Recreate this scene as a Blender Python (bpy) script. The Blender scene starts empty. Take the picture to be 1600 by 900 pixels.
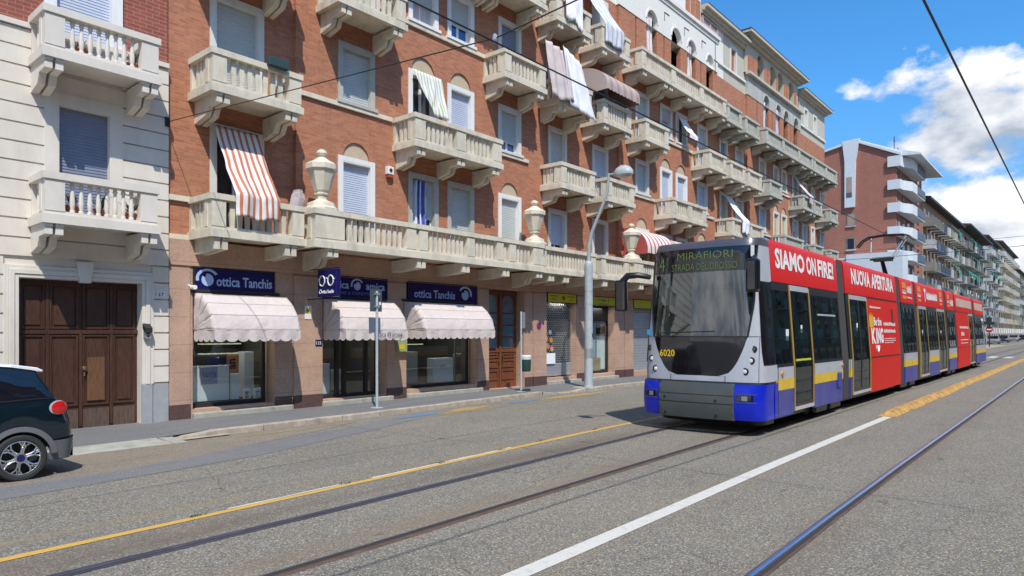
import bpy, bmesh, math, random
from mathutils import Vector, noise as mnoise
random.seed(7)
PI = math.pi
scene = bpy.context.scene

# ---------------------------------------------------------------- camera
YAW = math.radians(40.33)
cam_d = bpy.data.cameras.new("camera")
cam_d.sensor_width = 36.0
cam_d.lens = 23.85
cam_d.shift_y = 0.04375
cam_d.clip_start = 0.1
cam_d.clip_end = 4000
cam = bpy.data.objects.new("camera", cam_d)
cam.location = (0, 0, 1.9)
cam.rotation_euler = (PI / 2, 0, YAW - PI / 2)
scene.collection.objects.link(cam)
scene.camera = cam

# ---------------------------------------------------------------- exposure
scene.view_settings.view_transform = 'Standard'
scene.view_settings.look = 'None'
scene.view_settings.exposure = 0.08
scene.view_settings.gamma = 1.0
scene.render.engine = 'CYCLES'

# ---------------------------------------------------------------- sun (light travels along LDIR)
LDIR = Vector((0.68, 1.0, -1.65)).normalized()
sun_d = bpy.data.lights.new("sun", 'SUN')
sun_d.energy = 4.5
sun_d.angle = math.radians(0.5)
sun_d.color = (1.0, 0.935, 0.84)
sun = bpy.data.objects.new("sun", sun_d)
sun.rotation_euler = LDIR.to_track_quat('-Z', 'Y').to_euler()
sun.location = (0, -20, 40)
scene.collection.objects.link(sun)

# ---------------------------------------------------------------- sky with clouds
world = bpy.data.worlds.new("World")
scene.world = world
world.use_nodes = True
wn = world.node_tree
for n in list(wn.nodes):
    wn.nodes.remove(n)
WN = wn.nodes.new
def wl(a, b):
    wn.links.new(a, b)
out = WN('ShaderNodeOutputWorld')
skyt = WN('ShaderNodeTexSky')
skyt.sky_type = 'NISHITA'
skyt.sun_disc = False
skyt.sun_elevation = math.asin(-LDIR.z)
skyt.sun_rotation = math.atan2(-LDIR.x, -LDIR.y)
skyt.air_density = 1.0
skyt.dust_density = 0.6
skyt.ozone_density = 1.6
hs = WN('ShaderNodeHueSaturation')
hs.inputs['Saturation'].default_value = 1.18
hs.inputs['Hue'].default_value = 0.495
wl(skyt.outputs[0], hs.inputs['Color'])
bg1 = WN('ShaderNodeBackground')
bg1.inputs['Strength'].default_value = 0.15
tint = WN('ShaderNodeMix'); tint.data_type = 'RGBA'; tint.blend_type = 'MULTIPLY'; tint.inputs[0].default_value = 1.0
wl(hs.outputs[0], tint.inputs[6]); 
tramp = WN('ShaderNodeMix'); tramp.data_type = 'RGBA'
tramp.inputs[6].default_value = (0.62, 0.66, 0.78, 1); tramp.inputs[7].default_value = (0.58, 1.09, 1.42, 1)
TINTR = tramp
wl(tint.outputs[2], bg1.inputs['Color'])
tc = WN('ShaderNodeTexCoord')
sx = WN('ShaderNodeSeparateXYZ')
wl(tc.outputs['Generated'], sx.inputs[0])
def wmath(op, a, b=None, c=None, clamp=False):
    m = WN('ShaderNodeMath'); m.operation = op; m.use_clamp = clamp
    for i, x in enumerate((a, b, c)):
        if x is None: continue
        if isinstance(x, (int, float)): m.inputs[i].default_value = x
        else: wl(x, m.inputs[i])
    return m.outputs[0]
cx = WN('ShaderNodeCombineXYZ')
wl(wmath('MULTIPLY', sx.outputs['Z'], 3.2, clamp=True), tramp.inputs[0]); wl(tramp.outputs[2], tint.inputs[7])
wl(sx.outputs['X'], cx.inputs[0]); wl(sx.outputs['Y'], cx.inputs[1])
wl(wmath('MULTIPLY', sx.outputs['Z'], 1.7), cx.inputs[2])
def wnoise(vec, scale, detail, rough, off):
    mp = WN('ShaderNodeMapping'); mp.inputs['Location'].default_value = off
    wl(vec, mp.inputs[0])
    n = WN('ShaderNodeTexNoise'); n.inputs['Scale'].default_value = scale
    n.inputs['Detail'].default_value = detail; n.inputs['Roughness'].default_value = rough
    wl(mp.outputs[0], n.inputs['Vector'])
    return n.outputs['Fac']
CLOUD_OFF = (9.2, 6.1, 0.0); CLOUD_AMT = 0.264; CLOUD_SC = 4.2
n1 = wnoise(cx.outputs[0], CLOUD_SC, 12, 0.58, CLOUD_OFF)
n2 = wnoise(cx.outputs[0], CLOUD_SC, 4, 0.5, (CLOUD_OFF[0], CLOUD_OFF[1] - 0.02, CLOUD_OFF[2] + 0.05))
# clouds gather down the street (+X) and behind the camera (-X); the sky above the facades is clear
side = wmath('MULTIPLY', wmath('ADD', wmath('SUBTRACT', 0.27, sx.outputs['Y']), wmath('MULTIPLY', wmath('MAXIMUM', wmath('MULTIPLY', sx.outputs['X'], -1.0), 0.0), 0.38)), 6.0, clamp=True)
top = wmath('MULTIPLY', wmath('SUBTRACT', 0.40, sx.outputs['Z']), 6.0, clamp=True)
wind = wmath('MULTIPLY', side, top)
thr = wmath('SUBTRACT', 0.66, wmath('MULTIPLY', wind, CLOUD_AMT))
dens = wmath('MULTIPLY', wmath('SUBTRACT', n1, thr), 15.0, clamp=True)
shade = wmath('ADD', wmath('MULTIPLY', wmath('SUBTRACT', n1, n2), 6.5), 0.60, clamp=True)
cr = WN('ShaderNodeMix'); cr.data_type = 'RGBA'
cr.inputs[6].default_value = (0.42, 0.49, 0.60, 1)
cr.inputs[7].default_value = (1.05, 1.06, 1.08, 1)
wl(shade, cr.inputs[0])
bg2 = WN('ShaderNodeBackground')
bg2.inputs['Strength'].default_value = 1.0
wl(cr.outputs[2], bg2.inputs['Color'])
mxs = WN('ShaderNodeMixShader')
wl(dens, mxs.inputs[0]); wl(bg1.outputs[0], mxs.inputs[1]); wl(bg2.outputs[0], mxs.inputs[2])
wl(mxs.outputs[0], out.inputs[0])

# ---------------------------------------------------------------- helpers
COL = scene.collection

# parts that come in several separate pieces: every piece becomes an object of its own
SPLIT = {'roof_edge', 'headlight', 'roof_fairing', 'skirt', 'yellow_band', 'silver_band', 'door_edge', 'side_panel', 'wheel_arch_trim',
         'corner_window', 'cab_pillar_top', 'corner_skirt', 'kick_panel', 'stone_base', 'handle', 'shelf_board', 'spectacles', 'clamp',
         'panel_joint', 'bumper_groove', 'faint_writing', 'bracket_rod', 'frame_hoop', 'advert_emblem', 'pillar', 'balcony_slab', 'band',
         'door_header', 'lower_panel', 'advert_panel', 'sun_blind'}
class MB:
    """collects faces in world coordinates, build() links them as one mesh object"""
    def __init__(self):
        self.v = []; self.f = []
    def add(self, vs, fs):
        b = len(self.v)
        self.v += [tuple(p) for p in vs]
        self.f += [tuple(b + i for i in f) for f in fs]
        return self
    def quad(self, a, b, c, d):
        return self.add([a, b, c, d], [(0, 1, 2, 3)])
    def box(self, x0, x1, y0, y1, z0, z1):
        return self.add([(x0, y0, z0), (x1, y0, z0), (x1, y1, z0), (x0, y1, z0),
                         (x0, y0, z1), (x1, y0, z1), (x1, y1, z1), (x0, y1, z1)],
                        [(0, 3, 2, 1), (4, 5, 6, 7), (0, 1, 5, 4), (1, 2, 6, 5), (2, 3, 7, 6), (3, 0, 4, 7)])
    def prism(self, pts, ax, a0, a1):
        n = len(pts)
        def mk(p, a):
            return (a, p[0], p[1]) if ax == 'x' else ((p[0], a, p[1]) if ax == 'y' else (p[0], p[1], a))
        vs = [mk(p, a0) for p in pts] + [mk(p, a1) for p in pts]
        fs = [tuple(range(n)), tuple(range(2 * n - 1, n - 1, -1))]
        fs += [(i, (i + 1) % n, n + (i + 1) % n, n + i) for i in range(n)]
        return self.add(vs, fs)
    def grid(self, fn, nu, nv):
        vs = [fn(i / nu, j / nv) for j in range(nv + 1) for i in range(nu + 1)]
        fs = [(j * (nu + 1) + i, j * (nu + 1) + i + 1, (j + 1) * (nu + 1) + i + 1, (j + 1) * (nu + 1) + i)
              for j in range(nv) for i in range(nu)]
        return self.add(vs, fs)
    def tube(self, path, r, n=8, caps=True):
        P = [Vector(p) for p in path]
        rs = r if isinstance(r, (list, tuple)) else [r] * len(P)
        up = None; vs = []
        for i, p in enumerate(P):
            t = (P[min(i + 1, len(P) - 1)] - P[max(i - 1, 0)])
            t.normalize()
            if up is None:
                up = t.orthogonal().normalized()
            else:
                up = (up - t * up.dot(t)).normalized()
            w = t.cross(up)
            for k in range(n):
                a = 2 * PI * k / n
                vs.append(tuple(p + (up * math.cos(a) + w * math.sin(a)) * rs[i]))
        fs = [(i * n + k, i * n + (k + 1) % n, (i + 1) * n + (k + 1) % n, (i + 1) * n + k)
              for i in range(len(P) - 1) for k in range(n)]
        if caps:
            fs.append(tuple(range(n - 1, -1, -1)))
            fs.append(tuple((len(P) - 1) * n + k for k in range(n)))
        return self.add(vs, fs)
    def lathe(self, c, prof, n=24, ax='z', ph=0.0):
        """prof = [(radius, distance along axis)]"""
        vs = []
        for r, h in prof:
            for k in range(n):
                a = 2 * PI * k / n + ph
                u, w = r * math.cos(a), r * math.sin(a)
                if ax == 'z': vs.append((c[0] + u, c[1] + w, c[2] + h))
                elif ax == 'y': vs.append((c[0] + u, c[1] + h, c[2] + w))
                else: vs.append((c[0] + h, c[1] + u, c[2] + w))
        m = len(prof)
        fs = [(i * n + k, i * n + (k + 1) % n, (i + 1) * n + (k + 1) % n, (i + 1) * n + k)
              for i in range(m - 1) for k in range(n)]
        fs.append(tuple(range(n))); fs.append(tuple((m - 1) * n + k for k in range(n)))
        return self.add(vs, fs)
    def pieces(self):
        par = list(range(len(self.v)))
        def fd(i):
            while par[i] != i:
                par[i] = par[par[i]]; i = par[i]
            return i
        for f in self.f:
            for i in f[1:]: par[fd(i)] = fd(f[0])
        groups = {}
        for f in self.f: groups.setdefault(fd(f[0]), []).append(f)
        res = []
        for fs in groups.values():
            m = MB(); idx = {}
            for f in fs:
                nf = []
                for i in f:
                    if i not in idx: idx[i] = len(m.v); m.v.append(self.v[i])
                    nf.append(idx[i])
                m.f.append(tuple(nf))
            res.append(m)
        return res
    def build_each(self, name, mat, parent=None, org=(0, 0, 0), **k):
        return [p.build(name, mat, parent, org, **k) for p in self.pieces()]
    def build(self, name, mat, parent=None, org=(0, 0, 0), smooth=False, bevel=0, solid=0, angle=35, whole=False):
        if name in SPLIT and parent is not None and not whole:
            return [p.build(name, mat, parent, org, smooth, bevel, solid, angle, True) for p in self.pieces()][0]
        me = bpy.data.meshes.new(name)
        me.from_pydata([(a - org[0], b - org[1], c - org[2]) for a, b, c in self.v], [], self.f)
        bm = bmesh.new(); bm.from_mesh(me)
        bmesh.ops.remove_doubles(bm, verts=bm.verts, dist=1e-5)
        bmesh.ops.recalc_face_normals(bm, faces=bm.faces)
        bm.to_mesh(me); bm.free()
        if smooth:
            for p in me.polygons: p.use_smooth = True
            try: me.set_sharp_from_angle(angle=math.radians(angle))
            except Exception: pass
        me.materials.append(mat)
        o = bpy.data.objects.new(name, me)
        COL.objects.link(o)
        if parent is not None: o.parent = parent
        else: o.location = org
        if solid:
            m = o.modifiers.new('thickness', 'SOLIDIFY'); m.thickness = solid; m.offset = 0
        if bevel:
            m = o.modifiers.new('bevel', 'BEVEL'); m.width = bevel; m.segments = 2; m.limit_method = 'ANGLE'
        return o

def tag(o, label=None, cat=None, group=None, kind=None):
    if label: o['label'] = label
    if cat: o['category'] = cat
    if group: o['group'] = group
    if kind: o['kind'] = kind
    return o

def thing(name, label, cat, loc, group=None):
    o = bpy.data.objects.new(name, None)
    o.empty_display_size = 0.3
    o.location = loc
    COL.objects.link(o)
    return tag(o, label, cat, group)

def text_mesh(mb, s, pos, height, width=None, face='y', bold=0.0, depth=0.004, sub=2):
    """letters written on a plane; face 'y': read looking towards +Y; 'x': read looking towards +X; 'xn' towards -X"""
    cu = bpy.data.curves.new('t', 'FONT')
    cu.body = s; cu.size = 1.0; cu.offset = bold; cu.extrude = depth; cu.resolution_u = sub
    ob = bpy.data.objects.new('t', cu)
    COL.objects.link(ob)
    dg = bpy.context.evaluated_depsgraph_get()
    me = ob.evaluated_get(dg).to_mesh()
    vs = [v.co.copy() for v in me.vertices]
    fs = [tuple(p.vertices) for p in me.polygons]
    x0 = min(v.x for v in vs); x1 = max(v.x for v in vs)
    y0 = min(v.y for v in vs); y1 = max(v.y for v in vs)
    sy = height / (y1 - y0)
    sxx = (width / (x1 - x0)) if width else sy
    outv = []
    for v in vs:
        a = (v.x - x0) * sxx; b = (v.y - y0) * sy; c = v.z
        if face == 'y': outv.append((pos[0] + a, pos[1] - c, pos[2] + b))
        elif face == 'x': outv.append((pos[0] - c, pos[1] - a, pos[2] + b))
    ob.to_mesh_clear() if hasattr(ob, 'to_mesh_clear') else None
    bpy.data.objects.remove(ob); bpy.data.curves.remove(cu)
    mb.add(outv, fs)
    return mb

# ---------------------------------------------------------------- materials
def newmat(name):
    m = bpy.data.materials.new(name); m.use_nodes = True
    nt = m.node_tree
    b = nt.nodes['Principled BSDF']
    return m, nt, b

def coords(nt, mode='Object'):
    t = nt.nodes.new('ShaderNodeTexCoord')
    return t.outputs[mode]

def mth(nt, op, a, b=None, c=None, clamp=False):
    m = nt.nodes.new('ShaderNodeMath'); m.operation = op; m.use_clamp = clamp
    for i, x in enumerate((a, b, c)):
        if x is None: continue
        if isinstance(x, (int, float)): m.inputs[i].default_value = x
        else: nt.links.new(x, m.inputs[i])
    return m.outputs[0]

def noise(nt, vec, scale, detail=4, rough=0.55, stretch=None):
    if stretch:
        mp = nt.nodes.new('ShaderNodeMapping'); mp.inputs['Scale'].default_value = stretch
        nt.links.new(vec, mp.inputs[0]); vec = mp.outputs[0]
    n = nt.nodes.new('ShaderNodeTexNoise')
    n.inputs['Scale'].default_value = scale; n.inputs['Detail'].default_value = detail
    n.inputs['Roughness'].default_value = rough
    nt.links.new(vec, n.inputs['Vector'])
    return n.outputs['Fac']

def mixc(nt, fac, a, b, blend='MIX'):
    m = nt.nodes.new('ShaderNodeMix'); m.data_type = 'RGBA'; m.blend_type = blend
    for i, x in ((0, fac), (6, a), (7, b)):
        if isinstance(x, (int, float)): m.inputs[i].default_value = x
        elif isinstance(x, tuple): m.inputs[i].default_value = (x + (1,))[:4]
        else: nt.links.new(x, m.inputs[i])
    return m.outputs[2]

def ramp(nt, fac, lo, hi):
    m = nt.nodes.new('ShaderNodeMapRange'); m.inputs[1].default_value = lo; m.inputs[2].default_value = hi
    nt.links.new(fac, m.inputs[0])
    return m.outputs[0]

def add_bump(nt, b, h, strength, dist):
    bp = nt.nodes.new('ShaderNodeBump'); bp.inputs['Strength'].default_value = strength
    bp.inputs['Distance'].default_value = dist
    nt.links.new(h, bp.inputs['Height']); nt.links.new(bp.outputs[0], b.inputs['Normal'])

def P(name, col, rough=0.6, metal=0.0, var=0.0, vs=3.0, dirt=None, dirt_amt=0.0, bump=0.0, bs=30.0, bd=0.01,
      coat=0.0, emit=None, es=1.0, spec=None, stretch=None):
    m, nt, b = newmat(name)
    b.inputs['Roughness'].default_value = rough
    b.inputs['Metallic'].default_value = metal
    if spec is not None: b.inputs['Specular IOR Level'].default_value = spec
    if coat:
        b.inputs['Coat Weight'].default_value = coat; b.inputs['Coat Roughness'].default_value = 0.04
    co = coords(nt)
    c = tuple(col)
    if var or dirt:
        n = noise(nt, co, vs, 6, 0.6, stretch)
        n = ramp(nt, n, 0.3, 0.7)
        lo = tuple(x * (1 - var) for x in c); hi = tuple(min(1, x * (1 + var)) for x in c)
        cc = mixc(nt, n, lo, hi)
        if dirt:
            n2 = noise(nt, co, vs * 0.6, 9, 0.72, (1, 1, 0.28))
            cc = mixc(nt, mth(nt, 'MULTIPLY', ramp(nt, n2, 0.48, 0.75), dirt_amt, clamp=True), cc, dirt)
        nt.links.new(cc, b.inputs['Base Color'])
    else:
        # a faint unevenness on every plain surface
        n = noise(nt, co, 2.5, 4, 0.6)
        cc = mixc(nt, n, tuple(x * 0.94 for x in c), tuple(min(1, x * 1.05) for x in c))
        nt.links.new(cc, b.inputs['Base Color'])
    if bump: add_bump(nt, b, noise(nt, co, bs, 5, 0.6), bump, bd)
    if emit:
        b.inputs['Emission Color'].default_value = tuple(emit) + (1,)
        b.inputs['Emission Strength'].default_value = es
    return m

def brick_mat(name, c1, c2, mortar, row=0.075, wid=0.26, ms=0.010, big=0.18):
    m, nt, b = newmat(name)
    b.inputs['Roughness'].default_value = 0.85
    co = coords(nt)
    s = nt.nodes.new('ShaderNodeSeparateXYZ'); nt.links.new(co, s.inputs[0])
    cb = nt.nodes.new('ShaderNodeCombineXYZ')
    nt.links.new(mth(nt, 'ADD', s.outputs[0], s.outputs[1]), cb.inputs[0]); nt.links.new(s.outputs[2], cb.inputs[1])
    br = nt.nodes.new('ShaderNodeTexBrick')
    br.inputs['Scale'].default_value = 1.0
    br.inputs['Brick Width'].default_value = wid; br.inputs['Row Height'].default_value = row
    br.inputs['Mortar Size'].default_value = ms; br.inputs['Mortar Smooth'].default_value = 0.3
    br.inputs['Color1'].default_value = c1 + (1,); br.inputs['Color2'].default_value = c2 + (1,)
    br.inputs['Mortar'].default_value = mortar + (1,)
    nt.links.new(cb.outputs[0], br.inputs['Vector'])
    n = noise(nt, co, 0.8, 8, 0.65)
    n3 = noise(nt, co, 11.0, 4, 0.7)
    c = mixc(nt, mth(nt, 'MULTIPLY', ramp(nt, n, 0.35, 0.75), big * 2), br.outputs['Color'],
             tuple(x * 0.62 for x in c1))
    st = noise(nt, co, 1.6, 8, 0.7, (1, 1, 0.16))
    c = mixc(nt, mth(nt, 'MULTIPLY', ramp(nt, st, 0.5, 0.78), 0.38), c, (c1[0] * 0.45, c1[1] * 0.6, c1[2] * 0.75))
    c = mixc(nt, mth(nt, 'MULTIPLY', ramp(nt, n3, 0.4, 0.8), 0.35), c, tuple(min(1, x * 1.35) for x in c1))
    nt.links.new(c, b.inputs['Base Color'])
    h = mth(nt, 'SUBTRACT', n3, mth(nt, 'MULTIPLY', br.outputs['Fac'], 0.6))
    add_bump(nt, b, h, 0.5, 0.012)
    return m

def stripe_mat(name, ca, cb_, period, duty=0.5, axis=0, rough=0.8, thin=None, trans=0.0):
    m, nt, b = newmat(name)
    b.inputs['Roughness'].default_value = rough
    co = coords(nt)
    s = nt.nodes.new('ShaderNodeSeparateXYZ'); nt.links.new(co, s.inputs[0])
    w = mth(nt, 'FRACT', mth(nt, 'DIVIDE', mth(nt, 'ADD', s.outputs[axis], 50.0), period))
    f = mth(nt, 'LESS_THAN', w, duty)
    c = mixc(nt, f, ca, cb_)
    n = noise(nt, co, 6, 5, 0.6)
    c = mixc(nt, mth(nt, 'MULTIPLY', n, 0.25), c, (0.25, 0.22, 0.2))
    nt.links.new(c, b.inputs['Base Color'])
    return m

def asphalt(name, base, warm, speck=0.5, scale=95.0, rails=False, dark=0.5):
    m, nt, b = newmat(name)
    b.inputs['Roughness'].default_value = 0.88
    co = coords(nt)
    v = nt.nodes.new('ShaderNodeTexVoronoi'); v.inputs['Scale'].default_value = scale
    nt.links.new(co, v.inputs['Vector'])
    sv = nt.nodes.new('ShaderNodeSeparateColor'); nt.links.new(v.outputs['Color'], sv.inputs[0])
    fine = noise(nt, co, scale * 0.55, 6, 0.75)
    big = noise(nt, co, 0.35, 8, 0.62)
    mid = noise(nt, co, 2.2, 6, 0.65, (0.35, 1.4, 1))
    c = mixc(nt, ramp(nt, big, 0.35, 0.68), base, warm)
    c = mixc(nt, mth(nt, 'MULTIPLY', ramp(nt, mid, 0.45, 0.78), 0.45), c, tuple(x * dark for x in base))
    c = mixc(nt, mth(nt, 'MULTIPLY', ramp(nt, sv.outputs[0], 0.55, 1.0), speck), c, tuple(min(1, x * 2.3) for x in warm))
    c = mixc(nt, mth(nt, 'MULTIPLY', ramp(nt, sv.outputs[1], 0.6, 1.0), speck * 0.9), c, tuple(x * 0.35 for x in base))
    c = mixc(nt, mth(nt, 'MULTIPLY', ramp(nt, sv.outputs[2], 0.6, 1.0), speck * 0.6), c, (warm[0] * 1.5, warm[1] * 1.15, warm[2] * 0.75))
    c = mixc(nt, mth(nt, 'MULTIPLY', ramp(nt, fine, 0.42, 0.7), speck * 0.95), c, tuple(x * 0.38 for x in base))
    if rails:
        # rust and brake dust along the rails, streaks along the wheel paths: stains that stay put
        s = nt.nodes.new('ShaderNodeSeparateXYZ'); nt.links.new(co, s.inputs[0])
        st = noise(nt, co, 1.1, 7, 0.7, (0.25, 2.0, 1))
        for yc, wdt, colr, amt in ((5.1, 0.42, (0.21, 0.155, 0.105), 0.75), (6.55, 0.5, (0.12, 0.085, 0.06), 0.9),
                                   (3.42, 0.35, (0.25, 0.19, 0.11), 0.55), (1.95, 0.4, (0.17, 0.12, 0.08), 0.6), (7.5, 0.22, (0.27, 0.2, 0.1), 0.6)):
            d = mth(nt, 'ABSOLUTE', mth(nt, 'SUBTRACT', s.outputs[1], yc))
            f = mth(nt, 'SUBTRACT', 1.0, mth(nt, 'DIVIDE', d, wdt), clamp=True)
            f = mth(nt, 'MULTIPLY', mth(nt, 'MULTIPLY', f, ramp(nt, st, 0.3, 0.65)), amt, clamp=True)
            c = mixc(nt, f, c, colr)
        # cracks
        vc = nt.nodes.new('ShaderNodeTexVoronoi'); vc.feature = 'DISTANCE_TO_EDGE'; vc.inputs['Scale'].default_value = 0.42
        wv = nt.nodes.new('ShaderNodeMapping'); wv.inputs['Scale'].default_value = (0.45, 1.1, 1)
        nn = nt.nodes.new('ShaderNodeTexNoise'); nn.inputs['Scale'].default_value = 3.0; nn.inputs['Detail'].default_value = 6
        nt.links.new(co, nn.inputs['Vector'])
        vm = nt.nodes.new('ShaderNodeVectorMath'); vm.operation = 'MULTIPLY_ADD'
        nt.links.new(nn.outputs['Color'], vm.inputs[0]); vm.inputs[1].default_value = (0.5, 0.5, 0); nt.links.new(co, vm.inputs[2])
        nt.links.new(vm.outputs[0], wv.inputs[0]); nt.links.new(wv.outputs[0], vc.inputs['Vector'])
        crk = mth(nt, 'LESS_THAN', vc.outputs['Distance'], 0.0018)
        crk = mth(nt, 'MULTIPLY', crk, ramp(nt, noise(nt, co, 0.25, 2, 0.5), 0.42, 0.5))
        # small oil drips and repaired spots
        sp = noise(nt, co, 2.3, 3, 0.5, (0.6, 1.6, 1))
        c = mixc(nt, mth(nt, 'MULTIPLY', ramp(nt, sp, 0.70, 0.73), 0.55, clamp=True), c, (0.07, 0.07, 0.068))
        lg = noise(nt, co, 0.55, 6, 0.65, (0.22, 1.2, 1))
        c = mixc(nt, mth(nt, 'MULTIPLY', ramp(nt, lg, 0.5, 0.72), 0.35, clamp=True), c, (0.115, 0.115, 0.112))
        c = mixc(nt, mth(nt, 'MULTIPLY', crk, 0.5, clamp=True), c, (0.03, 0.03, 0.03))
    nt.links.new(c, b.inputs['Base Color'])
    add_bump(nt, b, mth(nt, 'ADD', fine, v.outputs['Distance']), 0.55, 0.008)
    return m

def paint_mat(name, col, under, wear=0.5):
    m, nt, b = newmat(name)
    b.inputs['Roughness'].default_value = 0.7
    co = coords(nt)
    n = noise(nt, co, 9, 9, 0.75)
    n2 = noise(nt, co, 60, 4, 0.7)
    f = mth(nt, 'ADD', mth(nt, 'MULTIPLY', ramp(nt, n, 0.5, 0.72), wear), mth(nt, 'MULTIPLY', ramp(nt, n2, 0.55, 0.7), wear * 0.8), clamp=True)
    nt.links.new(mixc(nt, f, col, under), b.inputs['Base Color'])
    add_bump(nt, b, n2, 0.4, 0.004)
    return m

def granite_mat(name, col):
    m, nt, b = newmat(name)
    b.inputs['Roughness'].default_value = 0.62
    co = coords(nt)
    vo = nt.nodes.new('ShaderNodeTexVoronoi'); vo.feature = 'DISTANCE_TO_EDGE'; vo.inputs['Scale'].default_value = 8.5
    nt.links.new(co, vo.inputs['Vector'])
    n = noise(nt, co, 45, 5, 0.8); n2 = noise(nt, co, 1.3, 5, 0.6)
    c = mixc(nt, ramp(nt, n, 0.3, 0.7), tuple(x * 0.62 for x in col), tuple(min(1, x * 1.25) for x in col))
    n4 = noise(nt, co, 7.0, 7, 0.75)
    c = mixc(nt, mth(nt, 'MULTIPLY', ramp(nt, n4, 0.45, 0.75), 0.5), c, (col[0] * 0.62, col[1] * 0.66, col[2] * 0.66))
    c = mixc(nt, mth(nt, 'MULTIPLY', ramp(nt, n2, 0.4, 0.75), 0.5), c, tuple(x * 0.6 for x in col))
    ed = mth(nt, 'LESS_THAN', vo.outputs['Distance'], 0.028)
    c = mixc(nt, mth(nt, 'MULTIPLY', mth(nt, 'MULTIPLY', ed, ramp(nt, n2, 0.35, 0.6)), 0.30), c, tuple(x * 0.35 for x in col))
    s = nt.nodes.new('ShaderNodeSeparateXYZ'); nt.links.new(co, s.inputs[0])
    j = mth(nt, 'LESS_THAN', mth(nt, 'FRACT', mth(nt, 'DIVIDE', mth(nt, 'ADD', s.outputs[2], 10.12), 0.62)), 0.012)
    c = mixc(nt, mth(nt, 'MULTIPLY', j, 0.7), c, (0.06, 0.045, 0.04))
    nt.links.new(c, b.inputs['Base Color'])
    return m

def glass_mat(name, tint=(0.9, 0.95, 0.93), refl=1.0, rough=0.0):
    """thin pane: mirror reflection by angle, the rest passes through tinted"""
    m = bpy.data.materials.new(name); m.use_nodes = True
    nt = m.node_tree
    for n in list(nt.nodes): nt.nodes.remove(n)
    o = nt.nodes.new('ShaderNodeOutputMaterial')
    t = nt.nodes.new('ShaderNodeBsdfTransparent'); t.inputs[0].default_value = tint + (1,)
    g = nt.nodes.new('ShaderNodeBsdfGlossy'); g.inputs['Roughness'].default_value = rough
    g.inputs[0].default_value = (0.95, 0.97, 1.0, 1)
    f = nt.nodes.new('ShaderNodeFresnel')
    ge = nt.nodes.new('ShaderNodeNewGeometry')
    nt.links.new(mth(nt, 'SUBTRACT', 1.5, mth(nt, 'MULTIPLY', ge.outputs['Backfacing'], 0.8333)), f.inputs[0])
    mu = mth(nt, 'MULTIPLY', f.outputs[0], refl, clamp=True)
    x = nt.nodes.new('ShaderNodeMixShader')
    nt.links.new(mu, x.inputs[0]); nt.links.new(t.outputs[0], x.inputs[1]); nt.links.new(g.outputs[0], x.inputs[2])
    nt.links.new(x.outputs[0], o.inputs[0])
    return m

def wood_mat(name, col, rough=0.45):
    m, nt, b = newmat(name)
    b.inputs['Roughness'].default_value = rough
    co = coords(nt)
    n = noise(nt, co, 9, 7, 0.6, (6, 6, 0.5)); n2 = noise(nt, co, 1.5, 4, 0.6)
    c = mixc(nt, ramp(nt, n, 0.3, 0.7), tuple(x * 0.55 for x in col), tuple(min(1, x * 1.35) for x in col))
    c = mixc(nt, mth(nt, 'MULTIPLY', ramp(nt, n2, 0.45, 0.7), 0.5), c, tuple(x * 0.5 for x in col))
    nt.links.new(c, b.inputs['Base Color'])
    add_bump(nt, b, n, 0.25, 0.004)
    return m

M = {}
M['brick'] = brick_mat('red_brick', (0.49, 0.202, 0.108), (0.335, 0.123, 0.068), (0.42, 0.22, 0.135), row=0.066, wid=0.24, ms=0.007)
M['brick_dark'] = brick_mat('dark_red_brick', (0.32, 0.085, 0.055), (0.25, 0.062, 0.045), (0.36, 0.21, 0.16), row=0.085)
M['brick_far'] = brick_mat('modern_red_brick', (0.40, 0.155, 0.100), (0.31, 0.115, 0.078), (0.35, 0.185, 0.14))
M['cast'] = P('cast_stone', (0.67, 0.61, 0.485), 0.8, var=0.08, vs=4, dirt=(0.34, 0.32, 0.26), dirt_amt=0.75, bump=0.25, bs=40, bd=0.01)
M['cast_dark'] = P('weathered_cast_stone', (0.47, 0.47, 0.40), 0.85, var=0.1, vs=4, dirt=(0.2, 0.2, 0.18), dirt_amt=0.6, bump=0.25, bs=40)
M['beige'] = P('ivory_plaster', (0.70, 0.65, 0.575), 0.85, var=0.05, vs=2, dirt=(0.5, 0.44, 0.36), dirt_amt=0.55, bump=0.3, bs=60, bd=0.006)
M['white_stucco'] = P('white_plaster', (0.75, 0.74, 0.68), 0.85, var=0.03, vs=2, dirt=(0.6, 0.58, 0.5), dirt_amt=0.3, bump=0.2, bs=50)
M['grey_stucco'] = P('greige_plaster', (0.50, 0.47, 0.38), 0.9, var=0.05, vs=2, dirt=(0.36, 0.34, 0.28), dirt_amt=0.4, bump=0.2, bs=50)
M['marble'] = P('veined_plaster', (0.44, 0.44, 0.40), 0.8, var=0.14, vs=1.2, dirt=(0.3, 0.3, 0.28), dirt_amt=0.5)
M['lunette'] = P('lunette_plaster', (0.52, 0.42, 0.29), 0.9, var=0.06, vs=5)
M['granite'] = granite_mat('pink_granite', (0.54, 0.355, 0.262))
M['granite_dark'] = P('dark_stone_base', (0.10, 0.055, 0.05), 0.5, var=0.25, vs=18)
M['frame_white'] = P('white_window_paint', (0.78, 0.78, 0.76), 0.6, var=0.04, vs=5, dirt=(0.55, 0.53, 0.5), dirt_amt=0.3)
M['frame_grey'] = P('stone_window_frame', (0.46, 0.45, 0.40), 0.8, var=0.08, vs=6, dirt=(0.3, 0.29, 0.26), dirt_amt=0.4)
M['frame_pale'] = P('pale_window_frame', (0.66, 0.66, 0.62), 0.75, var=0.05, vs=6, dirt=(0.45, 0.44, 0.4), dirt_amt=0.4)
M['sh_blue'] = P('shutter_pale_blue', (0.50, 0.55, 0.66), 0.5, var=0.04)
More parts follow.
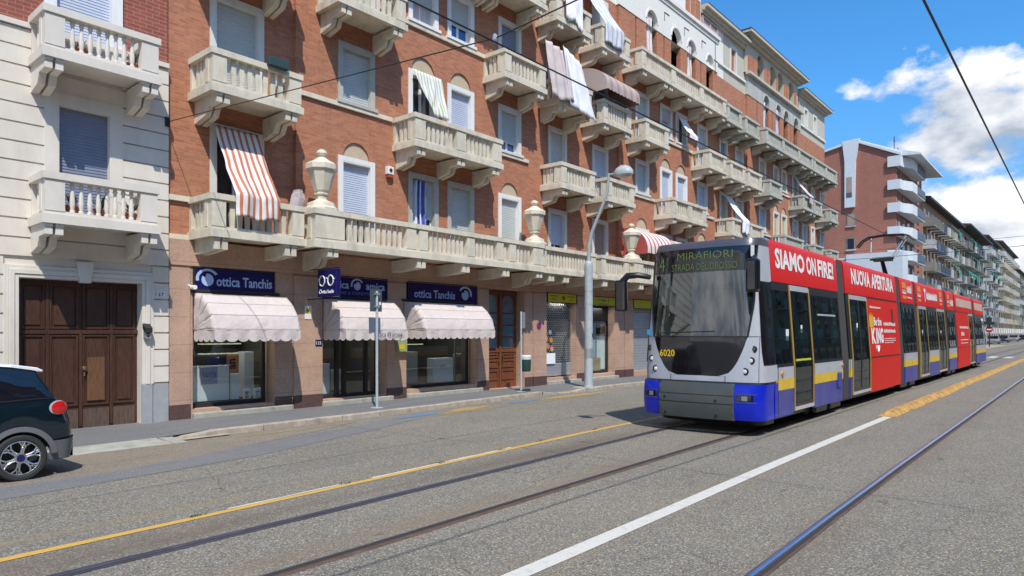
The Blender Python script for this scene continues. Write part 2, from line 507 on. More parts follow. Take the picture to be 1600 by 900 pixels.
M['sh_grey'] = P('shutter_pale_grey', (0.50, 0.53, 0.52), 0.5, var=0.05)
M['sh_dark'] = P('shutter_slate_blue', (0.20, 0.23, 0.32), 0.5, var=0.06)
M['sh_yellow'] = P('shutter_sand', (0.50, 0.40, 0.20), 0.5, var=0.06)
M['sh_brown'] = P('shutter_weathered_wood', (0.36, 0.27, 0.22), 0.7, var=0.2, vs=8)
M['sh_red'] = P('shutter_brick_red', (0.40, 0.16, 0.08), 0.6, var=0.1)
M['pane'] = P('window_pane', (0.02, 0.03, 0.05), 0.05, spec=0.9)
M['pane_blue'] = P('blue_window_pane', (0.03, 0.12, 0.35), 0.06, spec=0.9)  # pane with a blue base colour
M['void'] = P('dark_interior', (0.02, 0.018, 0.017), 0.9)
M['wood'] = wood_mat('dark_walnut_door', (0.075, 0.032, 0.020))
M['wood_painted_sun'] = wood_mat('door_wood_painted_sunlight', (0.15, 0.070, 0.030), 0.6)  # lighter walnut tone, stands in for sunlight on the gateway door
M['wood_red'] = wood_mat('varnished_mahogany', (0.19, 0.065, 0.03), 0.35)
M['door_bottom'] = wood_mat('scuffed_door_bottom', (0.105, 0.068, 0.048), 0.7)
M['grey_base'] = P('grey_stone_base', (0.33, 0.35, 0.37), 0.7, var=0.1, vs=5)
M['black'] = P('black_rubber', (0.02, 0.02, 0.022), 0.6)
M['iron'] = P('dark_iron', (0.03, 0.03, 0.03), 0.5, metal=0.3)
M['steel'] = P('galvanised_steel', (0.45, 0.48, 0.50), 0.45, metal=0.6, var=0.08, vs=8)
M['pole'] = P('grey_painted_pole', (0.40, 0.45, 0.47), 0.5, var=0.1, vs=7, dirt=(0.28, 0.28, 0.27), dirt_amt=0.5)
M['navy'] = P('navy_sign_panel', (0.012, 0.012, 0.10), 0.25)
M['sign_blue'] = P('pale_blue_lettering', (0.38, 0.52, 0.80), 0.5)
M['white'] = P('white_paint', (0.80, 0.80, 0.80), 0.5)
M['cloth_ivory'] = P('ivory_awning_cloth', (0.60, 0.53, 0.50), 0.9, var=0.05, vs=3, dirt=(0.55, 0.48, 0.45), dirt_amt=0.35, bump=0.5, bs=5, bd=0.06)
M['cloth_seam'] = P('awning_seam', (0.50, 0.44, 0.41), 0.9)
M['cloth_white'] = P('white_cloth', (0.76, 0.76, 0.80), 0.9, var=0.05, bump=0.3, bs=6, bd=0.03)
M['cloth_mauve'] = P('faded_mauve_cloth', (0.52, 0.45, 0.44), 0.9, var=0.08, bump=0.3, bs=6, bd=0.03)
M['cloth_green'] = P('green_awning_cloth', (0.02, 0.28, 0.23), 0.85, var=0.1)
M['cloth_teal'] = P('dark_teal_cloth', (0.02, 0.16, 0.15), 0.85, var=0.1)
M['st_orange'] = stripe_mat('orange_white_stripes', (0.78, 0.74, 0.70), (0.55, 0.16, 0.07), 0.155, 0.42)
M['st_green'] = stripe_mat('green_white_stripes', (0.75, 0.76, 0.76), (0.42, 0.47, 0.24), 0.12, 0.28)
M['st_blue'] = stripe_mat('blue_white_stripes', (0.75, 0.78, 0.85), (0.04, 0.08, 0.42), 0.19, 0.5)
M['st_red'] = stripe_mat('red_white_stripes', (0.78, 0.72, 0.68), (0.48, 0.07, 0.06), 0.36, 0.3)
M['st_pink'] = stripe_mat('faded_pink_stripes', (0.50, 0.40, 0.36), (0.40, 0.27, 0.25), 0.5, 0.4)
M['st_rose'] = stripe_mat('rose_white_curtain_stripes', (0.70, 0.66, 0.66), (0.50, 0.30, 0.30), 0.30, 0.3)
M['plant'] = P('plant_leaves', (0.05, 0.10, 0.04), 0.5, var=0.4, vs=9)
M['terracotta'] = P('terracotta', (0.38, 0.15, 0.07), 0.8)
M['roof_dark'] = P('dark_roof_edge', (0.05, 0.045, 0.045), 0.8)
M['roof_tile'] = P('roof_tiles', (0.22, 0.11, 0.08), 0.8, var=0.2, vs=10)
M['yellow_sign'] = P('yellow_sign_panel', (0.62, 0.50, 0.02), 0.35)
M['lime_sign'] = P('lime_sign_panel', (0.52, 0.55, 0.03), 0.35)
M['glass'] = glass_mat('shop_glass', (0.88, 0.93, 0.93), 1.3)
# ================================================================= ground, road, tracks, pavement
def gz(y):
    if y <= 6.9: return 0.0
    if y <= 13.3: return -0.15 * (y - 6.9) / 6.4
    return -0.15

M['asphalt'] = asphalt('worn_asphalt', (0.168, 0.162, 0.142), (0.25, 0.23, 0.188), 0.95, 82, rails=True, dark=0.62)
M['asphalt_patch'] = asphalt('smooth_asphalt_patch', (0.165, 0.168, 0.172), (0.19, 0.19, 0.188), 0.4, 120)
M['asphalt_old'] = asphalt('old_brown_asphalt', (0.20, 0.178, 0.15), (0.25, 0.21, 0.16), 0.6, 90)
M['pavement'] = asphalt('pavement_asphalt', (0.150, 0.152, 0.158), (0.17, 0.168, 0.166), 0.35, 110)
M['kerb'] = P('granite_kerb', (0.40, 0.34, 0.27), 0.8, var=0.25, vs=5, dirt=(0.16, 0.13, 0.11), dirt_amt=0.6, bump=0.4, bs=40)
M['slab'] = P('pale_concrete_slab', (0.36, 0.35, 0.30), 0.85, var=0.2, vs=5, dirt=(0.2, 0.19, 0.16), dirt_amt=0.5, bump=0.3, bs=30)
M['earth'] = P('ground_far', (0.16, 0.15, 0.13), 0.9, var=0.15)
M['line_white'] = paint_mat('white_road_paint', (0.60, 0.58, 0.52), (0.22, 0.21, 0.19), 0.45)
M['line_yellow'] = paint_mat('yellow_road_paint', (0.60, 0.36, 0.07), (0.22, 0.19, 0.13), 0.6)
M['line_yellow_old'] = paint_mat('faded_yellow_paint', (0.42, 0.27, 0.08), (0.19, 0.17, 0.14), 1.3)
M['line_blue'] = paint_mat('faded_blue_paint', (0.10, 0.20, 0.34), (0.17, 0.17, 0.16), 1.2)
M['rail_polish'] = P('polished_rail_steel', (0.60, 0.64, 0.76), 0.28, metal=1.0, var=0.08, vs=3)
M['rail_dull'] = P('dull_rail_steel', (0.16, 0.16, 0.21), 0.35, metal=0.8, var=0.2, vs=4)
M['rail_rust'] = P('brown_rail_side', (0.12, 0.075, 0.055), 0.7, metal=0.2, var=0.3, vs=6)
M['groove'] = P('rail_groove', (0.035, 0.030, 0.028), 0.85)

g = MB(); g.quad((-1500, -1500, -0.27), (3500, -1500, -0.27), (3500, 1500, -0.27), (-1500, 1500, -0.27))
tag(g.build('ground', M['earth']), kind='structure')
r = MB()
ys = [-14, -6, 0, 3, 6.9, 8.5, 10, 11.5, 13.3, 13.9]
xs = [-150, -60, -20, 0, 10, 20, 40, 80, 160, 320, 700, 1500]
for i in range(len(xs) - 1):
    for j in range(len(ys) - 1):
        r.quad((xs[i], ys[j], gz(ys[j])), (xs[i + 1], ys[j], gz(ys[j])), (xs[i + 1], ys[j + 1], gz(ys[j + 1])), (xs[i], ys[j + 1], gz(ys[j + 1])))
tag(r.build('road', M['asphalt']), kind='structure')
r = MB(); r.quad((56.3, 13.85, -0.146), (79.5, 13.85, -0.146), (79.5, 90, -0.146), (56.3, 90, -0.146))
tag(r.build('side_street', M['asphalt_patch']), kind='structure')

def ypath(pts, x):
    for (x0, y0), (x1, y1) in zip(pts, pts[1:]):
        if x <= x1: return y0 + (y1 - y0) * (x - x0) / (x1 - x0)
    return pts[-1][1]

def strip(mb, pts, off0, off1, x0, x1, dz=0.004, jit=0.0, step=1.5):
    n = max(1, int((x1 - x0) / step)); prev = None
    for i in range(n + 1):
        x = x0 + (x1 - x0) * i / n; y = ypath(pts, x)
        a = y + off0 + random.uniform(-jit, jit); b = y + off1 + random.uniform(-jit, jit)
        cur = ((x, a, gz(a) + dz), (x, b, gz(b) + dz))
        if prev: mb.quad(prev[0], cur[0], cur[1], prev[1])
        prev = cur
    return mb

def poly(mb, pts, dz=0.004):
    return mb.add([(x, y, gz(y) + dz) for x, y in pts], [tuple(range(len(pts)))])

# patches of other asphalt
m = MB()
poly(m, [(-9, 8.75), (2.18, 9.72), (3.9, 9.93), (3.9, 10.64), (-9, 10.2)])
poly(m, [(3.9, 9.93), (5.63, 10.16), (8.8, 11.2), (11.2, 12.15), (10.3, 12.35), (6.35, 11.46), (3.9, 10.64)])
tag(m.build('asphalt_patch', M['asphalt_patch']), kind='structure')
m = MB()
poly(m, [(-9, 10.2), (3.9, 10.64), (6.35, 11.46), (8.4, 12.2), (9.5, 12.75), (6.3, 13.2), (4.0, 12.82), (-9, 12.82)])
tag(m.build('gutter_asphalt', M['asphalt_old']), kind='structure')

# painted markings
YL = [(-30, 6.2), (2.2, 6.93), (6, 7.1), (11, 7.35), (16, 7.42), (200, 7.42)]
m = strip(MB(), YL, -0.06, 0.06, -20, 62, 0.005, 0.006)
tag(m.build('yellow_road_line', M['line_yellow']), kind='structure')
m = strip(MB(), YL, 0.062, 0.105, 3.6, 5.2, 0.005, 0.012, 0.3); strip(m, YL, 0.062, 0.11, 5.6, 8.6, 0.005, 0.014, 0.3)
tag(m.build('white_edge_line', M['line_white']), kind='structure')
m = strip(MB(), [(-20, 3.36), (6, 3.41), (9, 3.45), (200, 3.47)], -0.085, 0.085, -20, 17.4, 0.005, 0.004)
tag(m.build('white_road_line', M['line_white']), kind='structure')
m = strip(MB(), [(6, 12.55), (10, 12.72), (20, 12.8)], -0.04, 0.04, 6.6, 9.4, 0.009, 0.01, 0.4)
poly(m, [(11.6, 12.35), (12.9, 12.3), (14.3, 12.75), (13.0, 12.95)], 0.006)
poly(m, [(16.0, 12.6), (18.6, 12.45), (20.6, 12.75), (17.5, 12.95)], 0.006)
strip(m, [(10, 12.05), (20, 12.4)], -0.03, 0.03, 10.2, 19, 0.0055, 0.01, 0.4)
tag(m.build('faded_yellow_markings', M['line_yellow_old']), kind='structure')
m = poly(MB(), [(10.2, 12.35), (11.3, 12.3), (12.6, 12.62), (11.4, 12.8)], 0.006)
poly(m, [(14.6, 12.6), (15.6, 12.55), (16.4, 12.85), (15.2, 12.95)], 0.006)
tag(m.build('faded_blue_markings', M['line_blue']), kind='structure')
m = MB()
for k in range(9):
    poly(m, [(62.5, 4.4 + k * 1.0), (66.5, 4.4 + k * 1.0), (66.5, 4.9 + k * 1.0), (62.5, 4.9 + k * 1.0)], 0.006)
strip(m, [(0, 9.6), (400, 9.6)], -0.07, 0.07, 72, 260, 0.006, 0, 20)
tag(m.build('crossing_markings', M['line_white']), kind='structure')

# tracks
def track_rail(name, pts, side, head, lip):
    """side +1: the flange groove lies on the +Y side of the head"""
    m = MB()
    n = 70; 
    def sec(a, b, z0, z1, mb):
        prev = None
        for i in range(n + 1):
            x = -20 + (i / n) ** 2.2 * 620; y = ypath(pts, x)
            c = [(x, y + a, z0), (x, y + b, z0), (x, y + b, z1), (x, y + a, z1)]
            if prev:
                for q in ((3, 2), (0, 3), (2, 1)):
                    mb.quad(prev[q[0]], c[q[0]], c[q[1]], prev[q[1]])
            prev = c
    h = MB(); prev = None
    for i in range(n + 1):
        x = -20 + (i / n) ** 2.2 * 620; y = ypath(pts, x)
        c = [(x, y + a_, z_) for a_, z_ in ((-.033, -.02), (-.033, .004), (-.026, .009), (-.010, .0125), (.010, .0125), (.026, .009), (.033, .004), (.033, -.02))]
        if prev:
            for q in range(7): h.quad(prev[q], c[q], c[q + 1], prev[q + 1])
        prev = c
    o = h.build(name, head, smooth=True, angle=60)
    l = MB()
    lo, hi = (0.085, 0.112) if side > 0 else (-0.112, -0.085)
    sec(lo, hi, -0.05, 0.008, l); l.build('rail_lip', lip, o)
    g_ = MB()
    lo, hi = (0.039, 0.084) if side > 0 else (-0.084, -0.039)
    sec(lo, hi, -0.05, 0.0045, g_); g_.build('rail_groove', M['groove'], o)
    return tag(o, kind='structure')
track_rail('tram_rail', [(-30, 5.9), (3, 6.17), (6, 6.22), (12, 6.42), (700, 6.42)], -1, M['rail_dull'], M['rail_dull'])
track_rail('tram_rail', [(-30, 4.65), (3, 4.80), (7, 4.87), (12, 4.93), (700, 4.93)], 1, M['rail_rust'], M['rail_dull'])
track_rail('tram_rail', [(-30, 1.90), (4, 2.0), (9, 2.07), (700, 2.07)], -1, M['rail_polish'], M['rail_rust'])
track_rail('tram_rail', [(-30, 0.1), (4, 0.2), (9, 0.22), (700, 0.22)], 1, M['rail_polish'], M['rail_rust'])

# pavement and kerb
YK = [(5.9, 13.02), (6.5, 13.2), (11, 13.26), (17.9, 13.62), (19.6, 13.42), (24, 13.36), (60, 13.36)]
m = MB()
def zkf(x): return ypath([(0, -0.035), (17.6, -0.035), (18.3, -0.125), (19.2, -0.125), (19.9, -0.035), (99, -0.035)], x)
def pav(x0, x1, off, zf, zk):
    n = max(1, int((x1 - x0) / 0.4))
    for i in range(n):
        a = x0 + (x1 - x0) * i / n; b = x0 + (x1 - x0) * (i + 1) / n
        ya = ypath(YK, max(a, 5.9)) + off; yb = ypath(YK, max(b, 5.9)) + off
        za, zb_ = zkf(a), zkf(b)
        m.add([(a, ya, za), (b, yb, zb_), (b, 15.9, zf), (a, 15.9, zf), (a, ya, -0.3), (b, yb, -0.3)],
              [(0, 1, 2, 3), (0, 1, 5, 4)])
pav(6.5, 56.3, 0.19, -0.03, -0.035)
m.add([(-30, 13.5, -0.105), (5.4, 13.5, -0.105), (5.4, 15.9, -0.03), (-30, 15.9, -0.03), (6.5, 13.38, -0.034), (6.5, 15.9, -0.03)], [(0, 1, 2, 3), (1, 4, 5, 2)])
m.quad((79.5, 13.6, -0.03), (700, 13.6, -0.03), (700, 17, -0.03), (79.5, 17, -0.03))
m.box(79.5, 700, 13.6, 13.8, -0.3, -0.031)
tag(m.build('pavement', M['pavement']), kind='structure')
m = MB()
def kerbs(x0, x1, top=-0.03):
    x = x0
    while x < x1 - 0.2:
        L = min(random.uniform(0.8, 1.15), x1 - x)
        ya, yb = ypath(YK, x), ypath(YK, x + L)
        d = random.uniform(-0.008, 0.008); t = top + random.uniform(-0.006, 0.004)
        m.add([(x, ya + d, -0.3), (x + L - 0.02, yb + d, -0.3), (x + L - 0.02, yb + d, t), (x, ya + d, t),
               (x, ya + 0.2, -0.3), (x + L - 0.02, yb + 0.2, -0.3), (x + L - 0.02, yb + 0.2, t), (x, ya + 0.2, t)],
              [(0, 1, 2, 3), (3, 2, 6, 7), (0, 3, 7, 4), (1, 5, 6, 2), (4, 5, 6, 7)])
        x += L
kerbs(6.5, 17.6); kerbs(19.9, 56.0)
m.add([(5.2, 13.0, -.118), (6.7, 13.0, -.118), (6.7, 13.7, -.118), (5.2, 13.7, -.118)], [(0, 1, 2, 3)])
# rounded nose where the kerb drops to the gateway
m.add([(5.6, 13.25, -0.13), (6.5, 13.2, -0.03), (6.5, 13.42, -0.03), (5.95, 13.5, -0.09), (5.6, 13.25, -0.3), (6.5, 13.2, -0.3)],
      [(0, 1, 2, 3), (0, 4, 5, 1)])
for xa, xb in ((17.6, 18.0), (18.0, 18.35), (18.4, 19.0), (19.05, 19.4), (19.4, 19.89)):
    ya_, yb_ = ypath(YK, xa), ypath(YK, xb); za_, zb_ = zkf(xa) + .008, zkf(xb) + .008
    m.add([(xa, ya_, za_), (xb, yb_, zb_), (xb, yb_ + .2, zb_), (xa, ya_ + .2, za_), (xa, ya_, -.3), (xb, yb_, -.3)], [(0, 1, 2, 3), (0, 4, 5, 1)])
tag(m.build('kerb', M['kerb'], bevel=0.015), kind='structure')
m = MB()
x = -12.0
while x < 5.6:
    L = random.uniform(1.3, 2.4); L = min(L, 5.75 - x)
    d = random.uniform(0, 0.05)
    m.add([(x, 12.80 + d / 2, -0.128), (x + L - 0.015, 12.80 + d / 2, -0.128), (x + L - 0.015, 13.52 + d, -0.098), (x, 13.50 - d, -0.098),
           (x, 12.80 + d / 2, -0.2), (x + L - 0.015, 12.80 + d / 2, -0.2)], [(0, 1, 2, 3), (0, 4, 5, 1)])
    x += L
tag(m.build('dropped_kerb', M['slab']), kind='structure')
m = MB(); m.box(19.75, 20.6, 13.25, 13.95, -0.2, -0.022)
tag(m.build('lamp_footing', M['slab'], bevel=0.02), kind='structure')

# weeds in the joint of the yellow line
m = MB()
for xc in (3.25, 5.15, 6.9, 8.3, 9.4, 11.3):
    yc = ypath(YL, xc) + 0.07
    for k in range(26):
        a = random.uniform(0, 2 * PI); L = random.uniform(0.03, 0.085); w = 0.006
        x, y = xc + random.gauss(0, 0.06), yc + random.gauss(0, 0.02)
        dx, dy = math.cos(a), math.sin(a)
        m.add([(x - dy * w, y + dx * w, gz(y)), (x + dy * w, y - dx * w, gz(y)), (x + dx * L * .8, y + dy * L * .8, gz(y) + L * 0.6)], [(0, 1, 2)])
tag(m.build('weeds', M['plant']), 'small green weeds growing through the yellow road line', 'weeds', kind='stuff')

# ================================================================= facade kit
def wall_sheet(mb, x0, x1, z0, z1, yf, ops, depth=0.24):
    """front sheet with rectangular openings and their reveals"""
    ops = [o for o in ops if o[0] < x1 and o[1] > x0 and o[2] < z1 and o[3] > z0]
    X = sorted({x0, x1} | {min(max(o[k], x0), x1) for o in ops for k in (0, 1)})
    Z = sorted({z0, z1} | {min(max(o[k], z0), z1) for o in ops for k in (2, 3)})
    for i in range(len(X) - 1):
        for j in range(len(Z) - 1):
            cx_, cz_ = (X[i] + X[i + 1]) / 2, (Z[j] + Z[j + 1]) / 2
            if any(o[0] < cx_ < o[1] and o[2] < cz_ < o[3] for o in ops): continue
            mb.quad((X[i], yf, Z[j]), (X[i + 1], yf, Z[j]), (X[i + 1], yf, Z[j + 1]), (X[i], yf, Z[j + 1]))
    for o in ops:
        a, b, c, d = max(o[0], x0), min(o[1], x1), max(o[2], z0), min(o[3], z1)
        dd = o[4] if len(o) > 4 else depth
        mb.quad((a, yf, c), (a, yf + dd, c), (a, yf + dd, d), (a, yf, d))
        mb.quad((b, yf, c), (b, yf + dd, c), (b, yf + dd, d), (b, yf, d))
        if c > z0 + 1e-4 or o[2] >= z0: mb.quad((a, yf, c), (b, yf, c), (b, yf + dd, c), (a, yf + dd, c))
        if d < z1 - 1e-4 or o[3] <= z1: mb.quad((a, yf, d), (b, yf, d), (b, yf + dd, d), (a, yf + dd, d))

def arch_fill(mb, x0, x1, zs, zt, yf, depth=0.24, n=14):
    """fills the corners of a rectangular opening so that it ends in a round arch springing at zs"""
    xc, r_ = (x0 + x1) / 2, (x1 - x0) / 2
    pts = [(xc - r_ * math.cos(PI * i / n), zs + r_ * math.sin(PI * i / n)) for i in range(n + 1)]
    for (xa, za), (xb, zb) in zip(pts, pts[1:]):
        mb.quad((xa, yf, za), (xb, yf, zb), (xb, yf, zt), (xa, yf, zt))
        mb.quad((xa, yf, za), (xb, yf, zb), (xb, yf + depth, zb), (xa, yf + depth, za))

def lunette(B, org, ops, mb, xc, r_, z, yf):
    """shallow arched recess above a window"""
    ops.append((xc - r_, xc + r_, z, z + r_ + 0.02, 0.05))
    arch_fill(mb, xc - r_, xc + r_, z, z + r_ + 0.02, yf, 0.05)
    p = MB(); p.quad((xc - r_, yf + 0.05, z), (xc + r_, yf + 0.05, z), (xc + r_, yf + 0.05, z + r_ + .02), (xc - r_, yf + 0.05, z + r_ + .02))
    p.build('lunette', M['lunette'], B, org)

def slats(mb, x0, x1, z0, z1, y, pitch=0.058):
    n = max(2, int((z1 - z0) / pitch)); p = (z1 - z0) / n
    for i in range(n):
        z = z0 + i * p
        mb.quad((x0, y, z), (x1, y, z), (x1, y - 0.012, z + p * 0.22), (x0, y - 0.012, z + p * 0.22))
        mb.quad((x0, y - 0.012, z + p * 0.22), (x1, y - 0.012, z + p * 0.22), (x1, y - 0.008, z + p * 0.85), (x0, y - 0.008, z + p * 0.85))
        mb.quad((x0, y - 0.008, z + p * 0.85), (x1, y - 0.008, z + p * 0.85), (x1, y, z + p), (x0, y, z + p))
        
def window(B, org, ops, x0, x1, z0, z1, yf, frame='frame_white', shut='sh_grey', openf=0.0, sill=False,
           fw=0.13, blue=False, pitch=None, curtain=None):
    """x0..x1, z0..z1 = outside of the surround. openf = part of the height left open under the shutter"""
    w = MB(); a, b, t = x0 + fw, x1 - fw, z1 - fw
    ops.append((a, b, z0, t))
    w.prism([(x0, z0), (a, z0), (a, t), (b, t), (b, z0), (x1, z0), (x1, z1), (x0, z1)], 'y', yf - 0.035, yf + 0.02)
    w.box(a - 0.001, a + 0.03, yf - 0.033, yf + 0.2, z0, t - 0.03); w.box(b - 0.03, b + 0.001, yf - 0.033, yf + 0.2, z0, t - 0.03)
    w.box(a + 0.001, b - 0.001, yf - 0.031, yf + 0.2, t - 0.03, t + 0.001)
    if sill: w.box(x0 - 0.06, x1 + 0.06, yf - 0.10, yf + 0.1, z0 - 0.09, z0 + 0.001)
    o = w.build('window', M[frame], B, org)
    a += 0.03; b -= 0.03; t -= 0.03
    zo = z0 + (t - z0) * openf
    far = x0 > 30
    if openf < 0.98:
        s = MB(); slats(s, a, b, zo, t, yf + 0.11, pitch or (0.12 if far else 0.06))
        s.box(a + .001, b - .001, yf + 0.112, yf + 0.125, zo, t - .001)
        s.build('shutter', M[shut], o, org)
    p = MB(); p.box(a, b, yf + 0.18, yf + 0.2, z0, t); p.build('pane', M['pane_blue' if blue else 'pane'], o, org)
    if openf > 0.02:
        s = MB(); k = 0.045; xm = (a + b) / 2; zt_ = min(t, zo + 0.3)
        s.prism([(a, z0), (b, z0), (b, zt_), (b - k, zt_), (b - k, z0 + k * 1.5), (xm + k, z0 + k * 1.5), (xm + k, zt_), (xm - k, zt_), (xm - k, z0 + k * 1.5), (a + k, z0 + k * 1.5), (a + k, zt_), (a, zt_)], 'y', yf + .145, yf + .178)
        s.build('sash', M['frame_white'], o, org)
        if curtain:
            c = MB(); c.grid(lambda u, v: (a + k + (b - a - 2 * k) * u, yf + 0.139 + 0.012 * math.sin(u * 30), z0 + .02 + (zt_ - z0 - .04) * v), 24, 2)
            c.build('curtain', M[curtain], o, org)
    return o

def bracket(B, parent, org, xc, zb, yw, yfr, w=0.30, mat='cast', low=True):
    L = yw - yfr - 0.06
    m = MB()
    for s in (-1, 1):
        x0, x1 = (xc + 0.024, xc + w / 2) if s > 0 else (xc - w / 2, xc - 0.024)
        if low:
            pts = [(yw, zb), (yw - L, zb), (yw - L, zb - 0.20), (yw - L * 0.60, zb - 0.22), (yw - L * 0.56, zb - 0.30), (yw - L * 0.50, zb - 0.40), (yw - L * 0.30, zb - 0.44), (yw, zb - 0.50)]
        else:
            pts = [(yw, zb), (yw - L, zb), (yw - L, zb - 0.26), (yw - L * 0.3, zb - 0.31), (yw, zb - 0.33)]
        m.prism(pts, 'x', x0, x1)
    m.box(xc - 0.0239, xc + 0.0239, yw - L + 0.12, yw, zb - (0.17 if low else .24), zb - 0.001)
    for s in (-1, 1):
        m.box(xc + s * (w / 4 + .016) - w / 4 + .004, xc + s * (w / 4 + .016) + w / 4 - .004, yw - L - 0.025, yw - L * 0.35, zb - 0.055, zb - 0.002)
    return m.build('bracket', M[mat], parent, org)

NBAL = {False: 0, True: 0}
def balcony(B, org, x0, x1, zb, yw, yfr, brs, mat='cast', peds=None, side=(True, True), vase=False, low=True, nb=None, top=0.95, merge=False):
    """zb = underside of the slab"""
    m = MB()
    zt = zb + top
    # slab with sunk panel underneath, lower kerb course, rail
    m.box(x0, x1, yfr, yw, zb + 0.06, zb + 0.17)
    m.box(x0, x1, yfr, yfr + 0.14, zb, zb + 0.0599)
    if side[0]: m.box(x0, x0 + 0.14, yfr + 0.1401, yw, zb, zb + 0.0599)
    if side[1]: m.box(x1 - 0.14, x1, yfr + 0.1401, yw, zb, zb + 0.0599)
    e = 0.05
    ya, yb = yfr + e, yfr + e + 0.17
    m.box(x0 + e, x1 - e, ya, yb, zb + 0.171, zb + 0.24)
    m.box(x0 + 0.01, x1 - 0.01, yfr + 0.01, yb + 0.04, zt - 0.13, zt)
    sides = []
    for k, xs_ in ((0, (x0 + e, x0 + e + 0.17)), (1, (x1 - e - 0.17, x1 - e))):
        if side[k]:
            m.box(xs_[0], xs_[1], yb + .0001, yw, zb + 0.171, zb + 0.24)
            m.box(xs_[0] - 0.04, xs_[1] + 0.04, yb + 0.0401, yw, zt - 0.13, zt)
            m.box(xs_[0] + .004, xs_[1] - .004, yw - 0.08, yw, zb + .24, zt - .13)
            sides.append(xs_)
    pd = peds if peds is not None else [(x0 + e, x0 + e + 0.32), (x1 - e - 0.32, x1 - e)]
    for a, b in pd:
        m.box(a, b, ya - 0.012, yb + 0.008, zb + 0.2395, zt - 0.13)
    if side[0] and pd: m.box(x0 + e - .012, x0 + e + 0.178, yb, yb + 0.14, zb + 0.2395, zt - 0.13)
    if side[1] and pd: m.box(x1 - e - .178, x1 - e + .012, yb, yb + 0.14, zb + 0.2395, zt - 0.13)
    o = m.build('balcony', M[mat], B, org)
    # balusters
    global NBAL
    q = MB()
    def bal(xc, yc, ax):
        z0, z1 = zb + 0.238, zt - 0.128
        if vase:
            q.lathe((xc, yc, z0), [(0.045, 0), (0.045, 0.05), (0.03, 0.06), (0.042, 0.12), (0.048, 0.2), (0.030, (z1 - z0) * 0.72), (0.028, (z1 - z0) * 0.8), (0.045, (z1 - z0) * 0.85), (0.045, (z1 - z0) * 0.9), (0.03, (z1 - z0) * .92), (0.05, z1 - z0)], 10)
        else:
            a, b_ = (0.058, 0.035) if ax == 'x' else (0.035, 0.058)
            h = (z1 + z0) / 2; vs = []; fs_ = []
            for z_, k in ((z0, .78), (h, 1.0), (z1, .82)):
                vs += [(xc - a * k, yc - b_ * k, z_), (xc + a * k, yc - b_ * k, z_), (xc + a * k, yc + b_ * k, z_), (xc - a * k, yc + b_ * k, z_)]
            for s_ in (0, 4): fs_ += [(s_, s_ + 1, s_ + 5, s_ + 4), (s_ + 1, s_ + 2, s_ + 6, s_ + 5), (s_ + 2, s_ + 3, s_ + 7, s_ + 6), (s_ + 3, s_, s_ + 4, s_ + 7)]
            q.add(vs, fs_)
    yc = (ya + yb) / 2
    for (a0, a1), (b0, b1) in zip(sorted(pd), sorted(pd)[1:]):
        gap = b0 - a1; n = nb or max(1, int(round(gap / 0.185)) - 1)
        for i in range(n): bal(a1 + gap * (i + 1) / (n + 1), yc, 'x')
    for xs_ in sides:
        L = yw - 0.08 - yb - 0.14; n = max(1, int(L / 0.2))
        for i in range(n): bal((xs_[0] + xs_[1]) / 2, yb + 0.14 + L * (i + 1) / (n + 1), 'y')
    pcs = q.pieces()
    lim = {False: 100, True: 40}[vase]
    if vase: pcs = pcs
    if NBAL[vase] + len(pcs) <= lim:
        NBAL[vase] += len(pcs)
        for p_ in pcs: p_.build('baluster', M[mat], o, org, smooth=vase)
    else: tag(q.build('balusters', M[mat], o, org, smooth=vase), kind='stuff')
    for xb in brs:
        bracket(B, o, org, xb, zb, yw, yfr, mat=mat, low=low if isinstance(low, bool) else low(xb))
    return o

def cornice(mb, x0, x1, z, yf, proj=0.5, h=0.35, ends=(True, True)):
    e0 = proj if ends[0] else 0; e1 = proj if ends[1] else 0
    steps = [(0.0, 0.35, 0.35), (0.35, 0.6, 0.7), (0.6, 1.0, 1.0)]
    for a, b, k in steps:
        mb.box(x0 - e0 * k, x1 + e1 * k, yf - proj * k, yf + 2, z + h * a, z + h * b + .0005)

def cloth(fn, nu, nv, name, mat, label, cat, org, thick=0.006, group=None, parent=None):
    m = MB()
    def g_(u, v):
        x, y, z = fn(u, v); k = min(1.0, v * 3)
        n1_ = mnoise.noise(Vector((x * 3.1, z * 1.3, y * 2.0))); n2_ = mnoise.noise(Vector((x * 8.3, z * 3.0 + 7, y * 5.0)))
        return (x + 0.035 * n2_ * k, y + (0.07 * n1_ + 0.03 * n2_) * k, z + 0.03 * n1_ * k)
    m.grid(g_, nu, nv)
    o = m.build(name, mat, parent, org, smooth=True, solid=thick, angle=60)
    if label: tag(o, label, cat, group)
    return o

# ================================================================= ivory corner building with the gateway
YI = 15.42
OB = (1.0, YI, -0.03)
IB = thing('apartment_building', 'ivory plastered building with grooved courses and a big walnut gateway', 'building', OB)
ops = []; grd = MB()
X0i, X1i = -6.0, 6.48
# window with balcony, first floor
wsh = []
window(IB, OB, wsh, 4.15, 5.55, 4.3, 6.62, YI, 'beige', 'sh_dark', fw=0.22)
window(IB, OB, wsh, 0.5, 1.9, 4.3, 6.62, YI, 'beige', 'sh_dark', fw=0.22)
wup = []
window(IB, OB, wup, 4.15, 5.55, 7.35, 9.9, YI, 'frame_white', 'sh_blue', fw=0.18)
window(IB, OB, wup, 0.5, 1.9, 7.35, 9.9, YI, 'frame_white', 'sh_blue', fw=0.18)
door_op = (3.74, 5.93, -0.05, 2.95, 0.3)
mb = MB()
wall_sheet(mb, X0i, X1i, -0.1, 7.72, YI + 0.02, wsh + wup + [door_op])
mb.quad((X1i, YI + 0.02, -0.1), (X1i, 26, -0.1), (X1i, 26, 7.72), (X1i, YI + 0.02, 7.72))
mb.build('wall', M['beige'], IB, OB)
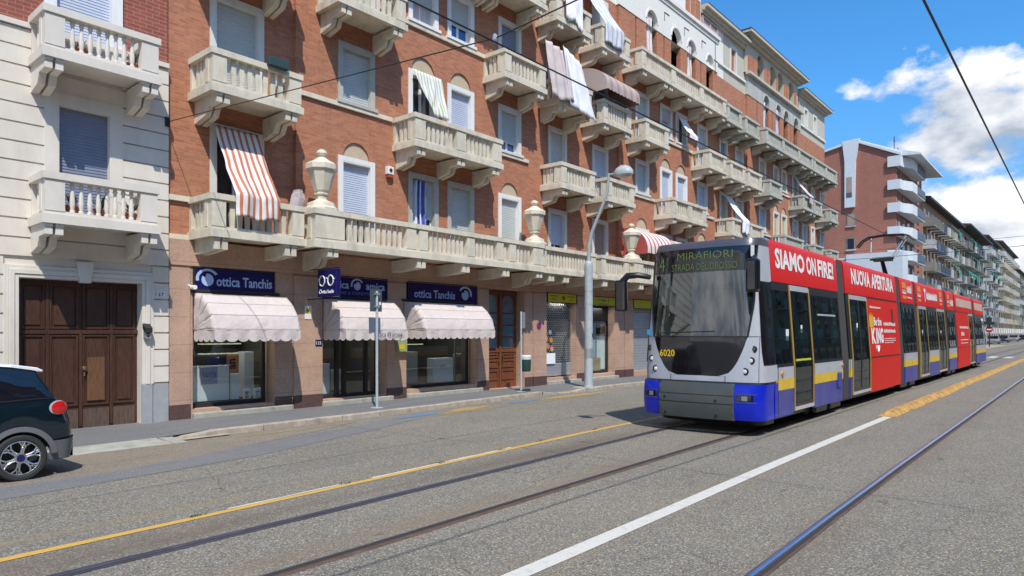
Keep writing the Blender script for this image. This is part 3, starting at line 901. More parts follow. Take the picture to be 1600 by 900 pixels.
# grooved courses proud of the wall
rb = MB(); z = 0.86 - 0.03
blk = [(3.5, 6.14, -1, 3.22), (4.15, 5.55, 4.2, 6.62), (0.5, 1.9, 4.2, 6.62), (4.15, 5.55, 7.3, 9), (0.5, 1.9, 7.3, 9)]
while z < 7.7:
    z1 = min(z + 0.330, 7.70)
    xs_ = [(X0i, X1i)]
    for a, b, c, d in blk:
        if c < z1 and d > z:
            nx = []
            for p, q_ in xs_:
                if a > p and b < q_: nx += [(p, a), (b, q_)]
                elif a > p and a < q_: nx.append((p, a))
                elif b < q_ and b > p: nx.append((b, q_))
                else: nx.append((p, q_))
            xs_ = nx
    for p, q_ in xs_: rb.box(p, q_, YI - 0.022, YI + 0.019, z, z1)
    z += 0.362
tag(rb.build('plaster_course', M['beige'], IB, OB), kind=None)
mb = MB(); mb.box(X0i, 3.52, YI - 0.012, YI + 0.02, -0.1, 0.80); mb.box(6.12, X1i, YI - 0.012, YI + 0.02, -0.1, 0.80)
mb.build('stone_base', M['grey_base'], IB, OB)
mb = MB(); wall_sheet(mb, X0i, X1i, 7.72, 12.5, YI + 0.03, wup)
mb.quad((X1i, YI + 0.03, 7.72), (X1i, 26, 7.72), (X1i, 26, 12.5), (X1i, YI + 0.03, 12.5))
mb.build('brick_wall', M['brick_dark'], IB, OB)
mb = MB(); mb.box(X0i, X1i - 0.002, YI - 0.07, YI + 0.05, 7.70, 7.80); mb.build('string_course', M['beige'], IB, OB)
mb = MB(); mb.box(X0i, X1i - 0.01, YI + 0.6, 26, -0.1, 12.4); mb.box(X0i, X1i, YI, 26, 12.4, 12.6); mb.build('roof', M['roof_dark'], IB, OB)
balcony(IB, OB, 3.88, 5.95, 3.92, YI, 14.5, [4.08, 5.75], 'beige', vase=True, nb=8)
balcony(IB, OB, 3.88, 5.97, 6.98, YI, 14.5, [4.08, 5.77], 'beige', vase=True, nb=8)
balcony(IB, OB, 0.2, 2.27, 3.92, YI, 14.5, [0.4, 2.07], 'beige', vase=True, nb=8)
balcony(IB, OB, 0.2, 2.27, 6.98, YI, 14.5, [0.4, 2.07], 'beige', vase=True, nb=8)
# gateway: surround, keystone, leaves
mb = MB()
for k, (o_, d_) in enumerate(((0.24, 0.035), (0.16, 0.06), (0.07, 0.04))):
    x0, x1, t = 3.74 - o_, 5.93 + o_, 2.95 + o_
    xi0, xi1, ti = (3.74, 5.93, 2.95) if k == 2 else ((3.74 - 0.16, 5.93 + 0.16, 2.95 + 0.16) if k == 0 else (3.74 - 0.07, 5.93 + 0.07, 2.95 + 0.07))
    mb.prism([(x0, 0.8), (xi0, 0.8), (xi0, ti), (xi1, ti), (xi1, 0.8), (x1, 0.8), (x1, t), (x0, t)], 'y', YI - d_, YI + 0.02)
mb.prism([(4.74, 2.9), (4.94, 2.9), (4.99, 3.32), (4.69, 3.32)], 'y', YI - 0.11, YI + 0.02)
mb.build('door_surround', M['beige'], IB, OB, bevel=0.008)
mb = MB()
mb.prism([(3.5, -0.1), (3.74, -0.1), (3.74, .8), (3.5, .8)], 'y', YI - 0.05, YI + 0.02); mb.prism([(5.93, -0.1), (6.14, -0.1), (6.14, .8), (5.93, .8)], 'y', YI - 0.05, YI + 0.02)
mb.build('stone_base', M['grey_base'], IB, OB, bevel=0.01)
mb = MB(); yd = YI + 0.24
mb.box(3.74, 5.93, yd, yd + 0.05, -0.08, 2.95)
colsx = [(3.80, 4.22), (4.30, 4.80), (4.88, 5.37), (5.45, 5.87)]
def panel(mb, a, b, c, d, y):
    w = 0.035
    for (p, q_, r_, s_) in ((a, b, c, c + w), (a, b, d - w, d), (a, a + w, c + w, d - w), (b - w, b, c + w, d - w)):
        mb.box(p, q_, y - 0.03, y - .0001, r_, s_)
    mb.box(a + 0.08, b - 0.08, y - 0.022, y - .0001, c + 0.08, d - 0.08)
for a, b in colsx:
    panel(mb, a, b, 0.42, 1.86, yd); panel(mb, a, b, 1.98, 2.88, yd)
mb.box(3.74, 5.93, yd - 0.045, yd - .0001, 1.88, 1.96)
mb.box(4.22 + .01, 4.29, yd - 0.04, yd - .0002, 0.0, 2.9); mb.box(5.38, 5.44, yd - 0.04, yd - .0002, 0, 2.9); mb.box(4.81, 4.87, yd - 0.055, yd - .0002, 0, 1.9)
dr = mb.build('door', M['wood'], IB, OB)
mb = MB(); mb.box(4.965, 5.285, yd - 0.034, yd - 0.0222, 0.51, 1.40); mb.build('painted_sunlit_panel', M['wood_painted_sun'], dr, OB)  # sunlit part of the door panel, its light put into a paler wood colour
mb = MB(); mb.box(4.30, 4.80, yd - 0.030, yd - .0003, -0.04, 0.34); mb.box(4.88, 5.37, yd - 0.030, yd - .0003, -0.04, 0.34); mb.box(5.45, 5.87, yd - .03, yd - .0003, -.04, .34); mb.box(3.8, 4.21, yd - .03, yd - .0003, -.04, .34)
mb.build('kick_panel', M['door_bottom'], dr, OB)
mb = MB(); mb.lathe((4.90, yd - 0.10, 1.18), [(0.012, 0.1), (0.012, 0.04), (0.035, 0.035), (0.042, 0.015), (0.03, 0)], 14, 'y'); mb.box(4.885, 4.915, yd - 0.06, yd, 1.02, 1.1)
mb.build('handle', P('brass', (0.75, 0.62, 0.4), 0.25, metal=1.0), dr, OB, smooth=True)
# small fittings
mb = MB(); mb.box(6.17, 6.42, YI - 0.02, YI - 0.0045, 2.68, 2.80)
npl = tag(mb.build('house_number', M['navy'], None, (6.3, YI, 2.74)), 'small blue and white 127 house number plate by the gateway', 'house number')
mb = MB(); mb.box(6.185, 6.405, YI - 0.024, YI - 0.0205, 2.695, 2.785); mb.build('plate_face', M['white'], npl, (6.3, YI, 2.74))
mb = text_mesh(MB(), '127', (6.205, YI - 0.026, 2.70), 0.072, 0.18, bold=0.01, depth=0.002); mb.build('number', M['navy'], npl, (6.3, YI, 2.74))
mb = MB(); mb.box(5.945, 6.06, YI - 0.16, YI - 0.05, 1.78, 2.0); ip = tag(mb.build('intercom', M['steel'], None, (6.0, YI, 1.88)), 'little metal intercom with black hood on the gateway jamb', 'intercom')
mb = MB(); mb.prism([(YI - 0.2, 2.0), (YI - 0.05, 2.1), (YI - 0.05, 2.001), (YI - 0.19, 1.9), (YI - .2, 1.9)], 'x', 5.93, 6.075); mb.build('hood', M['black'], ip, (6.0, YI, 1.88))
for k in range(2):
    mb = MB(); mb.box(5.975, 6.03, YI - 0.165, YI - 0.1605, 1.81 + k * .06, 1.85 + k * .06); mb.build('button', M['iron'], ip, (6, YI, 1.88))
mb = MB(); mb.box(3.05, 3.42, YI - 0.03, YI - 0.005, 2.15, 2.80)
ts = tag(mb.build('wall_sign', M['steel'], None, (3.2, YI, 2.4)), 'grey metal sign with red disc left of the gateway', 'sign')
mb = MB(); mb.lathe((3.32, YI - 0.036, 2.5), [(0.10, 0), (0.10, 0.005)], 24, 'y'); mb.build('red_disc', P('sign_red', (0.55, 0.02, 0.02), 0.4), ts, (3.2, YI, 2.4))

# plants on the ivory balconies
def agave(xc, y, z, label, n=16, h=0.45, pot=True):
    t = thing('potted_plant', label, 'plant', (xc, y, z), 'potted plants on the ivory balconies')
    o_ = (xc, y, z)
    if pot:
        p = MB(); p.lathe((xc, y, z), [(0.08, 0), (0.12, 0.2), (0.135, 0.2), (0.135, 0.23), (0.11, 0.23)], 14); p.build('pot', M['terracotta'], t, o_, smooth=True)
    p = MB()
    for k in range(n):
        a = random.uniform(0, 2 * PI); l = random.uniform(.6, 1) * h; s = random.uniform(0.3, 0.9)
        prev = None
        for j in range(5):
            f = j / 4; r_ = l * s * f; zz_ = z + 0.2 + l * (f - 0.35 * f * f)
            w = 0.025 * (1 - f) + 0.002
            c = (xc + math.cos(a) * r_, y + math.sin(a) * r_, zz_)
            cur = ((c[0] - math.sin(a) * w, c[1] + math.cos(a) * w, c[2]), (c[0] + math.sin(a) * w, c[1] - math.cos(a) * w, c[2]))
            if prev: p.quad(prev[0], cur[0], cur[1], prev[1])
            prev = cur
    p.build('leaves', M['plant'], t, o_)
agave(4.45, 14.82, 4.1, 'spiky green plant in pot at the left of the lower ivory balcony')
agave(4.95, 14.85, 4.1, 'spiky green plant in pot at the middle of the lower ivory balcony', h=0.5)
agave(5.5, 14.85, 4.1, 'bushy plant in pot at the right of the lower ivory balcony', n=26, h=0.4)
agave(4.6, 14.85, 7.15, 'small dark plant in the middle of the upper ivory balcony', h=0.3)
agave(5.55, 14.85, 7.15, 'dry plant at the right end of the upper ivory balcony', h=0.4)
# ================================================================= long red brick building with cast stone balconies
YB = 15.4; YR = 15.52           # projecting and recessed wall planes
OR = (16.0, YB, -0.03)
RB = thing('apartment_building', 'long orange brick building with rows of cast stone balconies and shops below', 'building', OR)

# ---- wall planes along the street: (x0, x1, y, kind)
SECT = [(6.49, 9.63, YR), (9.63, 19.95, YB), (19.95, 25.25, YR), (25.25, 35.4, YB), (35.4, 39.7, YR), (39.7, 49.4, YB), (49.4, 55.6, YR)]
opsR = []; brickmb = MB(); stmb = MB(); gsmb = MB()
# ---- windows: (x0, x1)
WA = dict(W0=[(7.45, 8.80)], S1=[(10.89, 12.12), (13.37, 14.58), (14.98, 16.19), (17.40, 18.62)], W1=[(20.37, 21.56), (23.35, 24.55)],
          S2=[(26.62, 27.85), (28.92, 30.13), (30.52, 31.75), (32.90, 34.12)], W2=[(35.95, 37.05), (38.15, 39.35)],
          S3=[(41.5, 42.7), (44.0, 45.1), (45.5, 46.6), (47.7, 48.9)], W3=[(50.1, 51.3), (52.2, 53.1), (54.3, 55.4)])
def yof(x):
    for a, b, y in SECT:
        if a <= x <= b: return y
Z1, Z2, Z3, Z4 = 4.2, 7.36, 10.4, 13.3          # door sills on the balconies
T1, T2, T3, T4 = 6.70, 9.80, 12.76, 15.85
SILL2, SILL3 = 8.20, 11.27
def W(x, z0, z1, frame, shut, openf=0.0, **k):
    return window(RB, OR, opsR, x[0], x[1], z0, z1, yof(x[0] + .2), frame, shut, openf, **k)
fw_, fg_, fp_ = 'frame_white', 'frame_grey', 'frame_pale'
# first floor
W(WA['W0'][0], Z1, 6.78, fp_, 'sh_brown', 1.0)
W(WA['S1'][0], Z1, T1, fw_, 'sh_blue', 0.38); W(WA['S1'][1], Z1, T1, fg_, 'sh_grey', 0.5); W(WA['S1'][2], Z1, T1, fg_, 'sh_grey'); W(WA['S1'][3], Z1, T1, fw_, 'sh_grey', 0.38)
W(WA['W1'][0], Z1, 6.62, fp_, 'sh_blue', 0.48); W(WA['W1'][1], Z1, 6.62, fp_, 'sh_brown', 0.4)
W(WA['S2'][0], Z1, 6.62, fp_, 'sh_grey', 0.5); W(WA['S2'][1], Z1, 6.6, fp_, 'sh_grey'); W(WA['S2'][2], Z1, 6.6, fp_, 'sh_grey'); W(WA['S2'][3], Z1, 6.6, fp_, 'sh_grey')
# second floor
W(WA['W0'][0], Z2, T2 + .05, fp_, 'sh_grey')
W(WA['S1'][0], SILL2, T2, fg_, 'sh_grey', sill=True); W(WA['S1'][1], Z2, 9.78, fw_, 'sh_grey', 1.0); W(WA['S1'][2], Z2, 9.78, fw_, 'sh_blue'); W(WA['S1'][3], SILL2, 9.76, fp_, 'sh_grey', 0.24, sill=True, blue=True)
W(WA['W1'][0], Z2, 9.74, fp_, 'sh_grey'); W(WA['W1'][1], Z2, 9.66, fp_, 'sh_blue', 0.5, blue=True)
W(WA['S2'][0], SILL2, 9.7, fp_, 'sh_grey', sill=True); W(WA['S2'][1], Z2, 9.75, fw_, 'sh_blue'); W(WA['S2'][2], Z2, 9.75, fw_, 'sh_blue'); W(WA['S2'][3], SILL2, 9.75, fp_, 'sh_blue', 0.0, sill=True)
# third floor
W(WA['W0'][0], Z3, T3, fp_, 'sh_grey')
W(WA['S1'][0], Z3, T3, fp_, 'sh_grey'); W(WA['S1'][1], SILL3, T3, fw_, 'sh_grey', 0.42, sill=True, curtain='cloth_mauve'); W(WA['S1'][2], SILL3, T3, fw_, 'sh_grey', 0.36, sill=True, blue=True); W(WA['S1'][3], Z3, T3, fp_, 'sh_dark')
W(WA['W1'][0], Z3, T3, fp_, 'sh_grey', 0.5); W(WA['W1'][1], Z3, T3, fp_, 'sh_dark', 0.6)
W(WA['S2'][0], Z3, T3, fp_, 'sh_grey', 0.55, blue=True); W(WA['S2'][1], SILL3, T3, fp_, 'sh_grey', 0.05, sill=True); W(WA['S2'][2], SILL3, T3, fp_, 'sh_dark', 1.0, sill=True); W(WA['S2'][3], Z3, T3, fp_, 'sh_grey', 0.45, blue=True)
# fourth floor on the wings
for x in WA['W0'] + WA['W1']: W(x, Z4, T4, fp_, 'sh_grey', random.choice([0, 0.3]))
# far wings and third block
rnd = random.Random(3)
SHS = ['sh_grey', 'sh_blue', 'sh_dark', 'sh_grey', 'sh_grey', 'sh_yellow']
for sec in ('W2', 'S3', 'W3'):
    for i, x in enumerate(WA[sec]):
        for fl, (zb_, zs_, zt_) in enumerate(((Z1, Z1, T1 - .05), (Z2, SILL2, 9.74), (Z3, SILL3, 12.7))):
            bal = sec == 'W2' or (sec == 'W3' and i != 1) or (fl == 0) or (sec == 'S3' and fl == 1 and i in (1, 2)) or (sec == 'S3' and fl == 2 and i in (0, 3))
            sh = rnd.choice(SHS)
            if sec == 'S3' and fl == 1 and i in (1, 2): sh = 'sh_yellow'
            W(x, zb_ if bal else zs_, zt_, fp_, sh, rnd.choice([0, 0, 0.2, 0.4, 0.5]), sill=not bal)
# lunettes above arched windows
for x, z, r_ in (((11.505), T1, 0.44), (18.01, T1, 0.44), (13.975, 9.78, 0.47), (15.585, 9.78, 0.47), (27.23, 6.62, 0.48), (33.5, 6.62, 0.48),
                 (29.52, 9.76, 0.46), (31.13, 9.76, 0.46), (44.55, 9.76, 0.42), (46.05, 9.76, 0.42)):
    lunette(RB, OR, opsR, brickmb, x, r_, z, yof(x))
# voussoir arch in brick around the nearest lunettes (slightly proud)
# ---- ground floor openings
SH = [(7.02, 9.05, 0.16, 3.40), (10.42, 12.55, 0.12, 3.42), (13.32, 16.38, 0.2, 3.42), (16.97, 18.85, -0.03, 3.40),
      (20.17, 22.10, 0.2, 3.42), (23.12, 24.95, 0.2, 3.42), (26.5, 28.6, 0.2, 3.4), (29.5, 31.5, 0.2, 3.4), (32.6, 34.6, 0.2, 3.4), (36, 38.5, 0.2, 3.4), (40.5, 43, 0.2, 3.4), (44.5, 47, 0.2, 3.4), (49, 51.5, 0.2, 3.4), (52.6, 54.6, 0.2, 3.4)]
wall_sheet(gsmb, 6.49, 55.6, -0.1, 3.99, YB + 0.03, [s + (0.45,) for s in SH])
gsmb.quad((55.6, YB + .03, -.1), (55.6, 27, -.1), (55.6, 27, 3.99), (55.6, YB + .03, 3.99))
gsmb.build('ground_floor_wall', M['granite'], RB, OR)
# stone piers proud of the wall with dark plinths
pm = MB(); pd = MB()
for a, b, d in ((6.50, 6.95, 0.03), (9.05, 9.52, 0.0), (9.56, 10.40, 0.05), (12.58, 13.30, 0.03), (16.40, 16.94, 0.03), (18.88, 19.3, 0.02), (19.34, 20.12, 0.04), (22.14, 23.08, 0.04), (24.98, 25.7, 0.02), (25.74, 26.46, 0.04), (28.64, 29.46, .04), (31.54, 32.56, .04)):
    if d > 0.005: pm.box(a, b, YB + 0.03 - d, YB + 0.029, 0.30, 3.36)
    pd.box(a - 0.004, b + 0.004, YB + 0.03 - d - 0.015, YB + 0.0285, -0.06, 0.299)
pm.build_each('pier', M['granite'], RB, OR); pd.build_each('plinth', M['granite_dark'], RB, OR)
mb = MB(); mb.box(6.5, 55.58, YB - 0.012, YB + 0.029, 3.41, 3.98); mb.build('lintel_band', M['granite'], RB, OR)
# door steps
mb = MB()
for a, b in ((7.0, 9.5), (10.38, 12.75), (13.3, 16.55), (20.15, 22.3), (23.1, 25.1)):
    mb.box(a, b, YB - 0.11, YB + 0.4, -0.06, 0.085)
mb.build_each('door_step', M['slab'], RB, OR, bevel=0.02)
# ---- brick walls
for a, b, y in SECT:
    top = 16.05
    wall_sheet(brickmb, a, b, 3.99, top, y, [o for o in opsR] + ([(a + 0.5, b - 0.3, 13.2, 16.06, 0.23)] if y == YB else []))
    if y == YB:
        for xx in (a, b): brickmb.quad((xx, YB, 3.99), (xx, YR, 3.99), (xx, YR, 16.05), (xx, YB, 16.05))
brickmb.quad((55.6, YR, 3.99), (55.6, 27, 3.99), (55.6, 27, 16.05), (55.6, YR, 16.05))
brickmb.build('wall', M['brick'], RB, OR)
# ---- string courses
mb = MB()
for a, b, z, y in ((9.2, 12.72, 8.0, YB), (12.2, 20.0, 11.05, YB), (16.5, 19.0, 8.0, YB), (24.8, 28.35, 7.98, YB), (27.9, 32.6, 11.02, YB), (31.9, 34.9, 7.98, YB), (6.5, 7.0, 4.85, YR), (6.5, 7.0, 3.98, YR),
                   (40.4, 43.3, 7.95, YB), (43.1, 47.0, 10.98, YB), (46.9, 49.6, 7.95, YB), (51.4, 53.4, 7.95, YR), (51.4, 53.4, 10.98, YR)):
    mb.box(a, b, y - 0.07, y + 0.02, z, z + 0.12)
mb.build_each('string_course', M['cast'], RB, OR)

# ---- balconies
YF = 14.4
# long first floor balcony: left part, projecting middle, right part
balcony(RB, OR, 6.93, 9.30, 3.99, YR, YF, [7.2, 8.9], side=(True, False), low=False)
balcony(RB, OR, 9.38, 18.50, 3.98, YB, 14.2, [9.95, 12.88, 14.67, 16.52, 18.25], side=(True, True), low=lambda x: x < 10 or x > 18,
        peds=[(9.44, 10.28), (12.32, 12.66), (12.78, 13.1), (14.70, 15.02), (16.05, 16.36), (16.66, 16.98), (17.9, 18.44)])
balcony(RB, OR, 18.52, 22.05, 3.99, YB, YF, [19.2, 20.1, 21.5], side=(False, True), low=False)
balcony(RB, OR, 22.35, 24.5, 3.99, YR, YF, [22.7, 24.1], side=(True, False), low=False)
balcony(RB, OR, 24.52, 35.6, 3.98, YB, 14.2, [25.2, 27.6, 30, 32.5, 35], side=(True, True), low=False,
        peds=[(24.6, 25.3), (27.5, 27.9), (30.1, 30.5), (32.6, 33.0), (35.0, 35.5)])
balcony(RB, OR, 36.2, 38.9, 3.99, YR, YF, [36.6, 38.6], low=False)
balcony(RB, OR, 39.6, 49.6, 3.98, YB, 14.2, [40.2, 43, 46, 49], low=False, peds=[(39.7, 40.3), (43, 43.4), (46, 46.4), (49, 49.5)], mat='cast_dark')
balcony(RB, OR, 50.0, 52.0, 3.99, YR, YF, [50.3, 51.7], low=False, mat='cast_dark'); balcony(RB, OR, 53.5, 55.5, 3.99, YR, YF, [53.8, 55.2], low=False, mat='cast_dark')
def B2(x0, x1, zb, y=YB, brs=None, **k):
    return balcony(RB, OR, x0, x1, zb, y, YF, brs or [x0 + 0.3, x1 - 0.3], **k)
# second floor
B2(6.95, 9.22, 7.15, YR); B2(12.76, 16.55, 7.17, brs=[13.05, 14.67, 16.25], peds=[(12.81, 13.2), (14.45, 14.85), (16.1, 16.5)])
B2(19.72, 22.0, 7.12, YR); B2(22.8, 24.95, 7.10, YR); B2(28.3, 32.0, 7.15, brs=[28.6, 30.15, 31.7], peds=[(28.35, 28.75), (29.95, 30.35), (31.55, 31.95)])
B2(35.1, 37.3, 7.1, YR); B2(37.6, 39.8, 7.1, YR); B2(43.3, 47.1, 7.1, brs=[43.6, 45.2, 46.8], mat='cast_dark'); B2(49.3, 51.5, 7.1, YR, mat='cast_dark'); B2(53.2, 55.4, 7.1, YR, mat='cast_dark')
# third floor
B2(6.95, 9.22, 10.22, YR); B2(10.2, 12.50, 10.27); B2(16.62, 18.88, 10.22); B2(19.58, 21.75, 10.14, YR); B2(22.5, 24.7, 10.12, YR); B2(25.8, 28.0, 10.15)
B2(32.2, 34.4, 10.15); B2(34.85, 37.0, 10.1, YR); B2(37.3, 39.5, 10.1, YR); B2(40.7, 42.9, 10.1, mat='cast_dark'); B2(46.9, 49.0, 10.15, mat='cast_dark'); B2(49.2, 51.2, 10.15, YR, mat='cast_dark'); B2(53.1, 55.2, 10.1, YR, mat='cast_dark')
# fourth floor
B2(6.95, 9.22, 13.3, YR)
def longbal(x0, x1, zb, brs, mat='cast'):
    n = int((x1 - x0) / 2.6); pd_ = [(x0 + 0.05, x0 + 0.4)]
    for i in range(1, n): c_ = x0 + (x1 - x0) * i / n; pd_.append((c_ - 0.2, c_ + 0.2))
    pd_.append((x1 - 0.4, x1 - 0.05))
    return balcony(RB, OR, x0, x1, zb, YB, YF, brs, mat, peds=pd_)
longbal(10.0, 18.9, 13.15, [10.4, 12.1, 12.6, 14.4, 16.2, 16.7, 18.5])
B2(19.45, 21.68, 13.07, YR); B2(22.38, 24.58, 13.05, YR)
longbal(25.5, 34.4, 13.13, [25.85, 27.75, 28.25, 30.1, 32.0, 32.5, 34.1])
B2(34.45, 36.5, 13.03, YR, mat='cast_dark'); B2(36.9, 39.1, 12.98, YR, mat='cast_dark')
longbal(40.1, 49.2, 13.07, [40.5, 42.4, 42.9, 45, 47, 47.5, 48.9], mat='cast_dark')
B2(49.3, 55.0, 13.07, YR, brs=[49.7, 51.5, 53.0, 54.7], mat='cast_dark', peds=[(49.35, 49.7), (52, 52.4), (54.6, 54.95)])

# ---- loggias on the fourth floor of the projecting blocks
def loggia(x0, arches, zt_arch=16.05, blk='brick', up='white_stucco', ztop=17.95, x1=None, fin=None):
    """arches = [(xa, xb)], brick piers between, plaster spandrels above"""
    a0, b0 = x0 + 0.5, x1 - 0.3
    # piers: everything between the arches, as pairs where wide
    pm_ = MB(); prev = a0
    for xa, xb in list(arches) + [(b0, b0)]:
        w = xa - prev
        if w > 1.0:
            k = (w - 0.12) / 2
            pm_.box(prev, prev + k, YB - 0.002, YB + 0.22, 13.0, 16.04); pm_.box(prev + k, xa - k, YB + 0.12, YB + 0.21, 13.0, 16.04); pm_.box(xa - k, xa, YB - 0.002, YB + 0.22, 13.0, 16.04)
        elif w > 0.05: pm_.box(prev, xa, YB - 0.002, YB + 0.22, 13.0, 16.04)
        prev = xb
    pm_.build_each('brick_pier', M['brick'], RB, OR)
    um = MB()
    ops_ = [(xa, xb, 16.05, 16.3 + (xb - xa) / 2 + .01, 0.22) for xa, xb in arches]
    wall_sheet(um, x0 - 0.03, x1 + 0.03, 16.05, ztop, YB - 0.03, ops_, 0.22)
    um.quad((a0, YB - .03, 16.0501), (b0, YB - .03, 16.0501), (b0, YB + .5, 16.0501), (a0, YB + .5, 16.0501))
    for xx in (x0 - 0.03, x1 + 0.03): um.quad((xx, YB - 0.03, 16.05), (xx, YR + .3, 16.05), (xx, YR + .3, ztop), (xx, YB - 0.03, ztop))
    for xa, xb in arches:
        arch_fill(um, xa, xb, 16.3, 16.3 + (xb - xa) / 2 + .01, YB - 0.03, 0.22)
    um.build('plaster_wall', M[up], RB, OR)
    # raised rims of the arches
    rm = MB()
    for xa, xb in arches:
        xc, r_ = (xa + xb) / 2, (xb - xa) / 2; n = 16
        prof = [(xc - r_ * math.cos(PI * i / n), 16.3 + r_ * math.sin(PI * i / n)) for i in range(n + 1)]
        prof2 = [(xc - (r_ + .09) * math.cos(PI * i / n), 16.3 + (r_ + .09) * math.sin(PI * i / n)) for i in range(n + 1)]
        for i in range(n):
            rm.prism([prof[i], prof[i + 1], prof2[i + 1], prof2[i]], 'y', YB - 0.06, YB - 0.029)
    rm.build('arch_rim', M[up], RB, OR)
    vm = MB(); ya_, yb_ = YB + 0.235, YB + 0.86; xa_, xb_ = x0 + .02, x1 + .6
    vm.quad((xa_, yb_, 13.1), (xb_, yb_, 13.1), (xb_, yb_, 17.2), (xa_, yb_, 17.2)); vm.quad((xa_, ya_, 13.19), (xb_, ya_, 13.19), (xb_, yb_, 13.19), (xa_, yb_, 13.19)); vm.quad((xa_, ya_, 17.2), (xb_, ya_, 17.2), (xb_, yb_, 17.2), (xa_, yb_, 17.2))
    for xx in (xa_, xb_): vm.quad((xx, ya_, 13.1), (xx, yb_, 13.1), (xx, yb_, 17.2), (xx, ya_, 17.2))
    vm.build('loggia_room', M['void'], RB, OR)
A1_ = [(12.05, 13.05), (14.43, 15.45), (16.2, 17.2), (18.35, 18.95)]
loggia(9.63, [(12.05, 13.05), (14.43, 15.45), (16.2, 17.2)], x1=19.95)
loggia(25.25, [(27.62, 28.62), (30.05, 31.05), (31.78, 32.72), (34.02, 34.85)], x1=35.4)
loggia(39.7, [(42.3, 43.2), (44.5, 45.35), (46.0, 46.8), (48.0, 48.8)], x1=49.4, up='marble', ztop=17.3)
# ---- upper plaster
um = MB()
o5 = []
wall_sheet(um, 6.49, 9.63, 16.05, 20.5, YR, []); wall_sheet(um, 9.6, 19.98, 17.95, 22.5, YB, []); wall_sheet(um, 19.95, 25.25, 16.05, 18.7, YR, [])
wall_sheet(um, 25.22, 33.35, 17.95, 22.5, YB, []); um.quad((33.35, YB, 17.95), (33.35, 20, 17.95), (33.35, 20, 22.5), (33.35, YB, 22.5)); um.quad((25.22, YB, 17.95), (25.22, 20, 17.95), (25.22, 20, 22.5), (25.22, YB, 22.5))
wall_sheet(um, 33.35, 36.5, 16.05, 18.65, YR, [])
um.build('plaster_wall', M['white_stucco'], RB, OR)
um = MB(); opu = []
window(RB, OR, opu, 37.4, 38.4, 16.85, 18.3, YR, 'frame_pale', 'sh_red')
window(RB, OR, opu, 50.6, 51.5, 16.75, 18.1, YR, 'frame_pale', 'sh_grey', sill=True); window(RB, OR, opu, 52.7, 53.6, 16.75, 18.1, YR, 'frame_pale', 'sh_grey', sill=True)
wall_sheet(um, 36.5, 39.7, 16.05, 18.65, YR, opu); wall_sheet(um, 49.4, 55.6, 16.05, 18.75, YR, opu)
um.quad((55.6, YR, 16.05), (55.6, 27, 16.05), (55.6, 27, 18.75), (55.6, YR, 18.75))
# third block attic: plaster above its loggia with four blind arches
oa = []
for xa, xb in ((41.3, 42.4), (43.5, 44.5), (44.9, 45.9), (47.0, 48.0)):
    oa.append((xa, xb, 17.42, 18.45 + (xb - xa) / 2 + 0.01, 0.3))
wall_sheet(um, 39.4, 48.9, 17.3, 19.3, YB, oa)
for xa, xb, _, zt_, _ in oa: arch_fill(um, xa, xb, 18.45, zt_, YB, 0.3)
for xx in (39.4, 48.9): um.quad((xx, YB, 17.3), (xx, 20, 17.3), (xx, 20, 19.3), (xx, YB, 19.3))
um.build('plaster_wall', M['grey_stucco'], RB, OR)
for xa, xb, _, zt_, _ in oa:
    w_ = MB(); w_.box(xa + .02, xb - .02, YB + .26, YB + .29, 17.3, zt_); o = w_.build('window', M['lunette'], RB, OR)
    w_ = MB(); w_.box(xa + .12, xb - .12, YB + .23, YB + .259, 17.3, 18.3); w_.build('pane', M['pane'], o, OR)
pm = MB()
for a, b in ((39.75, 40.45), (40.55, 41.2), (42.45, 42.85), (42.95, 43.4), (44.55, 44.85), (46.0, 46.4), (46.5, 46.95), (48.05, 48.5)):
    pm.box(a, b, YB - 0.05, YB + 0.1, 17.35, 18.45)
# brick piers of the attic of the second block
for a, b in ((27.0, 27.6), (28.9, 29.5), (29.6, 30.2), (31.6, 32.0), (32.15, 32.6), (32.72, 33.2)):
    pm.box(a, b, YB - 0.05, YB + 0.1, 17.99, 19.1)
for a, b in ((43.6, 44.9), (50.9, 51.6), (52.2, 53.4), (54.2, 55.3)):
    pm.box(a, b, YR - 0.02, YR + 0.1, 13.2, 15.6)
pm.build_each('brick_pier', M['brick'], RB, OR)
for a, b in ((30.35, 31.4),):
    w_ = MB(); w_.box(a, b, YB - 0.03, YB + .1, 18.0, 19.0); w_.build('window', M['frame_white'], RB, OR)
cm = MB()
cm.box(9.5, 20.1, YB - 0.16, YB + 0.05, 17.78, 17.96); cm.box(25.1, 35.55, YB - 0.16, YB + 0.05, 17.78, 17.96)
cm.box(25.15, 35.5, YB - 0.08, YB + 0.05, 17.60, 17.7801)
cm.box(35.45, 39.6, YR - 0.1, YR + .05, 16.68, 16.8); cm.box(49.45, 55.6, YR - 0.1, YR + .05, 16.55, 16.68)
cm.build_each('string_course', M['white_stucco'], RB, OR)
cm = MB(); cm.box(39.5, 49.5, YB - 0.25, YB + 0.05, 17.2, 17.36); cm.build('string_course', M['grey_stucco'], RB, OR)
for a_ in ((33.4, 39.35, 18.62, YR, 0.5, 0.42, (False, False)), (39.4, 48.9, 19.1, YB, 0.6, 0.42, (True, True)), (49.3, 55.6, 18.62, YR, 0.5, 0.4, (False, True)), (19.95, 25.25, 18.7, YR, 0.5, 0.4, (False, False))):
    cm = MB(); cornice(cm, *a_); cm.build('cornice', M['grey_stucco'], RB, OR)
cm = MB(); cm.box(33.42, 39.3, YR - .515, YR + .4, 19.04, 19.075); cm.box(38.77, 49.53, YB - .615, YB + .4, 19.52, 19.555); cm.box(49.5, 56.13, YR - .515, YR + .4, 19.02, 19.055)
cm.box(54.9, 55.7, YR - .1, YR + 1, 19.06, 19.35)
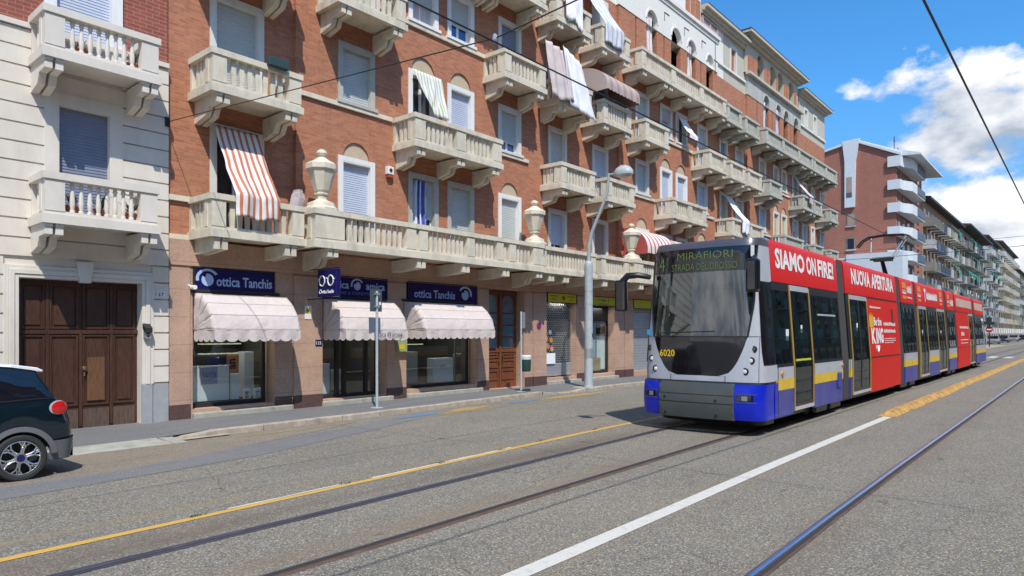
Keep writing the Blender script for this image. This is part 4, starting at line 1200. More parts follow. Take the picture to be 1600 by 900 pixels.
cm.build('roof_edge', M['roof_dark'], RB, OR)
# veined band above the second loggia, terrace railing, body
bm_ = MB()
bm_.box(6.5, 55.55, YR + 0.75, 27, 3.99, 18.6); bm_.box(9.7, 19.9, 16.4, 27, 18.6, 22.4); bm_.box(25.3, 33.3, 16.4, 27, 18.6, 22.4); bm_.box(39.5, 48.8, YB + .8, 27, 18.6, 19.3)
bm_.box(6.5, 55.55, 18.2, 27, -0.1, 3.989)
bm_.build('building_body', M['void'], RB, OR)
bm_ = MB(); bm_.box(33.4, 55.5, YR, 27, 18.9, 19.0); bm_.build('roof', M['roof_tile'], RB, OR)
rl = MB()
for x in (33.5, 34.4, 35.3): rl.box(x, x + 0.12, YB - 0.05, YB + 0.1, 17.97, 18.45)
rl.box(33.5, 35.42, YB - 0.06, YB + .11, 18.45, 18.52); rl.box(33.62, 35.3, YB, YB + .04, 18.05, 18.4)
rl.build('terrace_railing', P('rose_paint', (0.5, 0.38, 0.36), .8), RB, OR)
# iron cramps on the plaster
ic = MB()
for x in (26.6, 29.3, 31.4, 33.4):
    ic.box(x, x + 0.5, YB - 0.05, YB - 0.031, 17.15, 17.18); ic.box(x, x + 0.02, YB - 0.05, YB - 0.031, 16.75, 17.149)
ic.box(35.05, 35.08, YB - .05, YB - .031, 15.9, 17.6); ic.box(34.75, 35.4, YB - .052, YB - .033, 16.6, 16.63)
ic.build_each('iron_cramp', M['iron'], RB, OR)

# ---- curtains in the loggia arches
def drape(name, x0, x1, z0, z1, y, mat, label, cat, amp=0.05, waves=6, lean=0.0, group=None, top_in=0.0, zb1=None):
    nz = 10
    def fn(u, v):
        z = z1 + ((zb1 if zb1 is not None else z0) * u + z0 * (1 - u) - z1) * v
        return (x0 + (x1 - x0) * u, y - lean * v + amp * math.sin(u * waves * 2 * PI + 1.3 * math.sin(v * 3)) * (0.3 + 0.7 * v), z)
    return cloth(fn, waves * 8, nz, name, mat, label, cat, (x0, y, z0), group=group)
drape('loggia_curtain', 27.64, 28.35, 13.4, 16.7, YB + 0.1, M['st_rose'], 'rose striped curtain hanging in the leftmost open arch of the upper loggia', 'curtain', group='rose striped loggia curtains')
drape('loggia_curtain', 31.82, 32.45, 13.4, 16.7, YB + 0.1, M['st_rose'], 'rose striped curtain hanging in the third open arch of the upper loggia', 'curtain', group='rose striped loggia curtains')
drape('loggia_curtain', 42.35, 42.9, 13.3, 16.4, YB + 0.1, M['sh_blue'], 'pale blue blind in the first arch of the far loggia', 'blind', amp=0.01, group='pale blue loggia blinds')
drape('loggia_curtain', 44.52, 45.3, 13.3, 16.5, YB + 0.1, M['sh_blue'], 'pale blue blind in the second arch of the far loggia', 'blind', amp=0.01, group='pale blue loggia blinds')
# ---- awnings and cloths on the facade
def sag_awning(name, x0, x1, ztop, ytop, zr, yr, zlow, mat, label, cat, skew=0.0, amp=0.05, group=None):
    """cloth fixed to the wall, running out over a balcony rail and hanging down in front of it"""
    def fn(u, v):
        x = x0 + (x1 - x0) * u
        if v < 0.72:
            k = v / 0.72
            y = ytop + (yr - ytop) * k; z = ztop + (zr - ztop) * k - 0.10 * math.sin(PI * k)
        else:
            k = (v - 0.72) / 0.28
            y = yr - 0.02; z = zr + (zlow - zr) * k
        return (x + skew * v, y + amp * math.sin(u * 4 * PI + 2) * v, z + 0.03 * math.sin(u * 3 * PI) * v)
    return cloth(fn, 40, 30, name, mat, label, cat, (x0, ytop, ztop), group=group)
sag_awning('fabric_awning', 7.46, 8.52, 6.68, 15.3, 5.0, 14.3, 4.46, M['st_orange'], 'orange and white striped cloth awning hanging over the left end of the long balcony', 'awning', amp=0.03)
mb = MB(); mb.tube([(7.3, 15.28, 6.7), (8.7, 15.28, 6.7)], 0.02); mb.build('awning_rod', M['steel'], bpy.data.objects['fabric_awning'], (7.46, 15.3, 6.68))
# green striped sun curtain, second floor
def fn(u, v):
    x = 13.38 + 1.18 * u + 0.62 * v * (1 - u) + 0.02 * math.sin(9 * v)
    return (x, 15.22 - 0.35 * v + 0.03 * math.sin(u * 26) * v, 9.72 - 1.35 * v - 0.0 * u)
cloth(fn, 48, 12, 'fabric_awning', M['st_green'], 'pale curtain with thin green stripes gathered in an arched second floor window', 'curtain', (13.4, 15.2, 9.7))
def fn(u, v):
    return (13.62 + 0.52 * u, YB + 0.05 + 0.05 * math.sin(u * 22), 6.5 - 2.25 * v)
cloth(fn, 40, 6, 'window_curtain', M['st_blue'], 'blue and white striped curtain hanging in a first floor window', 'curtain', (13.6, YB, 4.3))
# two big pale tarpaulins on the third floor balcony
def fn(u, v):
    return (18.95 + (1.15 + 0.1 * v) * u + 0.1 * v, 14.55 - 0.3 * v + 0.05 * math.sin(u * 17 + v * 2), 12.25 - 0.10 * u - (1.95 + .1 * math.sin(u * 5)) * v)
cloth(fn, 40, 14, 'balcony_tarp', M['cloth_mauve'], 'crumpled mauve sheet hung at the left of a third floor balcony', 'sheet', (19, 14.5, 10.3))
def fn(u, v):
    return (19.95 + (1.15 + 0.55 * v) * u + 0.12 * v, 14.5 - 0.28 * v + 0.02 * math.sin(u * 21), 12.32 - 0.35 * u - (2.2 - 0.12 * u) * v)
cloth(fn, 40, 14, 'balcony_tarp', M['cloth_white'], 'long white tarpaulin hung over a third floor balcony', 'sheet', (20.1, 14.5, 10.2))
# towels on the fourth floor balcony
def fn(u, v):
    return (19.9 + 1.1 * u, 14.36 + 0.03 * math.sin(u * 45), 14.6 - 0.2 * u - (1.25 + 0.1 * math.sin(u * 9)) * v)
cloth(fn, 60, 8, 'hanging_cloth', M['cloth_white'], 'pleated white cloth hung over a fourth floor balcony rail', 'cloth', (19.9, 14.36, 13.3))
sag_awning('fabric_awning', 22.55, 23.9, 15.8, 15.4, 14.05, 14.32, 13.25, stripe_mat('grey_blue_stripes', (0.70, 0.70, 0.74), (0.45, 0.50, 0.60), 0.3, 0.3), 'white and grey striped awning sloping over the fourth floor balcony by the plaster wall', 'awning', amp=0.04)
# barrel awnings
def barrel(name, x0, x1, zt, zb_, yw, yf, mat, label, group=None, val=0.18):
    o_ = ((x0 + x1) / 2, yw, zt)
    t = thing(name, label, 'awning', o_, group)
    n = 10; prof = [(yw - (yw - yf) * math.sin(PI / 2 * i / n), zb_ + (zt - zb_) * math.cos(PI / 2 * i / n)) for i in range(n + 1)]
    m = MB()
    for (ya, za), (yb, zb2) in zip(prof, prof[1:]): m.quad((x0, ya, za), (x1, ya, za), (x1, yb, zb2), (x0, yb, zb2))
    m.build('canopy', mat, t, o_, solid=0.008)
    m = MB()
    for x in (x0, x1):
        m.add([(x, yw, zb_)] + [(x, a, b) for a, b in prof], [tuple(range(n + 2))])
    m.build('side_panel', mat, t, o_, solid=0.008)
    m = MB(); k = 60
    for i in range(k):
        xa, xb = x0 + (x1 - x0) * i / k, x0 + (x1 - x0) * (i + 1) / k
        za, zc = zb_ - val + 0.04 * abs(math.sin(i * PI / 6)), zb_ - val + 0.04 * abs(math.sin((i + 1) * PI / 6))
        m.quad((xa, yf, zb_), (xb, yf, zb_), (xb, yf, zc), (xa, yf, za))
    for x in (x0, x1): m.quad((x, yf, zb_), (x, yw, zb_), (x, yw, zb_ - val), (x, yf, zb_ - val))
    m.build('valance', mat, t, o_, solid=0.008)
    return t
barrel('barrel_awning', 22.25, 24.75, 12.35, 11.55, YR, 14.1, M['st_pink'], 'faded pink barrel awning over a third floor balcony', val=0.25)
barrel('barrel_awning', 25.6, 28.2, 6.45, 5.45, YB, 14.2, M['st_red'], 'red and white striped barrel awning behind the third stone urn', 'red and white barrel awnings above the tram')
barrel('barrel_awning', 28.7, 30.9, 6.3, 5.45, YB, 14.2, M['st_red'], 'red and white striped barrel awning mostly hidden by the tram roof', 'red and white barrel awnings above the tram')
sag_awning('fabric_awning', 30.75, 31.6, 12.55, 15.35, 11.6, 14.75, 11.35, M['cloth_white'], 'small white awning tilted out of a third floor window of the second block', 'awning', amp=0.01)
sag_awning('fabric_awning', 36.3, 37.3, 9.6, 15.4, 8.05, 14.3, 7.3, M['cloth_white'], 'grey white awning sheet falling over a second floor balcony beyond the tram front', 'awning', amp=0.05)
sag_awning('fabric_awning', 47.9, 48.7, 12.6, 15.35, 11.15, 14.3, 10.6, M['st_rose'], 'rose striped awning above a balcony near the far end of the brick building', 'awning', amp=0.03)
drape('window_curtain', 29.2, 29.85, 12.0, 12.6, YB + 0.03, M['cloth_mauve'], 'short mauve valance in a third floor window of the second block', 'curtain', amp=0.02)
agave(34.4, 14.9, 13.3, 'leafy plant at the right end of the upper loggia balcony', n=40, h=0.9)
agave(21.2, 14.9, 13.2, 'tuft of leaves above a fourth floor balcony rail', n=30, h=0.9)
tag(bpy.data.objects['potted_plant.005'], group='plants on the upper brick balconies'); tag(bpy.data.objects['potted_plant.006'], group='plants on the upper brick balconies')

# ---- stone urns
def urn(x, y, z, label, s=1.0):
    o_ = (x, y, z)
    t = thing('stone_urn', label, 'urn', o_, 'stone urns on the long balcony')
    m = MB(); m.lathe(o_, [(0.44 * s, 0), (0.44 * s, 0.06), (0.36 * s, 0.10), (0.34 * s, 0.2), (0.24 * s, 0.24), (0.17 * s, 0.27), (0.14 * s, 0.30), (0.14 * s, 0.40)], 8, ph=PI / 8); m.build('base', M['cast'], t, o_)
    m = MB(); m.lathe(o_, [(0.14 * s, 0.40), (0.185 * s, 0.42), (0.185 * s, 0.45), (0.155 * s, 0.46), (0.20 * s, 0.52), (0.335 * s, 0.97), (0.34 * s, 1.02), (0.30 * s, 1.03)], 8, ph=PI / 8); m.build('bowl', M['cast'], t, o_)
    m = MB(); m.lathe(o_, [(0.37 * s, 1.02), (0.395 * s, 1.04), (0.395 * s, 1.16), (0.34 * s, 1.20), (0.22 * s, 1.26), (0.11 * s, 1.34), (0.075 * s, 1.36), (0.07 * s, 1.38)], 8, ph=PI / 8)
    m.lathe(o_, [(0.05 * s, 1.37), (0.11 * s, 1.40), (0.135 * s, 1.45), (0.12 * s, 1.51), (0.05 * s, 1.55)], 12); m.build('lid', M['cast'], t, o_)
urn(9.86, 14.62, 4.93, 'nearest pale stone urn on the corner pedestal of the long balcony')
urn(18.42, 14.62, 4.93, 'second pale stone urn, standing on the balcony above the wooden entrance')
urn(24.95, 14.62, 4.93, 'third pale stone urn, half hidden behind the tram mirror')
# bag beside the first urn, planter box, cctv
m = MB(); q9 = random.Random(4); m.lathe((9.42, 15.0, 4.95), [(0.15, 0), (0.17, 0.12), (0.16, 0.33), (0.11, 0.46), (0.03, 0.5)], 11)
m.v = [(x + q9.uniform(-.07, .07) + .12 * (z - 4.95), 15.0 + (y - 15.0) * .5 + q9.uniform(-.03, .03), z + q9.uniform(-.05, .05)) for x, y, z in m.v]
tag(m.build('plastic_bag', P('translucent_bag', (0.42, 0.36, 0.37), 0.35), None, (9.42, 15.0, 4.95)), 'pale plastic bag on the balcony rail left of the nearest urn', 'bag')
m = MB(); m.box(8.25, 8.75, 14.28, 14.48, 8.06, 8.26); tag(m.build('planter_box', P('dark_green_plastic', (0.03, 0.06, 0.06), 0.5), None, (8.5, 14.38, 8.06), bevel=0.015), 'dark empty planter box hooked on a second floor balcony rail', 'planter')
m = MB(); m.box(12.5, 12.72, YB - 0.14, YB - 0.001, 6.45, 6.68); c_ = tag(m.build('alarm_box', M['frame_white'], None, (12.6, YB, 6.5), bevel=0.015), 'white alarm box with red base on the first floor brick wall', 'alarm box')
m = MB(); m.box(12.52, 12.70, YB - 0.12, YB - 0.001, 6.37, 6.449); m.build('alarm_base', P('alarm_red', (0.4, 0.08, 0.04), 0.5), c_, (12.6, YB, 6.5))
m = MB(); m.lathe((12.6, YB - 0.155, 6.57), [(0.05, 0), (0.05, 0.015)], 12, 'y'); m.build('lens', M['iron'], c_, (12.6, YB, 6.5))
# ================================================================= shops
YS = YB + 0.03
def eye_logo(mb, cx_, cz_, r_, y, flip=False):
    n = 22; s = -1 if flip else 1
    p1 = []; p2 = []
    for i in range(n + 1):
        a = math.radians(195 - 165 * i / n)
        k = 1.0
        p1.append((cx_ + s * r_ * 1.75 * math.cos(a), cz_ + r_ * 1.5 * math.sin(a) + r_ * .05)); p2.append((cx_ + s * r_ * 1.30 * math.cos(a), cz_ + r_ * 1.15 * math.sin(a) + r_ * .05))
    for i in range(n): mb.prism([p1[i], p1[i + 1], p2[i + 1], p2[i]], 'y', y - 0.004, y)
    pts = []
    for i in range(26):
        a = 2 * PI * i / 26 + PI / 2
        rr = r_ * (0.55 if i in (2, 3) else 0.92)
        pts.append((cx_ + rr * math.cos(a), cz_ - r_ * 0.1 + rr * math.sin(a)))
    c = (cx_, cz_ - r_ * 0.1)
    mb.add([(c[0], y - 0.004, c[1])] + [(p[0], y - 0.004, p[1]) for p in pts], [(0, i + 1, (i + 1) % 26 + 1) for i in range(26)])

def shop_sign(x0, x1, z0, z1, label, name='shop_sign', mat='navy', y=YB + 0.05, group=None):
    o_ = ((x0 + x1) / 2, y, z0)
    t = thing(name, label, 'shop sign', o_, group)
    m = MB(); m.box(x0, x1, y - 0.06, y + 0.2, z0, z1); m.build('panel', M[mat], t, o_)
    m = MB(); k = 0.025
    m.prism([(x0 - k, z0 - k), (x1 + k, z0 - k), (x1 + k, z0), (x0 - k, z0)], 'y', y - 0.075, y + 0.1)
    m.prism([(x0 - k, z1), (x1 + k, z1), (x1 + k, z1 + k), (x0 - k, z1 + k)], 'y', y - 0.075, y + 0.1)
    m.box(x0 - k, x0 - .0001, y - 0.074, y + 0.1, z0, z1); m.box(x1 + .0001, x1 + k, y - 0.074, y + 0.1, z0, z1)
    m.build('frame', M['iron'], t, o_)
    return t, o_, y - 0.062
t, o_, yy = shop_sign(7.05, 9.00, 2.90, 3.37, 'navy ottica Tanchis shop sign over the left awning, eye logo at its left')
m = MB(); eye_logo(m, 7.34, 3.13, 0.155, yy); m.build('logo', M['sign_blue'], t, o_)
m = text_mesh(MB(), 'ottica Tanchis', (7.55, yy, 2.98), 0.235, 1.40, bold=0.018); m.build('lettering', M['sign_blue'], t, o_)
t, o_, yy = shop_sign(10.46, 12.55, 2.88, 3.42, 'navy ottica amica shop sign over the middle awning')
m = text_mesh(MB(), 'ottica', (10.62, yy, 3.10), 0.20, 0.62, bold=0.018); text_mesh(m, 'amica', (11.82, yy, 3.10), 0.20, 0.66, bold=0.018); eye_logo(m, 11.52, 3.20, 0.125, yy)
m.build('lettering', M['sign_blue'], t, o_)
m = text_mesh(MB(), 'VISIONE & CONDIVISIONE', (10.62, yy, 2.945), 0.085, 1.75, bold=0.005); m.build('small_lettering', P('violet_lettering', (0.16, 0.16, 0.42), .5), t, o_)
t, o_, yy = shop_sign(13.38, 16.30, 2.86, 3.42, 'navy ottica Tanchis shop sign over the right awning, eye logo at its right')
m = text_mesh(MB(), 'ottica Tanchis', (13.6, yy, 2.96), 0.25, 1.72, bold=0.018); m.build('lettering', M['sign_blue'], t, o_)
m = MB(); eye_logo(m, 15.78, 3.13, 0.175, yy, True); m.build('logo', M['sign_blue'], t, o_)

# projecting sign, square to the wall
o_ = (9.95, YB, 2.8)
t = thing('projecting_sign', 'navy projecting sign with white spectacles, held out from the wall by rods', 'sign', o_)
m = MB(); m.box(9.90, 10.02, 14.05, 14.85, 2.80, 3.48); m.build('panel', M['navy'], t, o_, bevel=0.01)
m = MB()
for z in (2.76, 3.51): m.tube([(9.96, 13.98, z), (9.96, YB, z)], 0.014, 6)
m.tube([(9.96, 14.3, 2.76), (9.96, 14.3, 2.8)], .01, 5); m.tube([(9.96, 14.3, 3.48), (9.96, 14.3, 3.51)], .01, 5)
m.build('bracket_rod', M['iron'], t, o_)
m = MB()
def ring(mb, cy, cz, r_, x, th=0.016, n=24):
    mb.tube([(x, cy + r_ * math.cos(2 * PI * i / n), cz + r_ * 1.1 * math.sin(2 * PI * i / n)) for i in range(n + 1)], th, 6)
ring(m, 14.65, 3.20, 0.115, 9.893); ring(m, 14.29, 3.20, 0.115, 9.893)
m.tube([(9.893, 14.54, 3.24), (9.893, 14.47, 3.27), (9.893, 14.40, 3.24)], 0.012, 6); m.tube([(9.893, 14.77, 3.22), (9.893, 14.81, 3.24)], .012, 6); m.tube([(9.893, 14.175, 3.22), (9.893, 14.13, 3.24)], .012, 6)
m.build('spectacles_emblem', M['white'], t, o_)
m = text_mesh(MB(), 'ottica Tanchis', (9.893, 14.66, 2.885), 0.085, 0.50, face='x', bold=0.02); ring(m, 14.72, 2.93, 0.045, 9.893, 0.008)
m.build('lettering', M['white'], t, o_)

# ---- shop awnings
def shop_awning(x0, x1, label, zt=2.80, zf=1.96, zl=1.76, text=None):
    yw, yf = YB - 0.02, 14.40
    o_ = ((x0 + x1) / 2, yw, zt)
    t = thing('shop_awning', label, 'awning', o_, 'ivory awnings of the optician')
    prof = [(yw, zt), (14.98, zt - 0.05), (14.72, zt - 0.24), (14.50, zt - 0.50), (yf, zf)]
    rr = random.Random(int(x0 * 10))
    m = MB(); nx = 44
    for k in range(len(prof) - 1):
        (ya, za), (yb, zb) = prof[k], prof[k + 1]
        def f(u, v, ya=ya, za=za, yb=yb, zb=zb):
            edge = min(1, 6 * min(u, 1 - u))
            s = -0.035 * math.sin(PI * v) * edge + 0.010 * math.sin(u * 37 + ya * 9) * math.sin(PI * v)
            return (x0 + (x1 - x0) * u, ya + (yb - ya) * v + s * 0.6, za + (zb - za) * v + s)
        m.grid(f, nx, 6)
    m.build('canopy', M['cloth_ivory'], t, o_, smooth=True, angle=25, solid=0.004)
    m = MB()
    for x in (x0, x1):
        for (ya, za), (yb, zb) in zip(prof, prof[1:]):
            def f(u, v, ya=ya, za=za, yb=yb, zb=zb):
                yy_, z_ = ya + (yb - ya) * u, za + (zb - za) * u
                c = (yw, zf + 0.02)
                w = 0.02 * math.sin(v * 9 + u * 7 + x) * v * (1 - v) * 2
                return (x + w, c[0] + (yy_ - c[0]) * v, c[1] + (z_ - c[1]) * v)
            m.grid(f, 4, 6)
    m.build('side_panel', M['cloth_ivory'], t, o_, smooth=True, angle=30, solid=0.004)
    m = MB()
    for ya, za in prof[1:]:
        m.tube([(x0, yw, zf + 0.02), (x0, ya, za), (x1, ya, za), (x1, yw, zf + 0.02)], 0.011, 6)
    m.build('frame_hoop', M['cloth_seam'], t, o_, smooth=True)
    m = MB(); k = int((x1 - x0) / 0.235); pitch = (x1 - x0) / k; q = 10
    def scal(a0, a1, fn, kk):
        for i in range(kk * q):
            ua, ub = i / (kk * q), (i + 1) / (kk * q)
            za = zl - 0.06 * abs(math.sin(PI * kk * ua)) ** 0.6; zb = zl - 0.06 * abs(math.sin(PI * kk * ub)) ** 0.6
            pa, pb = fn(ua), fn(ub)
            m.quad((pa[0], pa[1], zf), (pb[0], pb[1], zf), (pb[0], pb[1], zb), (pa[0], pa[1], za))
    scal(0, 1, lambda u: (x0 + (x1 - x0) * u, yf - 0.012 - 0.012 * math.sin(u * 31)), k)
    for x in (x0, x1): scal(0, 1, lambda u, x=x: (x + 0.01 * math.sin(u * 8), yf + (yw - yf) * u), 4)
    m.build('valance', M['cloth_ivory'], t, o_, solid=0.004)
    if text:
        m = text_mesh(MB(), text, (x0 + (x1 - x0) * 0.44, yf - 0.055, 1.80), 0.12, 0.92, bold=0.0, depth=0.001); m.build('lettering', M['navy'], t, o_)
    m = MB(); m.tube([(x0 - .06, yw + .02, zt + 0.05), (x1 + .04, yw + .02, zt + 0.05)], 0.035, 8); m.build('roller', M['iron'], t, o_)
    return t
shop_awning(7.02, 9.12, 'plain ivory shop awning, nearest of three, beside the walnut gateway')
shop_awning(10.42, 12.48, 'ivory shop awning with small blue lettering on its scalloped edge', text='ottica O amica')
shop_awning(13.18, 16.12, 'plain ivory shop awning, furthest of three, next to the wooden entrance', zt=2.82, zf=1.98, zl=1.78)

# ---- shop windows: parts of the building, goods inside are things
LAMP_W = 42
def shopfront(x0, x1, z0, z1, back=17.7, door=None, fmat='iron'):
    yg = YS + 0.36
    m = MB(); k = 0.06
    m.box(x0, x0 + k, yg - 0.04, yg + 0.04, z0, z1); m.box(x1 - k, x1, yg - 0.04, yg + 0.04, z0, z1)
    m.box(x0 + k, x1 - k, yg - 0.039, yg + 0.039, z0, z0 + 0.1); m.box(x0 + k, x1 - k, yg - 0.039, yg + 0.039, z1 - 0.65, z1)
    if door:
        for a in door: m.box(a - 0.05, a + 0.05, yg - 0.05, yg + 0.05, z0 + .1, z1 - .65)
    o = m.build('shopfront', M[fmat], RB, OR)
    m = MB(); m.box(x0 + k, x1 - k, yg - 0.004, yg + 0.004, z0 + 0.1, z1 - 0.65); m.build('pane', M['glass'], o, OR)
    m = MB()
    m.quad((x0 - .3, back, 0), (x1 + .3, back, 0), (x1 + .3, back, z1), (x0 - .3, back, z1))
    m.quad((x0 - .3, YS + .44, 0.05), (x1 + .3, YS + .44, 0.05), (x1 + .3, back, 0.05), (x0 - .3, back, 0.05))
    m.quad((x0 - .3, YS + .44, z1), (x1 + .3, YS + .44, z1), (x1 + .3, back, z1), (x0 - .3, back, z1))
    for x in (x0 - .3, x1 + .3): m.quad((x, YS + .44, 0), (x, back, 0), (x, back, z1), (x, YS + .44, z1))
    m.build('shop_interior', M['shop_wall'], o, OR)
    # ceiling lamp of the shop
    m = MB(); xm = (x0 + x1) / 2; m.box(xm - .5, xm + .5, YS + .75, YS + .95, z1 - .12, z1 - .05); m.build('ceiling_lamp', P('shop_lamp_glow', (.8, .8, .8), .5, emit=(1, .97, .9), es=3.0), o, OR)
    ld = bpy.data.lights.new('shop_lamp', 'AREA'); ld.energy = LAMP_W; ld.size = 0.9; ld.color = (1.0, 0.96, 0.9)
    lo = bpy.data.objects.new('shop_lamp', ld); lo.location = (xm, YS + .6, z1 - .2); lo.rotation_euler = (math.radians(-18), 0, 0)
    COL.objects.link(lo)
    return o
M['shop_wall'] = P('shop_interior_wall', (0.085, 0.075, 0.065), 0.8)
M['counter'] = P('white_display_box', (0.84, 0.88, 0.90), 0.5)
M['orange'] = P('orange_card', (0.60, 0.24, 0.06), 0.5)
shopfront(7.04, 8.98, 0.16, 3.40); shopfront(10.44, 12.5, 0.12, 3.42, door=(11.12, 11.36, 12.1)); shopfront(13.34, 16.3, 0.2, 3.42)
def boxthing(name, label, cat, x0, x1, y0, y1, z0, z1, mat, group=None):
    m = MB(); m.box(x0, x1, y0, y1, z0, z1)
    return tag(m.build(name, M[mat] if isinstance(mat, str) else mat, None, ((x0 + x1) / 2, (y0 + y1) / 2, z0), bevel=0.006), label, cat, group)
c1 = boxthing('display_board', 'wide pale board with a SALDI sheet in the left shop window', 'display board', 7.12, 8.12, 15.92, 15.98, 0.28, 1.12, 'counter')
m = MB(); m.box(7.42, 7.83, 15.905, 15.919, 0.68, 1.08); s_ = m.build('poster', P('lilac_paper', (0.42, 0.46, 0.66), .6), c1, (7.62, 15.95, 0.28))
m = text_mesh(MB(), 'SALDI', (7.46, 15.90, 0.80), 0.17, 0.33, depth=.002); m.build('lettering', P('grey_marker', (0.16, 0.18, 0.32), .6), s_, (7.62, 15.95, .28))
c2 = boxthing('orange_stand', 'orange display stand with dark lettering in the left shop window', 'display stand', 8.20, 8.44, 16.05, 16.2, 0.28, 1.36, 'orange')
m = MB(); vtx = text_mesh(MB(), 'an', (0, 0, 0), 0.16, 0.26, bold=.02, depth=.002)
for v in vtx.v: m.v.append((8.36 - v[2], 16.045, 1.0 + v[0]))
m.f = vtx.f; m.build('lettering', M['black'], c2, (8.32, 16.125, .28))
boxthing('white_box', 'small white box against the orange stand in the left shop window', 'box', 8.18, 8.37, 15.9, 16.0, 0.28, 0.9, 'counter')
boxthing('white_column', 'tall white display column at the right of the left shop window', 'display column', 8.66, 8.92, 16.2, 16.5, 0.28, 1.42, 'counter')
for i, (x, lb) in enumerate(((8.46, 'small photo card of a man in glasses low in the left shop window'), (8.74, 'small photo card of a man in a cap low in the left shop window'))):
    c = boxthing('photo_card', lb, 'picture', x, x + 0.2, 15.88, 15.9, 0.27, 0.52, 'counter', 'photo cards in the window')
    m = MB(); m.lathe((x + 0.1, 15.877, 0.40), [(0.045, 0), (0.045, 0.002)], 14, 'y'); m.box(x + 0.05, x + 0.15, 15.877, 15.879, 0.275, 0.35)
    m.build('portrait', P('portrait_tone', (0.35, 0.2, 0.14), .6) if i == 0 else M['cloth_mauve'], c, (x + .1, 15.89, .27))
    m = MB(); m.box(x + 0.05, x + 0.15, 15.874, 15.876, 0.42, 0.45); m.build('dark_band', M['black'], c, (x + .1, 15.89, .27))
def shelf(x0, x1, z0, n, y, label):
    o_ = ((x0 + x1) / 2, y, z0); t = thing('eyewear_shelf', label, 'shelf', o_, 'eyewear shelves inside the shops')
    m = MB()
    for k in range(n): m.box(x0, x1, y, y + 0.2, z0 + k * 0.25, z0 + k * 0.25 + 0.03)
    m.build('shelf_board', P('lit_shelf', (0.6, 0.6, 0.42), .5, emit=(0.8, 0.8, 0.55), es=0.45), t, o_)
    m = MB()
    for k in range(n):
        x = x0 + .05
        while x < x1 - 0.15: m.box(x, x + 0.11, y - .01, y + 0.1, z0 + k * .25 + .031, z0 + k * .25 + .075); x += 0.17
    m.build('spectacles', M['black'], t, o_)
shelf(7.95, 9.0, 1.35, 5, 17.0, 'rows of spectacles on shelves behind the left shop window'); shelf(10.5, 11.1, 1.2, 5, 16.8, 'rows of spectacles on shelves left of the shop door'); shelf(14.6, 15.6, 1.5, 4, 17.2, 'rows of spectacles on shelves behind the right shop window')
c = boxthing('white_pedestal', 'white pedestal with red top by the optician door', 'pedestal', 10.72, 11.05, 16.0, 16.25, 0.22, 1.05, 'counter')
m = MB(); m.prism([(10.74, 1.051), (11.03, 1.051), (10.95, 1.12), (10.84, 1.15)], 'y', 16.05, 16.2); m.build('red_top', P('red_card', (0.5, .03, .03), .5), c, (10.885, 16.125, .22))
boxthing('display_stand', 'grey white board standing inside the optician door', 'panel', 11.5, 12.0, 16.6, 16.65, 0.25, 0.85, P('board_grey', (0.4, .4, .36), .6))
boxthing('silver_cabinet', 'silver display cabinet in the right shop window', 'cabinet', 14.0, 14.55, 16.3, 16.7, 0.3, 1.3, 'steel')
c = boxthing('white_crate', 'white display box in the right shop window', 'display box', 14.95, 15.85, 16.0, 16.3, 0.3, 1.08, 'counter')
m = text_mesh(MB(), '(99)', (15.25, 15.995, 0.72), 0.14, 0.3, depth=.001); m.build('faint_mark', P('faint_blue', (0.35, .45, .6), .6), c, (15.4, 16.15, .3))
for k, (x, z, col) in enumerate(((7.6, 1.5, (0.3, .28, .26)), (14.9, 1.75, (0.35, .33, .3)), (15.6, 1.8, (0.5, .42, .2)))):
    boxthing('framed_picture', ('framed picture hanging deep inside the left shop', 'pale framed picture hanging inside the right shop', 'yellow framed picture hanging inside the right shop')[k], 'picture', x, x + .3, 17.3, 17.32, z, z + .4, P('picture_%d' % k, col, .6), 'framed pictures inside the shops')

# ---- wooden entrance
m = MB(); yd = YS + 0.36
m.box(16.99, 18.83, yd, yd + 0.06, -0.02, 3.38)
def rr_(mb, a, b, c, d, y, w=0.05, t=0.03):
    for (p, q_, r_, s_) in ((a, b, c, c + w), (a, b, d - w, d), (a, a + w, c + w, d - w), (b - w, b, c + w, d - w)): mb.box(p, q_, y - t, y - .0001, r_, s_)
for a, b in ((17.05, 17.87), (17.95, 18.77)):
    for c, d in ((0.25, 0.60), (0.68, 0.95), (1.02, 1.18)): rr_(m, a + .06, b - .06, c, d, yd)
    m.box(a, b, yd - 0.05, yd - .0002, 1.22, 1.29)
m.box(17.87, 17.95, yd - 0.06, yd - .0002, 0, 3.38); m.box(16.99, 18.83, yd - .04, yd - .0003, 3.26, 3.38)
dr = m.build('entrance_door', M['wood_red'], RB, OR)
m = MB()
for a, b in ((17.17, 17.75), (18.07, 18.65)):
    z = 1.36
    for k in range(4): m.box(a, b, yd - 0.012, yd - .0004, z, z + 0.36); z += 0.42
    n = 12; xc, r_ = (a + b) / 2, (b - a) / 2
    m.prism([(a, 3.02 - .02)] + [(xc - r_ * math.cos(PI * i / n), 3.0 + .22 * math.sin(PI * i / n)) for i in range(n + 1)] + [(b, 3.0 - .02)], 'y', yd - 0.012, yd - .0005)
m.build_each('pane', P('bluish_door_glass', (0.10, 0.17, 0.20), 0.08, spec=.8), dr, OR)
m = MB()
for x in (17.80, 18.02): m.box(x - .02, x + .02, yd - .08, yd - .061, 0.85, 1.15); m.tube([(x, yd - .1, 1.0), (x, yd - .1, 1.12)], .018, 8)
m.build('handle', P('brass_plate', (0.7, 0.5, 0.2), 0.3, metal=1.0), dr, OR)

